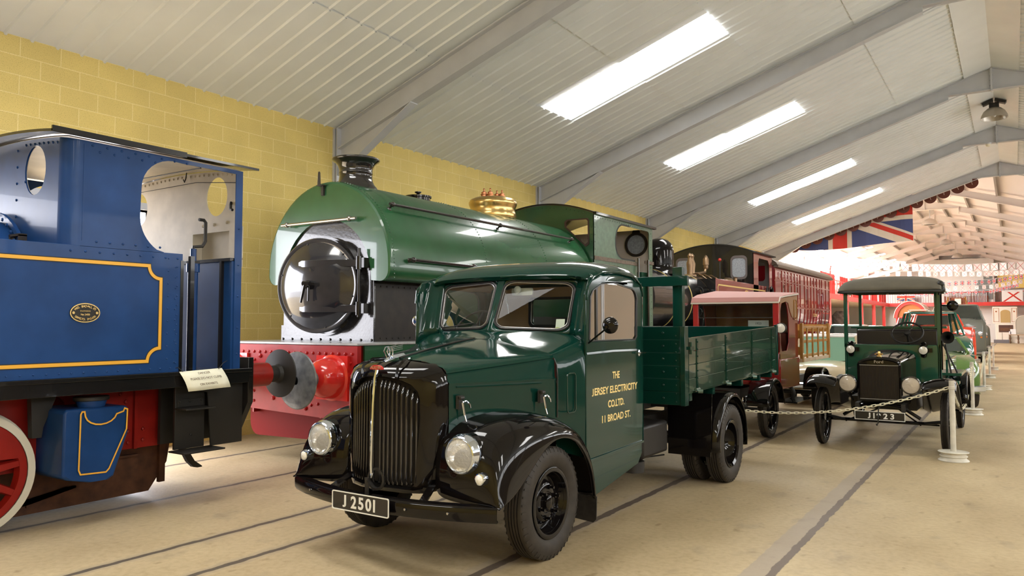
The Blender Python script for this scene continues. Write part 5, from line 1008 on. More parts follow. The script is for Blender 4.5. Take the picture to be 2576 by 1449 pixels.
# lamps
for s in (-1,1):
    c=(s*.375+.0,10.93,.855)
    m=qm(); m.lathe([(.115,0),(.12,.01),(.12,.04),(.10,.09),(.05,.15),(.001,.17)],c,(0,1,0),n=32); m.cyl((c[0],c[1]+.06,c[2]-.1),(c[0]*.9,c[1]+.15,.62),.014,n=8); h_=m.build('headlamp',LB,TT)
    m=qm(); m.lathe([(.098,.004),(.105,-.012),(.115,-.006),(.118,.012)],c,(0,1,0),n=36); m.build('lamp_rim',mat('black_rim',(.02,.018,.016),.2,coat=.8),h_)
    m=qm(); m.lathe([(.100,-.002),(.07,-.012),(.001,-.02)],c,(0,1,0),n=28); m.build('lens',mat('ribbed_lens',(.62,.54,.44),.12,trans=.2,coat=1,bump=.5,bscale=30),h_)
    c=(s*.475-.06,12.16,1.27)
    m=qm(); m.lathe([(.06,0),(.066,.01),(.066,.05),(.06,.1),(.001,.12)],c,(0,1,0),n=24); m.lathe([(.05,.06),(.052,.075),(.03,.085),(.038,.10),(.02,.12),(.001,.122)],(c[0],c[1]+.05,c[2]),n=14); m.lathe([(.045,-.06),(.03,-.1),(.001,-.11)],(c[0],c[1]+.05,c[2]),n=14,caps=True); m.box(c[0]+.05,c[0]+.11,c[1]+.04,c[1]+.07,c[2]-.03,c[2]+.03); l_=m.build('oil_lamp',LB,TT)
    m=qm(); m.lathe([(.056,-.002),(.03,-.012),(.001,-.015)],c,(0,1,0),n=20); m.build('lens',mat('pale_lens',(.72,.69,.60),.15,coat=1),l_)
# mirror, horn, top lamp
m=qm(); m.lathe([(.072,.015),(.072,.0),(.06,-.015),(.03,-.024),(.001,-.026)],(.785,12.25,1.90),(0,1,0),n=28,caps=True); m.tube([(.64,12.27,1.905),(.785,12.27,1.90)],.009,8); m.build('mirror',LB,TT)
m=qm(); m.lathe([(.085,-.09),(.08,-.085),(.045,-.03),(.025,.05),(.02,.15),(.05,.17),(.055,.24),(.001,.26)],(.72,12.2,1.455),(0,1,0),n=26); m.build('bulb_horn',BLKM,TT)
m=qm(); m.ball((.655,12.12,2.20),.045); m.ball((.665,12.1,2.12),.05); m.cyl((.63,12.15,2.05),(.64,12.15,2.25),.015,n=8); m.build('roof_lamp',BLKM,TT)
m=qm(); m.tube([(.68,12.3,1.36),(.74,12.35,.95)],.012,8); m.tube([(.63,12.6,1.36),(.80,12.7,.93)],.012,8); m.build('side_stay',BLKM,TT)
m=qm(); m.box(.62,.86,12.5,13.6,.905,.945); m.box(.62,.84,12.3,12.5,.80,.84); m.build('side_locker_lid',VG,TT,bevel=.005)
# axle, spring, plate, crank
m=qm(); m.tube([(-.70,AX,.385),(-.5,AX,.35),(.5,AX,.35),(.70,AX,.385)],.022,8); m.build('front_axle',LB,TT)
m=qm(); m.tube([(-.46,11.1,.42),(-.25,11.08,.56),(0,11.07,.60),(.25,11.08,.56),(.46,11.1,.42)],.022,8); m.build('transverse_spring',LB,TT)
m=qm(); m.tube([(-.66,AX+.08,.33),(.66,AX+.08,.33)],.012,8); m.tube([(-.45,AX,.33),(0,AX+.9,.5),(.45,AX,.33)],.012,8); m.build('track_rod',LB,TT)
m=qm(); m.tube([(0,11.1,.56),(0,10.93,.555),(-.005,10.91,.52),(-.01,10.90,.42),(-.01,10.90,.36),(-.02,10.86,.33),(-.02,10.82,.35)],.008,8); m.build('starting_handle',BLKM,TT)
m=qm(); m.box(-.40,.40,11.3,12.2,.5,.66); m.box(-.3,-.25,11.0,14.6,.5,.6); m.box(.25,.3,11.0,14.6,.5,.6); m.build('chassis',BLKM,TT)
m=qm(); m.box(-.30,.30,10.955,10.965,.385,.50); np_=m.build('number_plate',MATS['plate_black'],TT)
m=qm(); m.plate(rrect(-.30,.30,.385,.50,.004,2),'y',10.95,10.956,holes=[rrect(-.292,.292,.393,.492,.004,2)]); m.build('plate_border',WHT,np_)
glyphs([('J',-.125),('1',-.066),('9',-.01),('2',.07),('3',.15)],.072,WHT,np_,basis((XM,10.953,.442),(1,0,0),(0,0,1)),thick=.003,bold=.003,wid=1.05)
m=qm(); m.box(-.62,.62,13.3,15.3,.78,.84); m.box(-.64,-.60,13.3,15.3,.84,1.1); m.box(.60,.64,13.3,15.3,.84,1.1); m.build('load_platform',VG,TT)
# ================= red vintage lorry with wooden stake body =================
VR=mat('maroon_vehicle_gloss',(.20,.010,.010),.15,coat=.5,spec=.3); PINKR=mat('pink_roof_cloth',(.42,.19,.17),.6,bump=.1,bscale=80); WOOD=mat('varnished_ash',(.50,.24,.055),.3,coat=.5,noise=.35,nscale=6); VARN=mat('varnished_oak',(.36,.16,.045),.25,coat=.7,noise=.3,nscale=5)
XV=-3.72; VM=Matrix.Translation((XV,0,0))
RV=thing('stake_body_lorry','red vintage lorry with pink cloth roof and wooden stake body behind the green lorry','lorry',(XV,13,0))
def vm(): m=MB(); m.T=VM; return m
m=vm(); m.ring([[(-.70,12.0,1.985),(.70,12.0,1.985),(.70,12.0,2.0),(-.70,12.0,2.0)],[(-.70,12.03,2.02),(.70,12.03,2.0),(.70,12.04,2.06),(-.70,12.04,2.07)],[(-.70,12.3,2.10),(.70,12.3,2.06),(.70,12.3,2.09),(-.70,12.3,2.13)],[(-.70,13.25,2.20),(.70,13.25,2.13),(.70,13.25,2.17),(-.70,13.25,2.23)]]); rf=m.build('cab_roof',PINKR,RV,ang=30)
m=vm(); m.box(-.70,.705,11.985,12.01,1.965,1.99); m.tube([(.705,12.0,1.98),(.706,12.05,2.05),(.706,12.4,2.08),(.706,13.25,2.145)],.012,6); m.build('roof_beading',mat('cream_beading',(.7,.65,.58),.4),rf)
m=vm(); m.box(-.68,-.59,12.03,12.09,1.1,1.97); m.box(.60,.69,12.03,12.09,1.1,1.97); m.box(-.68,.69,12.03,12.08,1.2,1.50); m.build('windscreen_frame',mat('red_frame_paint',(.42,.015,.015),.25,coat=.6),RV,bevel=.005)
m=vm(); m.box(-.60,.61,12.06,12.063,1.74,1.95); m.build('upper_glass',GLASS,RV,smooth=False)
m=vm(); m.plate([(-.595,1.735),(.605,1.735),(.605,1.955),(-.595,1.955)],'y',12.045,12.06,holes=[rrect(-.58,.59,1.75,1.94,.02)]); m.build('glass_frame',BLKM,RV)
m=vm(); m.box(-.60,.61,12.08,12.083,1.50,1.73); m.build('lower_glass',GLASS,RV,smooth=False)
m=vm()
for s in (1,): 
    sidep=[(12.08,1.08),(12.08,2.02),(13.25,2.13),(13.25,1.02),(12.6,.95)]
    arch=[(12.14,1.35)]+[(12.14,1.85)]+arc(12.36,1.85,.2,.16,180,90,5)[1:]+arc(12.40,1.62,.24,.39,80,0,8)+[(12.64,1.35),(12.5,1.22),(12.2,1.22)]
for s in (1,-1):
    m=vm(); m.plate(sidep,'x',*sorted((s*.675,s*.69)),holes=[arch]); m.build('cab_side',VR,RV,bevel=.004)
    m=vm(); m.plate([(12.09,1.955),(12.09,2.035),(13.22,2.12),(13.22,1.75),(12.85,1.75),(12.72,1.85),(12.6,1.98),(12.45,2.0)],'x',*sorted((s*.689,s*.697))); m.build('varnished_panel',VARN,RV)
    m=vm(); m.sweep([(s*.70,y,z) for y,z in rrect(12.98,13.16,1.72,2.04,.03)],[(-.006,-.004),(.006,-.004),(.006,.006),(-.006,.006)],upv=(1,0,0),closed=True); m.build('panel_beading',WOOD,RV)
m=vm(); m.box(-.67,.67,13.18,13.22,1.0,2.1); m.build('cab_back',VARN,RV)
m=vm(); m.box(-.6,.6,12.85,13.1,1.15,1.5); m.box(-.6,.6,12.6,13.0,1.05,1.18); m.build('seat',LEATH,RV,bevel=.02)
m=vm(); m.box(-.5,.5,11.2,12.05,.75,1.28); m.build('bonnet',VR,RV,bevel=.06)
m=vm(); m.box(-.69,.69,12.0,12.1,.62,1.2); m.box(.60,.70,12.05,13.3,.62,1.1); m.box(-.70,-.60,12.05,13.3,.62,1.1); m.build('lower_body',VR,RV,bevel=.02)
m=vm(); m.lathe([(.075,.0),(.08,.01),(.082,.04),(.05,.1),(.001,.12)],(.77,11.8,1.58),(0,1,0),n=28); m.tube([(.70,12.05,1.6),(.76,11.9,1.58)],.012,6); lh=m.build('scuttle_lamp',BLKM,RV)
m=vm(); m.lathe([(.07,.0),(.04,-.012),(.001,-.015)],(.77,11.8,1.58),(0,1,0),n=24); m.build('lens',mat('bright_lens',(.75,.74,.68),.15,coat=1,bump=.4,bscale=60),lh)
for s in (1,-1):
    for yy,n in ((11.32,6),(14.75,6)):
        spokewheel(RV,VM,(s*.70,yy,.39),.39,.13,s,6,LB,LB,rimr=.285,thick=.03)
        m=vm(); m.ring([[(s*u,yy+.46*math.cos(R(a)),.40+.46*math.sin(R(a))+dz) for u,dz in ((.52,0),(.80,0),(.83,-.03))] for a in range(10,176,10)],False,False); o=m.build('wing',LB,RV); o.modifiers.new('s','SOLIDIFY').thickness=.01
m=vm(); m.box(.55,.86,12.4,13.4,.40,.42); m.build('running_board',LB,RV)
m=vm(); m.box(-.3,.3,11.3,15.6,.55,.68); m.cyl((-.7,11.32,.39),(.7,11.32,.39),.03); m.cyl((-.7,14.75,.39),(.7,14.75,.39),.04); m.build('chassis',BLKM,RV)
m=vm(); m.tube([(.55+.12*math.cos(2*pi*k/24),13.0+.02*math.sin(2*pi*k/12)*0,.50+.12*math.sin(2*pi*k/24)) for k in range(24)],.03,8,closed=True); m.build('spare_coil',BLKM,RV)
m=vm(); m.box(-.72,.74,13.3,15.6,1.0,1.06); sb_=m.build('load_floor',mat('pale_scrubbed_boards',(.62,.46,.30),.5,noise=.3),RV,bevel=.004)
def stake(x0,x1,y0,y1,z0,z1,nm='stake'):
    m=vm(); m.box(x0,x1,y0,y1,z0,z1); m.build(nm,WOOD,sb_,bevel=.004)
for s in (1,-1):
    for yy in (13.32,15.5): stake(*sorted((s*.70,s*.75)),yy,yy+.09,1.0,1.66,'corner_stake')
    for yy in (13.72,14.15,14.6,15.05): stake(*sorted((s*.715,s*.74)),yy,yy+.05,1.06,1.58)
    for z in (1.08,1.32,1.56): stake(*sorted((s*.70,s*.72)),13.35,15.55,z,z+.05,'rail')
for z in (1.12,1.40): 
    m=vm(); m.box(-.72,.72,13.33,13.36,z,z+.14); m.build('headboard_rail',WOOD,sb_,bevel=.004)
m=vm(); m.box(-.72,.72,15.56,15.58,1.5,1.64); m.build('tail_rail',WOOD,sb_,bevel=.004)
Pv=thing('windscreen_card','white card standing behind the windscreen of the red stake body lorry','card',(XV+.33,12.2,1.5))
m=vm(); m.box(.17,.49,12.2,12.205,1.50,1.70); m.build('card',PAPER,Pv); text('1923',.05,INKG,Pv,basis((XV+.33,12.198,1.65),(1,0,0),(0,0,1)),'print',thick=.001,bold=.001)
# ================= black and maroon locomotive =================
BKG=mat('black_locomotive_gloss',(.012,.011,.012),.22,coat=.7,noise=.4,nscale=3); MAR=mat('maroon_locomotive_paint',(.24,.020,.022),.18,coat=.8); YB=mat('pale_yellow_lining',(.72,.55,.18),.4); GRYI=mat('grey_cab_inside',(.33,.33,.34),.5)
BL=thing('side_tank_locomotive','black and maroon side tank locomotive with tall black dome standing behind the green one','locomotive',(-7.3,20,0))
xb=-7.3
m=MB(); m.cyl((xb,16.2,2.22),(xb,22.0,2.22),.74,n=48); bo=m.build('boiler',BKG,BL)
m=MB(); m.cyl((xb,15.5,2.22),(xb,16.2,2.22),.78,n=48); m.lathe([(.22,2.9),(.2,3.0),(.2,3.5),(.26,3.55),(.26,3.6)],(xb,15.8,0),n=24); m.build('smokebox',BKG,BL)
for y in (16.9,17.9,19.0): m=MB(); m.lathe([(.742,-.02),(.746,-.02),(.746,.02),(.742,.02)],(xb,y,2.22),(0,1,0),n=56); m.build('boiler_band',YB,bo)
m=MB(); m.lathe([(.50,2.86),(.42,2.92),(.375,2.98),(.37,3.1),(.37,3.42),(.355,3.52),(.31,3.63),(.23,3.71),(.12,3.755),(.001,3.765)],(xb,17.6,0),n=44); m.build('dome',LB,BL,ang=60)
cp=mat('aged_brass',(.30,.20,.12),.4,metal=.8)
for dy in (-.09,.09):
    m=MB(); m.lathe([(.12,2.93),(.12,2.99),(.08,3.0),(.075,3.1),(.09,3.24),(.09,3.30),(.045,3.42),(.045,3.46),(.06,3.5),(.03,3.56),(.001,3.58)],(xb,19.85+dy,0),n=18); m.build('safety_valve',cp,BL)
m=MB(); m.tube([(xb,20.0,3.02),(xb,20.5,3.06),(xb,20.8,3.1),(xb,20.95,3.12),(xb,21.0,3.2)],.04,8); m.lathe([(.04,3.2),(.06,3.22),(.07,3.25),(.07,3.32),(.085,3.33),(.085,3.5),(.05,3.56),(.03,3.6),(.001,3.62)],(xb,21.05,0),n=16); m.build('whistle',cp,BL)
m=MB(); m.tube([(-6.85,20.9,2.8),(-6.85,20.9,3.42)],.018,8); wl=m.build('whistle_lever',BLKM,BL); m=MB(); m.ball((-6.85,20.9,3.45),.05); m.build('red_knob',REDB,wl)
for k in range(3):
    m=MB(); y=19.6+.55*k; m.tube([(xb,y+.3,3.0),(xb+.2,y+.2,3.02),(-6.9,y,2.93),(-6.72,y+.05,2.78),(-6.6,y+.3,2.70)],.018,8); m.build('feed_pipe',cp,BL)
m=MB(); m.ball((-6.75,21.3,2.86),.16,(1,1.4,.7)); m.box(-6.9,-6.55,21.0,21.8,2.79,2.84); m.lathe([(.05,2.8),(.05,2.95),(.07,2.97),(.001,3.0)],(-6.6,21.5,0),n=12); m.build('clack_valve',cp,BL)
for s in (1,-1):
    xo_=xb+s*1.10
    m=MB(); m.box(*sorted((xb+s*.62,xo_)),18.6,23.9,1.3,2.79); tk_=m.build('side_tank',MAR,BL,bevel=.01)
    m=MB(); m.box(*sorted((xb+s*.62,xo_-s*.005)),18.585,18.6,1.3,2.79); m.build('tank_front',BKG,tk_)
    if s>0:
        m=MB(); pts=[(18.75,1.45),(18.75,2.58),(18.8,2.64),(23.1,2.64)]; lining(m,pts,.035,xo_+.003); m.build('tank_lining',YB,tk_,smooth=False)
        m=MB(); m.plate(oval(21.2,2.45,.22,.14,20),'x',xo_+.001,xo_+.01); m.build('tank_crest',mat('gold_crest',(.65,.42,.12),.4),tk_)
gz2=lambda x:3.90-.30*((x-xb)/1.35)**2 if True else 0
tl2=[(-6.2-2.5*k/24,3.98-.26*((-6.2-2.5*k/24-(-7.45))/1.25)**2) for k in range(25)]
w2=rrect(-6.83,-6.40,2.98,3.60,.12); w2l=rrect(-8.5,-8.07,2.98,3.60,.12)
m=MB(); m.plate([(-8.7,1.3),(-6.2,1.3)]+tl2,'y',21.9,21.92,holes=[w2,w2l]); m.build('cab_front',BKG,BL)
for w_ in (w2,w2l): m=MB(); m.plate(off2(w_,.12),'y',21.885,21.9,holes=[off2(w_,-.10)]); fo=m.build('window_frame',mat('worn_grey_frame',(.14,.12,.12),.5),BL); m=MB(); m.plate(off2(w_,-.05),'y',21.905,21.91); m.build('pane',MATS['dusty_glass'],fo)
m=MB(); m.plate([(-8.7,1.3),(-6.2,1.3)]+tl2,'y',23.86,23.88,holes=[rrect(-6.83,-6.40,2.98,3.55,.1)]); m.build('cab_back',GRYI,BL)
for s,xx in ((1,-6.2),(-1,-8.7)):
    m=MB(); m.plate([(21.9,1.3),(23.9,1.3),(23.9,3.72),(21.9,3.72)],'x',*sorted((xx,xx-s*.015)),holes=[[(22.5,2.0),(23.5,2.0),(23.6,2.5),(23.6,3.45),(23.45,3.58),(22.5,3.58),(22.4,3.45),(22.4,2.7)]]); m.build('cab_side',MAR,BL)
m=MB(); m.plate([(x,z+.005) for x,z in tl2]+[(x,z+.035) for x,z in reversed(tl2)],'y',21.88,24.0); m.box(-6.22,-6.1,21.88,24.0,3.70,3.735); m.build('cab_roof',BLKM,BL)
m=MB(); m.tube([(-6.1,22.9,2.0),(-6.1,22.9,2.7),(-6.1,23.0,2.78),(-6.1,23.1,2.7),(-6.1,23.1,2.62)],.025,8); m.tube([(-6.1,23.6,2.0),(-6.1,23.6,2.7),(-6.1,23.45,2.78),(-6.1,23.35,2.7)],.025,8); m.build('cab_handrail',BLKM,BL)
m=MB(); m.box(xb-1.2,xb+1.12,15.3,24.0,1.2,1.3); m.build('running_plate',BKG,BL)
m=MB(); m.box(xb-.6,xb-.55,15.4,24.0,.5,1.2); m.box(xb+.55,xb+.6,15.4,24.0,.5,1.2); m.box(xb-1.2,xb+1.2,15.22,15.3,.7,1.25); m.build('frames',BLKM,BL)
for s in (1,-1):
    for yy in (17.2,19.4,21.8): spoked(BL,xb+s*.68,yy,.55,.55,s,10)
# fittings seen in front of the tank
m=MB()
for (y,z,r_) in ((18.3,2.45,.13),(18.35,2.2,.10),(18.3,1.95,.09)): m.tube([(-6.55+r_*math.cos(2*pi*k/16),y,z+r_*math.sin(2*pi*k/16)) for k in range(16)],.02,6,closed=True); m.cyl((-6.55,y-.02,z),(-6.55,18.6,z),.03,n=8)
m.tube([(-6.5,18.3,2.5),(-6.4,18.35,2.2),(-6.5,18.4,1.6)],.03,8); m.build('injector_valves',BKG,BL)
# ================= red passenger carriage =================
CM=mat('crimson_carriage_gloss',(.26,.012,.018),.13,coat=1.0); CMD=mat('crimson_panel',(.20,.010,.014),.16,coat=.9); ROOFG=mat('grey_brown_roof',(.16,.12,.09),.6); GLI=mat('gold_lettering',(.75,.52,.22),.4)
CR=thing('railway_carriage','long crimson panelled railway carriage with side windows beyond the black locomotive','carriage',(-7.4,29,0))
y0,y1=24.15,32.6
def cs(y): 
    X0=-7.5; h=1.30
    half=[(h-.16,1.05),(h-.13,1.25),(h-.06,1.6),(h-.01,1.95),(h,2.2),(h,3.46)]
    return [(X0+a,y,b_) for a,b_ in half]+[(X0+(h*math.cos(R(a))),y,3.46+.34*math.sin(R(a))) for a in (25,50,75,90,105,130,155)]+[(X0-a,y,b_) for a,b_ in reversed(half)]
m=MB(); m.ring([cs(y0),cs(y1)]); m.build('body',CM,CR,ang=25)
xs_=-6.2
for i,yy in enumerate([24.2,25.05,25.45,25.85,26.3,26.75,27.15,27.55,28.2,28.7,29.2,29.7,30.2,30.75,31.1,31.8,32.5]):
    m=MB(); m.box(xs_,xs_+.02,yy,yy+.05,2.2,3.42); m.ring([[(a+dx,yy+dy,z) for dx,dy in ((0,0),(.02,0),(.02,.05),(0,.05))] for a,z in ((xs_-.16,1.05),(xs_-.06,1.6),(xs_-.01,1.95),(xs_,2.2))]); m.build('panel_bead',CM,CR)
m=MB(); m.box(xs_,xs_+.022,y0,y1,2.18,2.24); m.box(xs_,xs_+.022,y0,y1,3.36,3.42); m.box(xs_,xs_+.015,y0,y1,3.0,3.04); m.build('waist_moulding',CM,CR)
for yy in (24.62,25.12,25.52,25.92,26.37,26.82,29.25,29.75):
    m=MB(); m.plate(rrect(yy,yy+.30,3.08,3.30,.05),'x',xs_-.01,xs_+.012,holes=[rrect(yy+.04,yy+.26,3.12,3.26,.03)]); o=m.build('ventilator_light',CM,CR); m=MB(); m.plate(rrect(yy+.04,yy+.26,3.12,3.26,.03),'x',xs_-.01,xs_+.002); m.build('pane',CMD,o)
for yy,w_ in ((25.12,.33),(25.95,.4),(26.85,.33),(28.3,.33)):
    m=MB(); m.plate(rrect(yy,yy+w_,2.30,2.96,.05),'x',xs_-.01,xs_+.016,holes=[rrect(yy+.04,yy+w_-.04,2.34,2.92,.04)]); o=m.build('window_frame',CM,CR); m=MB(); m.plate(rrect(yy+.04,yy+w_-.04,2.34,2.92,.04),'x',xs_-.01,xs_+.004); m.build('pane',mat('dark_pane',(.02,.008,.01),.05,coat=1),o)
for yy in (30.35,31.05):
    m=MB(); m.plate(oval(yy+.18,2.55,.18,.42,24),'x',xs_,xs_+.02,holes=[oval(yy+.18,2.55,.12,.36,24)]); o=m.build('oval_window_frame',CM,CR); m=MB(); m.plate(oval(yy+.18,2.55,.12,.36,24),'x',xs_,xs_+.006); m.build('pane',mat('bright_pane',(.6,.6,.62),.05,metal=.8),o)
m=MB(); m.box(xs_-.0,xs_+.14,y0-.05,y1+.06,3.42,3.50); m.plate([(-7.5+1.42*math.cos(R(a)),3.48+.38*math.sin(R(a))) for a in range(0,181,12)],'y',y0-.05,y1+.06); m.build('roof',ROOFG,CR,ang=30)
text('SECOND',.16,GLI,CR,basis((xs_+.006,29.9,1.98),(0,1,0),(0,0,1)),'lettering',thick=.004,sx=1.0,bold=.002)
m=MB(); m.box(-8.5,-6.5,24.2,32.5,.85,1.05); m.box(-6.42,-6.1,24.4,32.4,.62,.66); m.build('underframe',BLKM,CR)
for s in (1,-1):
    for yy in (25.6,31.0):
        m=MB(); m.lathe([(.001,.03),(.1,.03),(.12,-.02),(.38,-.02),(.42,.03),(.44,.03),(.44,-.06)],(-7.5+s*.72,yy,.46),(s,0,0),n=32); m.build('wheel',BLKM,CR)
for i,yy in enumerate((25.6,27.6,29.4,30.9,32.2)):
    m=MB(); m.lathe([(.07,3.82),(.05,3.88),(.04,3.95),(.07,3.98),(.001,4.02)],(-7.3,yy,0),n=12); m.build('roof_vent',mat('red_vent',(.45,.02,.02),.4),CR)
# ================= rope line: white posts and chain =================
PW=mat('white_post_paint',(.72,.68,.58),.45,noise=.25,nscale=8); CHN=mat('cream_plastic_chain',(.74,.69,.52),.4)
SY=[10.6,16.19,22.6,27.6,32.68]; SP=[(-.652 if y<11 else -.67,y) for y in SY]
def stanchion():
    t=thing('chain_post','x','post',(0,0,0),world=False,group='white chain posts along the aisle')
    m=MB(); m.lathe([(.001,.0),(.165,.0),(.168,.008),(.160,.016),(.140,.03),(.135,.045),(.150,.055),(.150,.064),(.135,.072),(.132,.088),(.158,.098),(.168,.106),(.165,.112),(.03,.114)],(0,0,0),n=40); m.build('base',PW,t,ang=40)
    m=MB(); m.cyl((0,0,.11),(0,0,.957),.031,n=20); m.build('pole',PW,t)
    m=MB(); m.lathe([(.033,.85),(.038,.855),(.038,.885),(.033,.89)],(0,0,0),n=20); m.build('collar',PW,t); return t
st0=stanchion(); LBL=['nearest white chain post, standing beside the front wheel of the truck with plate J 1923','second white chain post along the aisle, in front of the green saloon bonnet','third white chain post along the aisle, overlapping the second one','fourth white chain post along the aisle, its base just showing','farthest white chain post standing alone on the pale floor']
for i,(x,y) in enumerate(SP):
    o=st0 if i==0 else copytree(st0); o.location=(x,y,0); o['label']=LBL[i]
o=copytree(st0); o.location=(-4.95,10.4,0); o['label']='white chain post hidden behind the rear wheels of the dark green lorry'
def chain(p,q,sag,label,link=.052):
    p=Vector(p);q=Vector(q); L_=(q-p).length; n_=200
    pts=[p.lerp(q,i/n_)+Vector((0,0,-4*sag*(i/n_)*(1-i/n_))) for i in range(n_+1)]
    d=[0]
    for i in range(n_): d.append(d[-1]+(pts[i+1]-pts[i]).length)
    tot=d[-1]; N=max(4,int(tot/link)); m=MB(); j=0
    def at(s):
        nonlocal j
        for i in range(n_):
            if d[i+1]>=s: t=(s-d[i])/(d[i+1]-d[i]+1e-9); return pts[i].lerp(pts[i+1],t)
        return pts[-1]
    for k in range(N):
        a=at(tot*k/N); b_=at(tot*(k+1)/N); c_=(a+b_)/2; dx=(b_-a).normalized(); sd=dx.cross(Vector((0,0,1))).normalized(); upn=sd.cross(dx)
        if k%2: e=(sd+upn*.35).normalized()
        else: e=(upn-sd*.35).normalized()
        hl,hw=link*.66,.0145; loop=[]
        for t in range(12):
            an=2*pi*t/12; ca,sa=math.cos(an),math.sin(an); loop.append(c_+dx*(hl-hw)*(1 if ca>.01 else -1 if ca<-.01 else 0)+dx*hw*ca+e*hw*sa)
        m.tube(loop,.0052,5,closed=True)
    o=m.build('plastic_chain',CHN,smooth=True); return tag(o,label,'chain','white chains between the posts')
chain((-.69,10.6,.87),(-4.92,10.4,.87),.42,'white plastic chain sagging in front of the number plate J 1923')
chain((-.652,10.64,.87),(-.67,16.16,.87),.47,'white chain hanging between the nearest and second aisle posts')
chain((-.67,16.22,.87),(-.67,22.57,.87),.45,'white chain hanging between the second and third aisle posts')
chain((-.67,22.63,.87),(-.67,27.57,.87),.35,'white chain hanging between the third and fourth aisle posts')
chain((-.67,27.63,.87),(-.67,32.65,.87),.35,'white chain hanging up to the farthest aisle post')
# ================= exhibits and dressing of the far hall =================
RC=mat('red_car_gloss',(.50,.02,.02),.15,coat=.9); OLIVE=mat('olive_green_car',(.10,.19,.045),.12,coat=1.0); DGC=mat('dark_green_car',(.01,.10,.065),.12,coat=1.0); BEI=mat('beige_car_paint',(.52,.42,.27),.25,coat=.6); GRC=mat('grey_green_van_paint',(.16,.18,.16),.3,coat=.4); WCAR=mat('white_car_paint',(.75,.72,.70),.15,coat=.8); TEAL=mat('pale_teal_paint',(.40,.60,.60),.2,coat=.7); DGL=mat('dark_car_glass',(.03,.045,.04),.04,coat=1); AMB=mat('amber_lens',(.75,.20,.02),.2); GRG=mat('green_tinted_glass',(.22,.40,.28),.05,coat=1,metal=.2)
def car(name,label,cat,loc,rz,M_,L=4.0,Wd=1.6,hb=.88,hr=1.42,cab=(1.3,3.0),roofm=None,glass=None,nose=.3,flat=0,group=None):
    t=thing(name,label,cat,loc,rz,world=False); w=Wd/2; glass=glass or DGL
    # local: front at y=0, runs to +y; z up
    def sec(y,top,ww,zb=.28): 
        c=.10; return [(-ww,y,zb),(-ww*1.0,y,top*.55+.1),(-ww*.97,y,top-c),(-ww*.86,y,top-.02),(-ww*.4,y,top+.02),(0,y,top+.03),(ww*.4,y,top+.02),(ww*.86,y,top-.02),(ww*.97,y,top-c),(ww,y,top*.55+.1),(ww,y,zb)]
    m=MB(); m.ring([sec(0,hb*(.60 if not flat else .9),w*.80,.40),sec(.08,hb*(.78 if not flat else .96),w*.90,.32),sec(.35,hb*.90,w*.98),sec(cab[0]*.7,hb*.97,w),sec(cab[0],hb,w),sec(cab[1],hb,w),sec(L*.92,hb*.93,w*.96),sec(L-.05,hb*.72,w*.85),sec(L,hb*.6,w*.8,.4)],True,True); b=m.build('body',M_,t,ang=60)
    a,e=cab; ft=.38 if not flat else .12
    def cs_(y,z,ww): return [(-ww,y,z),(ww,y,z)]
    lo=[(-w*.90,a),(w*.90,a),(w*.90,e),(-w*.90,e)]; hi=[(-w*.74,a+ft),(w*.74,a+ft),(w*.74,e-.25),(-w*.74,e-.25)]
    m=MB()
    P4=lambda i,tt:(lo[i][0]*(1-tt)+hi[i][0]*tt,lo[i][1]*(1-tt)+hi[i][1]*tt,hb*(1-tt)+(hr-.06)*tt)
    for i in range(4):   # pillars
        x,y,z=P4(i,0);x2,y2,z2_=P4(i,1); m=MB(); m.tube([(x,y,z-.03),(x2,y2,z2_)],.035,6); m.build('pillar',M_,t)
    for s in (-1,1):
        ym=(a+e)/2; m=MB(); m.tube([(s*w*.9,ym,hb-.03),(s*w*.74,ym,hr-.05)],.03,6); m.build('pillar',M_,t)
    m=MB(); m.ring([[(x*k,yc+(y-yc)*k,z) for x,y in hi] for k,z,yc in ((1.04,hr-.08,(a+e)/2+.06),(1.02,hr-.03,(a+e)/2+.06),(.8,hr,(a+e)/2+.06))]); m.build('roof',roofm or M_,t,bevel=.02)
    for nm,(i,j) in (('windscreen',(0,1)),('side_window',(1,2)),('rear_window',(2,3)),('side_window',(3,0))):
        m=MB(); m.add([P4(i,.04),P4(j,.04),P4(j,.97),P4(i,.97)],[(0,1,2,3)]); m.build(nm,glass,t,smooth=False)
        m=MB()
    for s in (-1,1):
        for yy in (.75,L-.85):
            m=MB(); m.lathe([(.17,-.07),(.29,-.08),(.31,-.05),(.31,.05),(.29,.08),(.17,.07)],(s*(w-.10),yy,.31),(1,0,0),n=28); ty=m.build('tyre',TYRE,t); m=MB(); m.lathe([(.001,.06),(.06,.06),(.1,.03),(.17,.06)],(s*(w-.10),yy,.31),(s,0,0),n=20); m.build('hub_cap',CHR,ty)
        m=MB(); m.lathe([(.09,.06),(.10,.0),(.085,-.015),(.001,-.03)],(s*w*.66,.0,hb*.66),(0,1,0),n=20,caps=True); hl=m.build('headlamp',CHR,t); m=MB(); m.lathe([(.08,-.02),(.001,-.04)],(s*w*.66,.0,hb*.66),(0,1,0),n=16); m.build('lens',MATS['headlamp_glass'],hl)
        m=MB(); m.lathe([(.04,.03),(.04,-.01),(.001,-.03)],(s*w*.70,.0,hb*.66-.16),(0,1,0),n=12); m.build('indicator',AMB,t)
    m=MB(); m.sweep([(-w*1.0,.05,.42),(-w*.8,-.10,.42),(0,-.14,.42),(w*.8,-.10,.42),(w*1.0,.05,.42)],[(-.01,-.06),(.02,-.04),(.02,.04),(-.01,.06)]); bm=m.build('bumper',CHR,t)
    m=MB(); 
    for k in range(7): m.box(-w*.42,w*.42,-.02,.0,hb*.42+.045*k,hb*.42+.02+.045*k)
    m.build('grille',CHR,t)
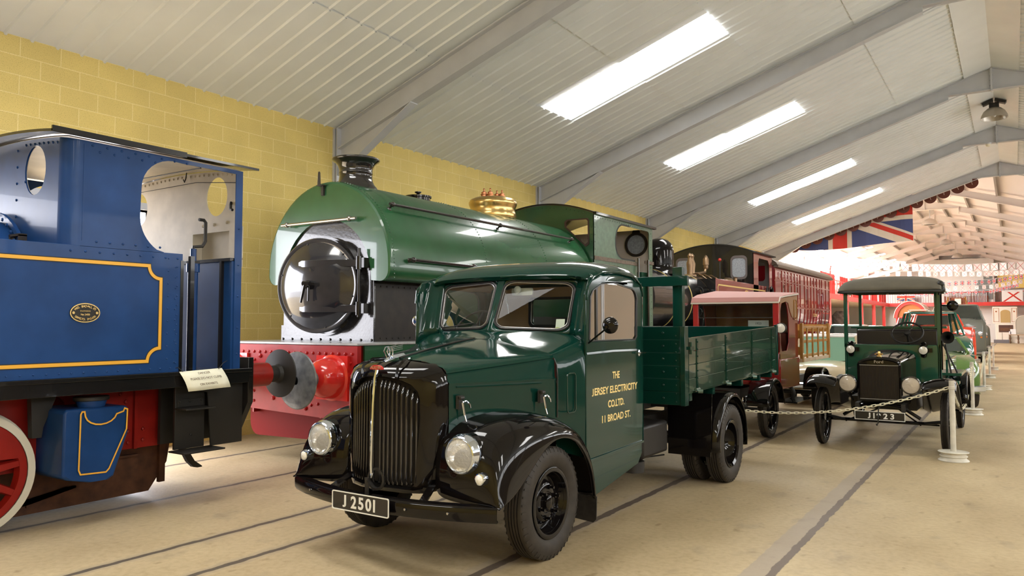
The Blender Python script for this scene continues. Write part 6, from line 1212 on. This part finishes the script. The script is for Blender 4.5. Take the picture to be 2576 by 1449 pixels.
    m=MB(); m.sweep([(s_*w*1.0,yy,hb-.06) for s_,yy in ((1,.4),(1,L*.9))],[(-.004,-.008),(.01,-.008),(.01,.008),(-.004,.008)]); m.sweep([(-w,.4,hb-.06),(-w,L*.9,hb-.06)],[(-.01,-.008),(.004,-.008),(.004,.008),(-.01,.008)]); m.build('trim_strip',CHR,t)
    return t
car('beige_car','beige saloon with green windscreen between the stake lorry and the small truck','car',(-3.35,16.0,0),R(0),BEI,L=3.0,Wd=1.5,hb=.86,hr=1.44,cab=(1.0,2.8),roofm=WCAR,glass=GRG)
car('green_saloon','olive green saloon with chrome bumper, its nose behind the second aisle post','car',(-1.22,16.8,0),R(12),OLIVE,L=3.0,Wd=1.5,hb=1.08,hr=1.40,cab=(1.2,2.6),roofm=OLIVE)
car('dark_green_pickup','dark green car with tall cab and large side window facing the aisle','car',(-1.58,23.9,0),R(18),DGC,L=3.6,Wd=1.6,hb=1.38,hr=2.03,cab=(.95,2.2),glass=glassmat('pickup_glass',(.9,.92,.9)))
car('bright_green_car','green car with pale bonnet highlights between the olive saloon and the tall cab','car',(-1.56,20.6,0),R(18),DGC,L=3.1,Wd=1.6,hb=1.10,hr=1.45,cab=(1.2,2.9),roofm=OLIVE)
car('red_car','red saloon with dark windscreen parked in front of the barrel roofed caravan','car',(-4.4,42.1,0),R(-4),RC,L=4.0,Wd=1.65,hb=1.38,hr=2.05,cab=(.9,2.9))
car('white_car','low white car roof showing above the seat back of the small truck','car',(-5.2,36.0,0),R(10),WCAR,L=4.2,Wd=1.65,hb=1.15,hr=1.60,cab=(1.1,3.0))
car('wooden_framed_estate','estate car with pale teal roof and yellow wooden framing by the carriage end','car',(-5.3,29.6,0),0,mat('timber_yellow',(.60,.40,.12),.35,coat=.4),L=3.6,Wd=1.45,hb=1.15,hr=1.65,cab=(.8,2.9),roofm=TEAL)
car('orange_red_van','orange red vehicle seen through the window of the dark green cab','van',(-1.85,30.0,0),R(18),mat('orange_red_paint',(.75,.06,.02),.2,coat=.8),L=3.2,Wd=1.8,hb=1.62,hr=2.05,cab=(1.5,2.6),flat=1)
gv=car('grey_military_truck','grey green flat fronted truck with big headlamp shells near the end of the vehicle row','truck',(-1.85,38.5,0),R(16),GRC,L=3.0,Wd=1.9,hb=1.9,hr=2.55,cab=(.5,2.1),flat=1)
car('second_grey_truck','grey truck with rounded wings behind the flat fronted one','truck',(-1.95,49.5,0),R(14),GRC,L=4.8,Wd=1.9,hb=1.7,hr=2.5,cab=(1.0,2.6))
# barrel caravan
cv=thing('barrel_caravan','barrel roofed caravan with red arch and varnished end standing in the far hall','caravan',(-5.87,58,0),0)
m=MB(); A=[(-5.87+1.05*math.cos(R(a)),2.1+1.16*math.sin(R(a))) for a in range(0,181,10)]
m.ring([[(x,y,z) for x,z in A] for y in (57.9,61.5)],False,False); o=m.build('barrel_roof',mat('cream_pink_canvas',(.72,.58,.50),.6),cv); o.modifiers.new('s','SOLIDIFY').thickness=.03
m=MB(); m.plate(A,'y',58.2,58.25); m.build('end_wall',mat('orange_varnish',(.50,.16,.03),.35,coat=.4),cv)
m=MB(); m.plate(A,'y',58.0,58.15,holes=[[(-5.87+.82*math.cos(R(a)),2.1+.93*math.sin(R(a))) for a in range(0,181,12)]]); m.build('red_arch',REDP,cv)
m=MB(); m.box(-6.8,-4.95,58.2,61.4,1.0,2.1); m.build('body',REDP,cv)
for s in (-1,1):
    for yy in (58.8,60.9): 
        m=MB(); m.lathe([(.42,-.03),(.48,-.03),(.48,.03),(.42,.03)],(-5.87+s*1.0,yy,.48),(1,0,0),n=28)
        for k in range(10): a=2*pi*k/10; m.cyl((-5.87+s*1.0,yy,.48),(-5.87+s*1.0,yy+.44*math.cos(a),.48+.44*math.sin(a)),.02,n=6)
        m.build('wheel',REDP,cv)
m=MB(); m.box(-6.5,-5.2,58.3,61.3,.5,1.02); m.build('undercarriage',REDP,cv)
# display case
dc=thing('display_case','clear display case with pale frame standing in front of the red car','case',(-3.5,38,0))
m=MB(); m.box(-3.9,-3.12,37.7,38.3,0,1.42); m.build('plinth',WHITE,dc)
m=MB()
for x in (-3.9,-3.12):
    for y in (37.7,38.3): m.box(x-.02,x+.02,y-.02,y+.02,1.42,2.3)
for z in (2.3,): m.box(-3.92,-3.1,37.68,37.72,z-.03,z); m.box(-3.92,-3.1,38.28,38.32,z-.03,z)
m.build('frame',WHITE,dc)
m=MB(); m.box(-3.9,-3.12,37.7,37.705,1.42,2.3); m.build('glass_front',GLASS,dc,smooth=False)
m=MB(); m.box(-3.53,-3.49,37.98,38.02,1.42,2.1); m.box(-3.75,-3.3,37.9,38.1,1.45,1.5); m.build('model',mat('cream_model',(.75,.62,.42),.5),dc)
# wooden cart
wc=thing('farm_cart','tall brown boarded farm cart with a cream card on its top edge','cart',(-2.5,45,0))
PLK=mat('red_brown_boards',(.28,.08,.035),.5,noise=.35,nscale=7)
m=MB()
for k in range(9): z=1.5+.17*k; w_=.62+.0*k; m.box(-3.15+.05*k,-1.85-.03*k,44.9-.0*k,44.95,z,z+.16)
m.build('tail_boards',PLK,wc,bevel=.006)
for s,xa,xb_ in ((1,-1.75,-2.05),(-1,-3.2,-2.8)):
    m=MB(); m.ring([[(xa-.04,44.8,1.3),(xa+.04,44.8,1.3),(xa+.04,44.9,1.3),(xa-.04,44.9,1.3)],[(xb_-.04,44.8,3.05),(xb_+.04,44.8,3.05),(xb_+.04,44.9,3.05),(xb_-.04,44.9,3.05)]]); m.build('corner_stake',VARN,wc)
    m=MB(); m.lathe([(.50,-.04),(.58,-.04),(.58,.04),(.50,.04)],(xa,46.2,.58),(1,0,0),n=28)
    for k in range(12): a=2*pi*k/12; m.cyl((xa,46.2,.58),(xa,46.2+.53*math.cos(a),.58+.53*math.sin(a)),.025,n=6)
    m.build('cart_wheel',REDP,wc)
m=MB(); m.box(-3.1,-1.9,44.95,47.5,1.15,1.5); m.box(-2.6,-2.4,44.95,47.5,.9,1.15); m.build('cart_bed',PLK,wc)
cc=thing('cream_card','cream card fixed on the top edge of the brown boarded cart','card',(-2.38,44.85,2.8)); m=MB(); m.box(-2.52,-2.24,44.84,44.85,2.69,2.97); m.build('card',mat('cream_card',(.8,.8,.6),.5),cc)
# fairground organ front, arch, table, boards at the end wall
og=thing('organ_facade','cream fairground organ front with gold grille and red lining against the end wall','organ',(-.7,82.2,0))
CRM=mat('cream_enamel',(.82,.76,.66),.4)
m=MB(); m.box(-1.65,.25,81.9,82.3,1.75,3.28); m.box(-1.45,.05,81.9,82.3,0,1.75); m.build('case',CRM,og,bevel=.02)
m=MB(); m.plate([(-1.05,1.85),(-.3,1.85),(-.3,2.75)]+arc(-.675,2.75,.375,.25,0,180,10)+[(-1.05,2.75)],'y',81.86,81.9); gg=m.build('gold_grille',mat('gold_bars',(.48,.33,.13),.4),og)
for x0,x1 in ((-1.58,-1.15),(-.2,.2)):
    m=MB(); m.plate([(x0,1.9),(x1,1.9),(x1,3.15),(x0,3.15)],'y',81.885,81.9,holes=[[(x0+.03,1.93),(x1-.03,1.93),(x1-.03,3.12),(x0+.03,3.12)]]); m.cyl(((x0+x1)/2,81.88,2.85),((x0+x1)/2,81.9,2.85),.07); m.build('lined_panel',mat('red_brown_lining',(.40,.13,.05),.5),og)
m=MB(); m.box(-1.2,-.12,81.86,81.9,.98,1.62); m.build('keyboard_recess',mat('dark_brown_recess',(.10,.045,.03),.6),og)
m=MB(); m.box(-1.1,-.2,81.82,81.86,1.16,1.20); m.box(-1.1,-.2,81.82,81.86,1.30,1.33); m.build('shelf',VARN,og)
m=MB(); m.box(-1.4,-.95,81.5,81.8,.3,.95); m.box(-.92,-.45,81.5,81.8,.3,.95); m.build('white_cabinet_doors',CRM,og,bevel=.01)
m=MB(); m.box(-1.6,-.4,81.4,82,0,.3); m.build('grey_plinth',mat('grey_plinth',(.16,.15,.16),.6),og)
ar=thing('arched_screen','cream arched folding screen behind the table at the far right','screen',(.6,81.6,0))
m=MB(); m.plate([(.06,.8),(1.3,.8),(1.3,1.85)]+arc(.68,1.85,.62,.6,0,180,12)+[(.06,1.85)],'y',81.55,81.6); m.build('panel',mat('stone_panel',(.48,.44,.36),.6),ar)
m=MB(); m.plate([(.02,0)]+[(.02,1.85)]+arc(.68,1.85,.66,.64,180,0,12)[1:]+[(1.34,1.85),(1.34,0)],'y',81.52,81.62,holes=[[(.08,.8),(1.28,.8),(1.28,1.85)]+arc(.68,1.85,.6,.58,0,180,12)+[(.08,1.85)]]); m.build('frame',CRM,ar)
tb=thing('wooden_table','long wooden table with turned legs in front of the arched screen','table',(.6,80.6,0))
m=MB(); m.box(-.45,1.7,80.2,81.0,.72,.80); m.build('table_top',mat('pale_table_wood',(.45,.32,.20),.5),tb)
for x in (-.35,.25,.9,1.55):
    m=MB(); m.lathe([(.05,0),(.08,.1),(.05,.25),(.09,.45),(.05,.6),(.07,.72)],(x,80.4,0),n=12); m.build('leg',mat('dark_turned_wood',(.16,.09,.05),.5),tb)
for i,(x,z,w_,h_) in enumerate(((-.12,.84,.42,.42),(-.35,.80,.16,.26))):
    t=thing('framed_notice',['white framed notice standing on the left end of the far table','small white notice beside the framed one on the far table'][i],'notice',(x,80.5,.8)); m=MB(); m.box(x-w_/2,x+w_/2,80.5,80.52,z-.04+(0 if i else 0),z+h_); m.build('sheet',PAPER,t)
# stage dressing above: painted castle silhouette, yellow panel, organ pipes
cstl=thing('castle_silhouette','grey painted skyline silhouette on the tall white panel','painting',(-2.3,82.85,4.3))
m=MB(); m.plate([(-2.95,4.0),(-1.62,4.0),(-1.62,6.2),(-1.85,6.2),(-1.85,6.0),(-2.1,6.0),(-2.1,6.2),(-2.3,6.2),(-2.3,5.6),(-2.55,5.6),(-2.55,5.8),(-2.75,5.8),(-2.75,5.5),(-2.95,5.5)],'y',82.82,82.88); m.build('painted_board',mat('slate_grey_paint',(.22,.25,.25),.6),cstl,smooth=False)
cstl2=thing('tower_silhouette','dark grey painted tower on the left of the tall white panel','painting',(-6.8,82.85,4.3))
m=MB(); m.plate([(-7.3,4.6),(-6.0,4.6),(-6.0,5.6),(-6.25,5.6),(-6.25,5.9),(-6.6,5.9),(-6.6,5.6),(-6.95,5.6),(-6.95,5.9),(-7.3,5.9)],'y',82.82,82.88); m.build('painted_board',MATS['slate_grey_paint'],cstl2,smooth=False)
yp=thing('yellow_panel','yellow painted panel above the right end of the mezzanine','panel',(.2,83.2,5.2)); m=MB(); m.box(-1.2,3.5,83.2,83.3,5.0,6.3); m.build('board',mat('yellow_board',(.85,.62,.18),.5),yp)
op=thing('organ_pipes','rank of slim white organ pipes standing on the end mezzanine','organ pipes',(-3.7,81.9,3.7))
for k in range(28):
    x=-5.3+3.2*k/27; h_=3.72+.75+.35*abs(math.sin(k*.6)); m=MB(); m.cyl((x,82.70,3.67),(x,82.70,h_),.03,n=8); m.build('pipe',mat('white_pipe',(.72,.68,.66),.3,metal=.3),op)
m=MB(); m.box(-5.5,-1.95,82.74,82.80,3.67,4.35); m.build('pipe_case',PLK,op)
# mezzanine railings
rl=thing('end_railing','red mezzanine railing with dark uprights along the end of the far hall','railing',(-4,82.45,3.7))
m=MB(); m.box(-10.2,3.5,82.42,82.46,4.66,4.72); m.build('top_rail',REDP,rl)
for k in range(60): x=-10.1+.22*k; m=MB(); m.box(x-.012,x+.012,82.43,82.45,3.74,4.66); m.build('upright',mat('dark_red_steel',(.16,.03,.03),.5),rl)
rl2=thing('side_railing','red mezzanine railing along the left side of the far hall','railing',(-10.24,68,3.7))
m=MB(); m.box(-10.26,-10.22,50.2,82.4,4.66,4.72); m.build('top_rail',REDP,rl2)
for k in range(22): y=50.5+1.5*k; m=MB(); m.box(-10.26,-10.22,y,y+.04,3.72,4.7); m.build('upright',REDP,rl2)
for i,(y,w_) in enumerate(((51.5,4.6),(58,3.0),(62.4,3.6),(67.5,3.2),(71.6,4.0),(76.5,4.5))):
    t=thing('red_banner','red cloth banner hung behind the side railing, one of a row above the red posts','banner',(-10.4,y,3.8),group='red banners on the side mezzanine')
    m=MB(); n_=16; m.ring([[(-10.33+.03*math.sin(k*1.3),y+w_*k/n_,z) for k in range(n_+1)] for z in (3.67,5.1)],False,False); m.build('cloth',mat('red_cloth',(.62,.02,.015),.6),t)
sp=thing('red_mast','tall thin red mast standing on the side mezzanine above the carriage end','mast',(-10.3,55.5,3.7)); m=MB(); m.cyl((-10.5,55.6,3.66),(-10.5,55.6,5.6),.05,n=10); m.ball((-10.5,55.6,5.65),.09); m.build('pole',REDP,sp)
bd_=thing('cycle_wheel','large thin spoked wheel leaning on the side mezzanine','wheel',(-10.5,57.7,3.7)); m=MB(); m.tube([(-10.40,57.7+.6*math.cos(2*pi*k/32),4.28+.6*math.sin(2*pi*k/32)) for k in range(32)],.02,6,closed=True)
for k in range(12): a=2*pi*k/12; m.cyl((-10.40,57.7,4.28),(-10.40,57.7+.6*math.cos(a),4.28+.6*math.sin(a)),.006,n=5)
m.build('rim_and_spokes',REDP,bd_)
# dark exhibits under the mezzanine
ex=thing('dark_sculpture','tall dark mottled exhibit standing under the side mezzanine between two red posts','exhibit',(-12.2,69,0))
m=MB(); m.ring([[(-12.2+a*s_,68.6+b_*s_,z) for a,b_ in oval(0,0,.7,.5,14)] for z,s_ in ((0,1),(.8,1.1),(1.6,.95),(2.4,1.0),(2.8,.5))]); m.build('mass',mat('mottled_grey',(.09,.09,.10),.5,noise=.7,nscale=5,dirt=(.3,.3,.33)),ex)
pt=thing('partition','pale grey partition standing under the side mezzanine','partition',(-12.5,62,0)); m=MB(); m.box(-13.5,-13.4,52,66,0,2.9); m.build('board',mat('pale_grey_board',(.42,.42,.44),.6),pt)
cbx=thing('glazed_cabinet','small brown framed cabinet under the side mezzanine','cabinet',(-12.6,58,0)); m=MB(); m.plate([(57.6,0),(58.5,0),(58.5,1.9),(57.6,1.9)],'x',-12.8,-12.4,holes=[[(57.7,.8),(58.4,.8),(58.4,1.8),(57.7,1.8)]]); m.build('frame',VARN,cbx)
# hanging lamps far hall
for i,yy in enumerate((50.6,63.5,76.4)):
    t=thing('hanging_lamp',['nearest round pale lamp hanging from the far roof','second round pale lamp hanging from the far roof','farthest round pale lamp hanging from the far roof'][i],'lamp',(XP,yy,8.2),group='lamps in the far hall'); m=MB(); m.lathe([(.08,7.9),(.3,7.8),(.45,7.55),(.45,7.5),(.3,7.52)],(XP,yy,0),n=24); m.build('lamp_shade',mat('pale_lamp_shade',(.6,.55,.5),.3,metal=.3),t); m=MB(); m.cyl((XP,yy,7.85),(XP,yy,8.6),.02,n=8); m.build('stem',STEEL,t)
# ---------------- large flag on the last frame ----------------
FR_=mat('flag_red_cloth',(.55,.035,.02),.75,bump=.1,bscale=30); FB=mat('flag_blue_cloth',(.055,.075,.20),.75,bump=.1,bscale=30); FW=mat('flag_white_cloth',(.66,.58,.48),.75,bump=.1,bscale=30)
def clip(poly,x0,x1,z0,z1):
    def cut(p,f,inter):
        out=[]
        for i in range(len(p)):
            a,b_=p[i-1],p[i]; ia,ib=f(a),f(b_)
            if ib>=0:
                if ia<0: out.append(inter(a,b_,ia,ib))
                out.append(b_)
            elif ia>=0: out.append(inter(a,b_,ia,ib))
        return out
    it=lambda a,b_,ia,ib:(a[0]+(b_[0]-a[0])*ia/(ia-ib),a[1]+(b_[1]-a[1])*ia/(ia-ib))
    for f in (lambda q:q[0]-x0,lambda q:x1-q[0],lambda q:q[1]-z0,lambda q:z1-q[1]):
        poly=cut(poly,f,it)
        if not poly: return []
    return poly
def union_flag(name,label,x0,x1,z0,z1,y,wave=0,group=None,cat='flag',zc=99):
    t=thing(name,label,cat,((x0+x1)/2,y,z0),group=group); H=z1-z0; cx,cz=(x0+x1)/2,(z0+z1)/2; W_=x1-x0
    def w(x): return y+wave*math.sin((x-x0)*5)
    def lay(polys,m_,dy,nm):
        m=MB()
        for p in polys:
            p=clip(p,x0,x1,z0,min(z1,zc))
            if len(p)<3: continue
            if zc<90:
                nx_,nz_=38,14
                for i in range(nx_):
                    for j in range(nz_):
                        q=clip(p,x0+(x1-x0)*i/nx_,x0+(x1-x0)*(i+1)/nx_,z0+(z1-z0)*j/nz_,z0+(z1-z0)*(j+1)/nz_)
                        if len(q)>2: m.add([(a,y-dy*1.6,b_) for a,b_ in q],[tuple(range(len(q)))])
            else: m.add([(a,y-dy,b_) for a,b_ in p],[tuple(range(len(p)))])
        m.build(nm,m_,t,smooth=False)
    lay([[(x0,z0),(x1,z0),(x1,z1),(x0,z1)]],FB,0,'blue_field')
    def diag(wd,off=0):
        out=[]
        L_=math.hypot(W_,H); nx,nz=-H/L_,W_/L_
        for sx in (1,-1):
            ax,az=(x0,z0) if sx>0 else (x0,z1); bx,bz=(x1,z1) if sx>0 else (x1,z0); n_x,n_z=(nx,nz) if sx>0 else (-nx,nz)
            if off==0: out.append([(ax-n_x*wd,az-n_z*wd),(bx-n_x*wd,bz-n_z*wd),(bx+n_x*wd,bz+n_z*wd),(ax+n_x*wd,az+n_z*wd)])
            else:
                for (px,pz),sg in (((ax,az),1),((bx,bz),-1)):
                    s2=sg*off; out.append([(px,pz),(cx,cz),(cx+n_x*wd*s2,cz+n_z*wd*s2),(px+n_x*wd*s2,pz+n_z*wd*s2)])
        return out
    lay(diag(H*.10),FW,.003,'white_saltire'); lay(diag(H*.066,-1),FR_,.006,'red_saltire')
    lay([[(cx-H*.167,z0),(cx+H*.167,z0),(cx+H*.167,z1),(cx-H*.167,z1)],[(x0,cz-H*.167),(cx-H*.167,cz-H*.167),(cx-H*.167,cz+H*.167),(x0,cz+H*.167)],[(cx+H*.167,cz-H*.167),(x1,cz-H*.167),(x1,cz+H*.167),(cx+H*.167,cz+H*.167)]],FW,.009,'white_cross')
    lay([[(cx-H*.10,z0),(cx+H*.10,z0),(cx+H*.10,z1),(cx-H*.10,z1)],[(x0,cz-H*.10),(cx-H*.10,cz-H*.10),(cx-H*.10,cz+H*.10),(x0,cz+H*.10)],[(cx+H*.10,cz-H*.10),(x1,cz-H*.10),(x1,cz+H*.10),(cx+H*.10,cz+H*.10)]],FR_,.012,'red_cross')
    return t
fl0=union_flag('union_flag','huge worn union flag hanging behind the last roof frame of the near hall',-9.1,-3.42,5.03,7.88,35.42,zc=7.05)
for ch in fl0.children:     # drape: gentle sag and folds in the cloth itself
    for v in ch.data.vertices:
        x=v.co.x; z=v.co.z; v.co.y+=.05*math.sin(x*4+z*.8)+.02*math.sin(x*9+1); v.co.z-=.10*(1-(z/2.85))*(math.cos(x*.9+.6))
union_flag('small_union_flag','union flag hanging on the red railing at the end of the far hall',-9.5,-7.95,3.95,4.72,82.41)
jf=thing('jersey_flag','large white flag with red saltire hung on the right end railing','flag',(-.1,82.3,3.8))
m=MB(); m.box(-.9,.7,82.41,82.42,3.75,4.80); m.build('white_field',mat('white_cloth',(.85,.82,.80),.7),jf,smooth=False)
m=MB(); m.add([(-.85,82.40,3.76),(-.66,82.40,3.76),(.50,82.40,4.62),(.31,82.40,4.62)],[(0,1,2,3)]); m.add([(.5,82.396,3.76),(.68,82.396,3.76),(-.30,82.396,4.62),(-.48,82.396,4.62)],[(0,1,2,3)]); m.build('red_saltire',FR_,jf,smooth=False)
# brown discs hung along the last frame
DB=mat('brown_disc_paint',(.13,.035,.022),.5)
pd=None
for k in range(15):
    x=-1.281+(-8.166+1.281)*k/14; z=7.33+(5.10-7.33)*k/14
    if pd is None:
        pd=thing('hanging_disc','round brown disc hanging in a row from the last roof frame above the union flag','disc',(x,35.32,z),world=False,group='brown discs along the last roof frame')
        m=MB(); m.cyl((0,0,0),(0,.02,0),.235,n=32); m.build('disc',DB,pd); m=MB(); m.box(-.01,.01,-.006,0,-.09,.03); m.box(-.04,.02,-.006,0,.03,.045); m.build('mark',FW,pd)
        o=pd
    else: o=copytree(pd); o.location=(x,35.32,z)
    o.rotation_euler=(0,R(random.uniform(-25,25)),0)
    if k>9: o.location.y=35.30
# bunting
WC=mat('bunting_white',(.85,.80,.80),.7); RCL=mat('bunting_red',(.60,.04,.05),.7); BCL=mat('bunting_dark_blue',(.06,.06,.14),.7)
def flagproto(kind,w_,h_,nm,label,group):
    t=thing(nm,label,'flag',(0,0,0),world=False,group=group)
    m=MB(); m.add([(-w_,0,0),(w_,0,0),(w_,0,-h_),(-w_,0,-h_)],[(0,1,2,3)]); m.build('cloth',WC if kind=='x' else BCL,t,smooth=False)
    m=MB(); d=.10*w_*2*.55
    if kind=='x':
        for s in (1,-1): m.add([(-s*w_,-.005-s*.001,0),(-s*w_+s*d,-.005-s*.001,0),(s*w_,-.005-s*.001,-h_),(s*w_-s*d,-.005-s*.001,-h_)],[(0,1,2,3)])
        m.build('red_saltire',RCL,t,smooth=False)
    else:
        for s in (1,-1): m.add([(-s*w_,-.003,0),(-s*w_+s*d*2,-.003,0),(s*w_,-.003,-h_),(s*w_-s*d*2,-.003,-h_)],[(0,1,2,3)])
        m.add([(-w_*.34,-.004,0),(w_*.34,-.004,0),(w_*.34,-.004,-h_),(-w_*.34,-.004,-h_)],[(0,1,2,3)]); [m.add([(a,-.004,-h_*.33),(b_,-.004,-h_*.33),(b_,-.004,-h_*.67),(a,-.004,-h_*.67)],[(0,1,2,3)]) for a,b_ in ((-w_,-w_*.34),(w_*.34,w_))]; m.build('white_cross',WC,t,smooth=False)
        m=MB(); m.add([(-w_*.18,-.007,0),(w_*.18,-.007,0),(w_*.18,-.007,-h_),(-w_*.18,-.007,-h_)],[(0,1,2,3)]); [m.add([(a,-.007,-h_*.42),(b_,-.007,-h_*.42),(b_,-.007,-h_*.58),(a,-.007,-h_*.58)],[(0,1,2,3)]) for a,b_ in ((-w_,-w_*.18),(w_*.18,w_))]; m.build('red_cross',RCL,t,smooth=False)
    return t
def bunting(kind,pts,n,w_,h_,label,group,clabel):
    pr=None; 
    pts=[Vector(p) for p in pts]
    def at(u):
        k=u*(len(pts)-1); i=min(int(k),len(pts)-2); return pts[i].lerp(pts[i+1],k-i)
    for i in range(n):
        p=at((i+.5)/n)
        if pr is None: pr=flagproto(kind,w_,h_,'bunting_flag',label,group); o=pr
        else: o=copytree(pr)
        o.location=p+Vector((0,0,-.01)); o.rotation_euler=(0,R(random.uniform(-5,5)),R(random.uniform(-15,15)))
    m=MB(); m.tube([at(i/30) for i in range(31)],.008,5); o=m.build('bunting_line',WC); tag(o,clabel,'line')
bunting('x',[(-11.2,46,5.42),(-8.2,46,5.18),(-4.4,46,4.90),(-2.2,46,4.78),(.9,46,4.82)],33,.155,.36,'white flag with red saltire on the highest long string','highest long string of saltire flags','white line carrying the highest long string of saltire flags')
bunting('x',[(-10.5,56,5.35),(-4.85,55,5.05),(-1.4,55,4.92),(.8,55,5.0)],26,.13,.30,'small white saltire flag on the second string down','second string of saltire flags','white line carrying the second string of saltire flags')
bunting('u',[(-5.6,60,4.62),(-4.1,60,4.60),(-1.3,60,4.68),(.9,60,5.05)],22,.105,.30,'little union flag on the upper string of union flags','upper string of union flags','line carrying the upper string of union flags')
bunting('x',[(-5.6,60.3,4.28),(-4.1,60.3,4.27),(-1.3,60.3,4.33),(.9,60.3,4.70)],20,.11,.26,'tiny pale saltire flag just below the upper union flags','saltire flags below the upper union string','line carrying the saltire flags below the upper union string')
bunting('u',[(-7.4,64,4.15),(-5.4,64,4.03),(-1.4,64,4.15),(.3,64,4.6)],26,.105,.28,'little union flag on the lowest string of flags','lowest string of union flags','line carrying the lowest string of union flags')
bunting('x',[(-13.5,50.5,6.3),(-8,49,5.6),(-5,48,5.2)],18,.13,.30,'white saltire flag in the bright left corner of the far roof','saltire flags in the bright left corner','line carrying saltire flags in the bright left corner')
# hanging model aircraft in the glare
for i,(x,y,z,s_) in enumerate(((-9.2,42.5,5.75,.55),(-11.0,47,6.2,.6),(-10.2,50,5.9,.5))):
    t=thing('model_aeroplane',['pale green model aeroplane hanging below the end of the large flag','model aeroplane hanging in the glare left of the large flag','smallest model aeroplane hanging in the glare above the saltire string'][i],'model aeroplane',(x,y,z),R(30*i),world=False)
    m=MB(); m.tube([(0,-s_*.7,0),(0,-s_*.3,.02),(0,s_*.5,.02),(0,s_*.8,.05)],[.03,.07,.05,.015],8); fu=m.build('fuselage',mat('model_grey_green',(.18,.24,.22),.5),t)
    m=MB(); m.box(-s_,s_,-.22*s_-.1,-.22*s_+.1,.04,.055); m.build('wing',mat('model_teal',(.2,.42,.42),.5),fu); m=MB(); m.box(-.3*s_,.3*s_,.68*s_,.82*s_,.05,.06); m.box(-.006,.006,.66*s_,.84*s_,.05,.05+.25*s_); m.build('tail',MATS['model_grey_green'],fu)
    m=MB(); m.cyl((0,0,.08),(0,0,.42),.004,n=4); m.build('wire',BLKM,t)
# pale upright by the near wall behind the green locomotive, display card near the black locomotive
o=MB(); o.cyl((-9.3,16.15,0),(-9.3,16.15,4.58),.05,n=12); tag(o.build('upright_pole',PW),'slim pale upright pole by the yellow wall behind the green locomotive cab','pole')
pc=thing('tilted_card','small cream card tilted on the running plate behind the lorry ladder rack','card',(-5.9,15.2,1.6)); m=MB(); m.add([(-6.62,15.36,1.302),(-6.3,15.36,1.302),(-6.37,15.46,1.60),(-6.69,15.46,1.60)],[(0,1,2,3)]); m.build('card',mat('cream_card2',(.82,.78,.62),.5),pc)
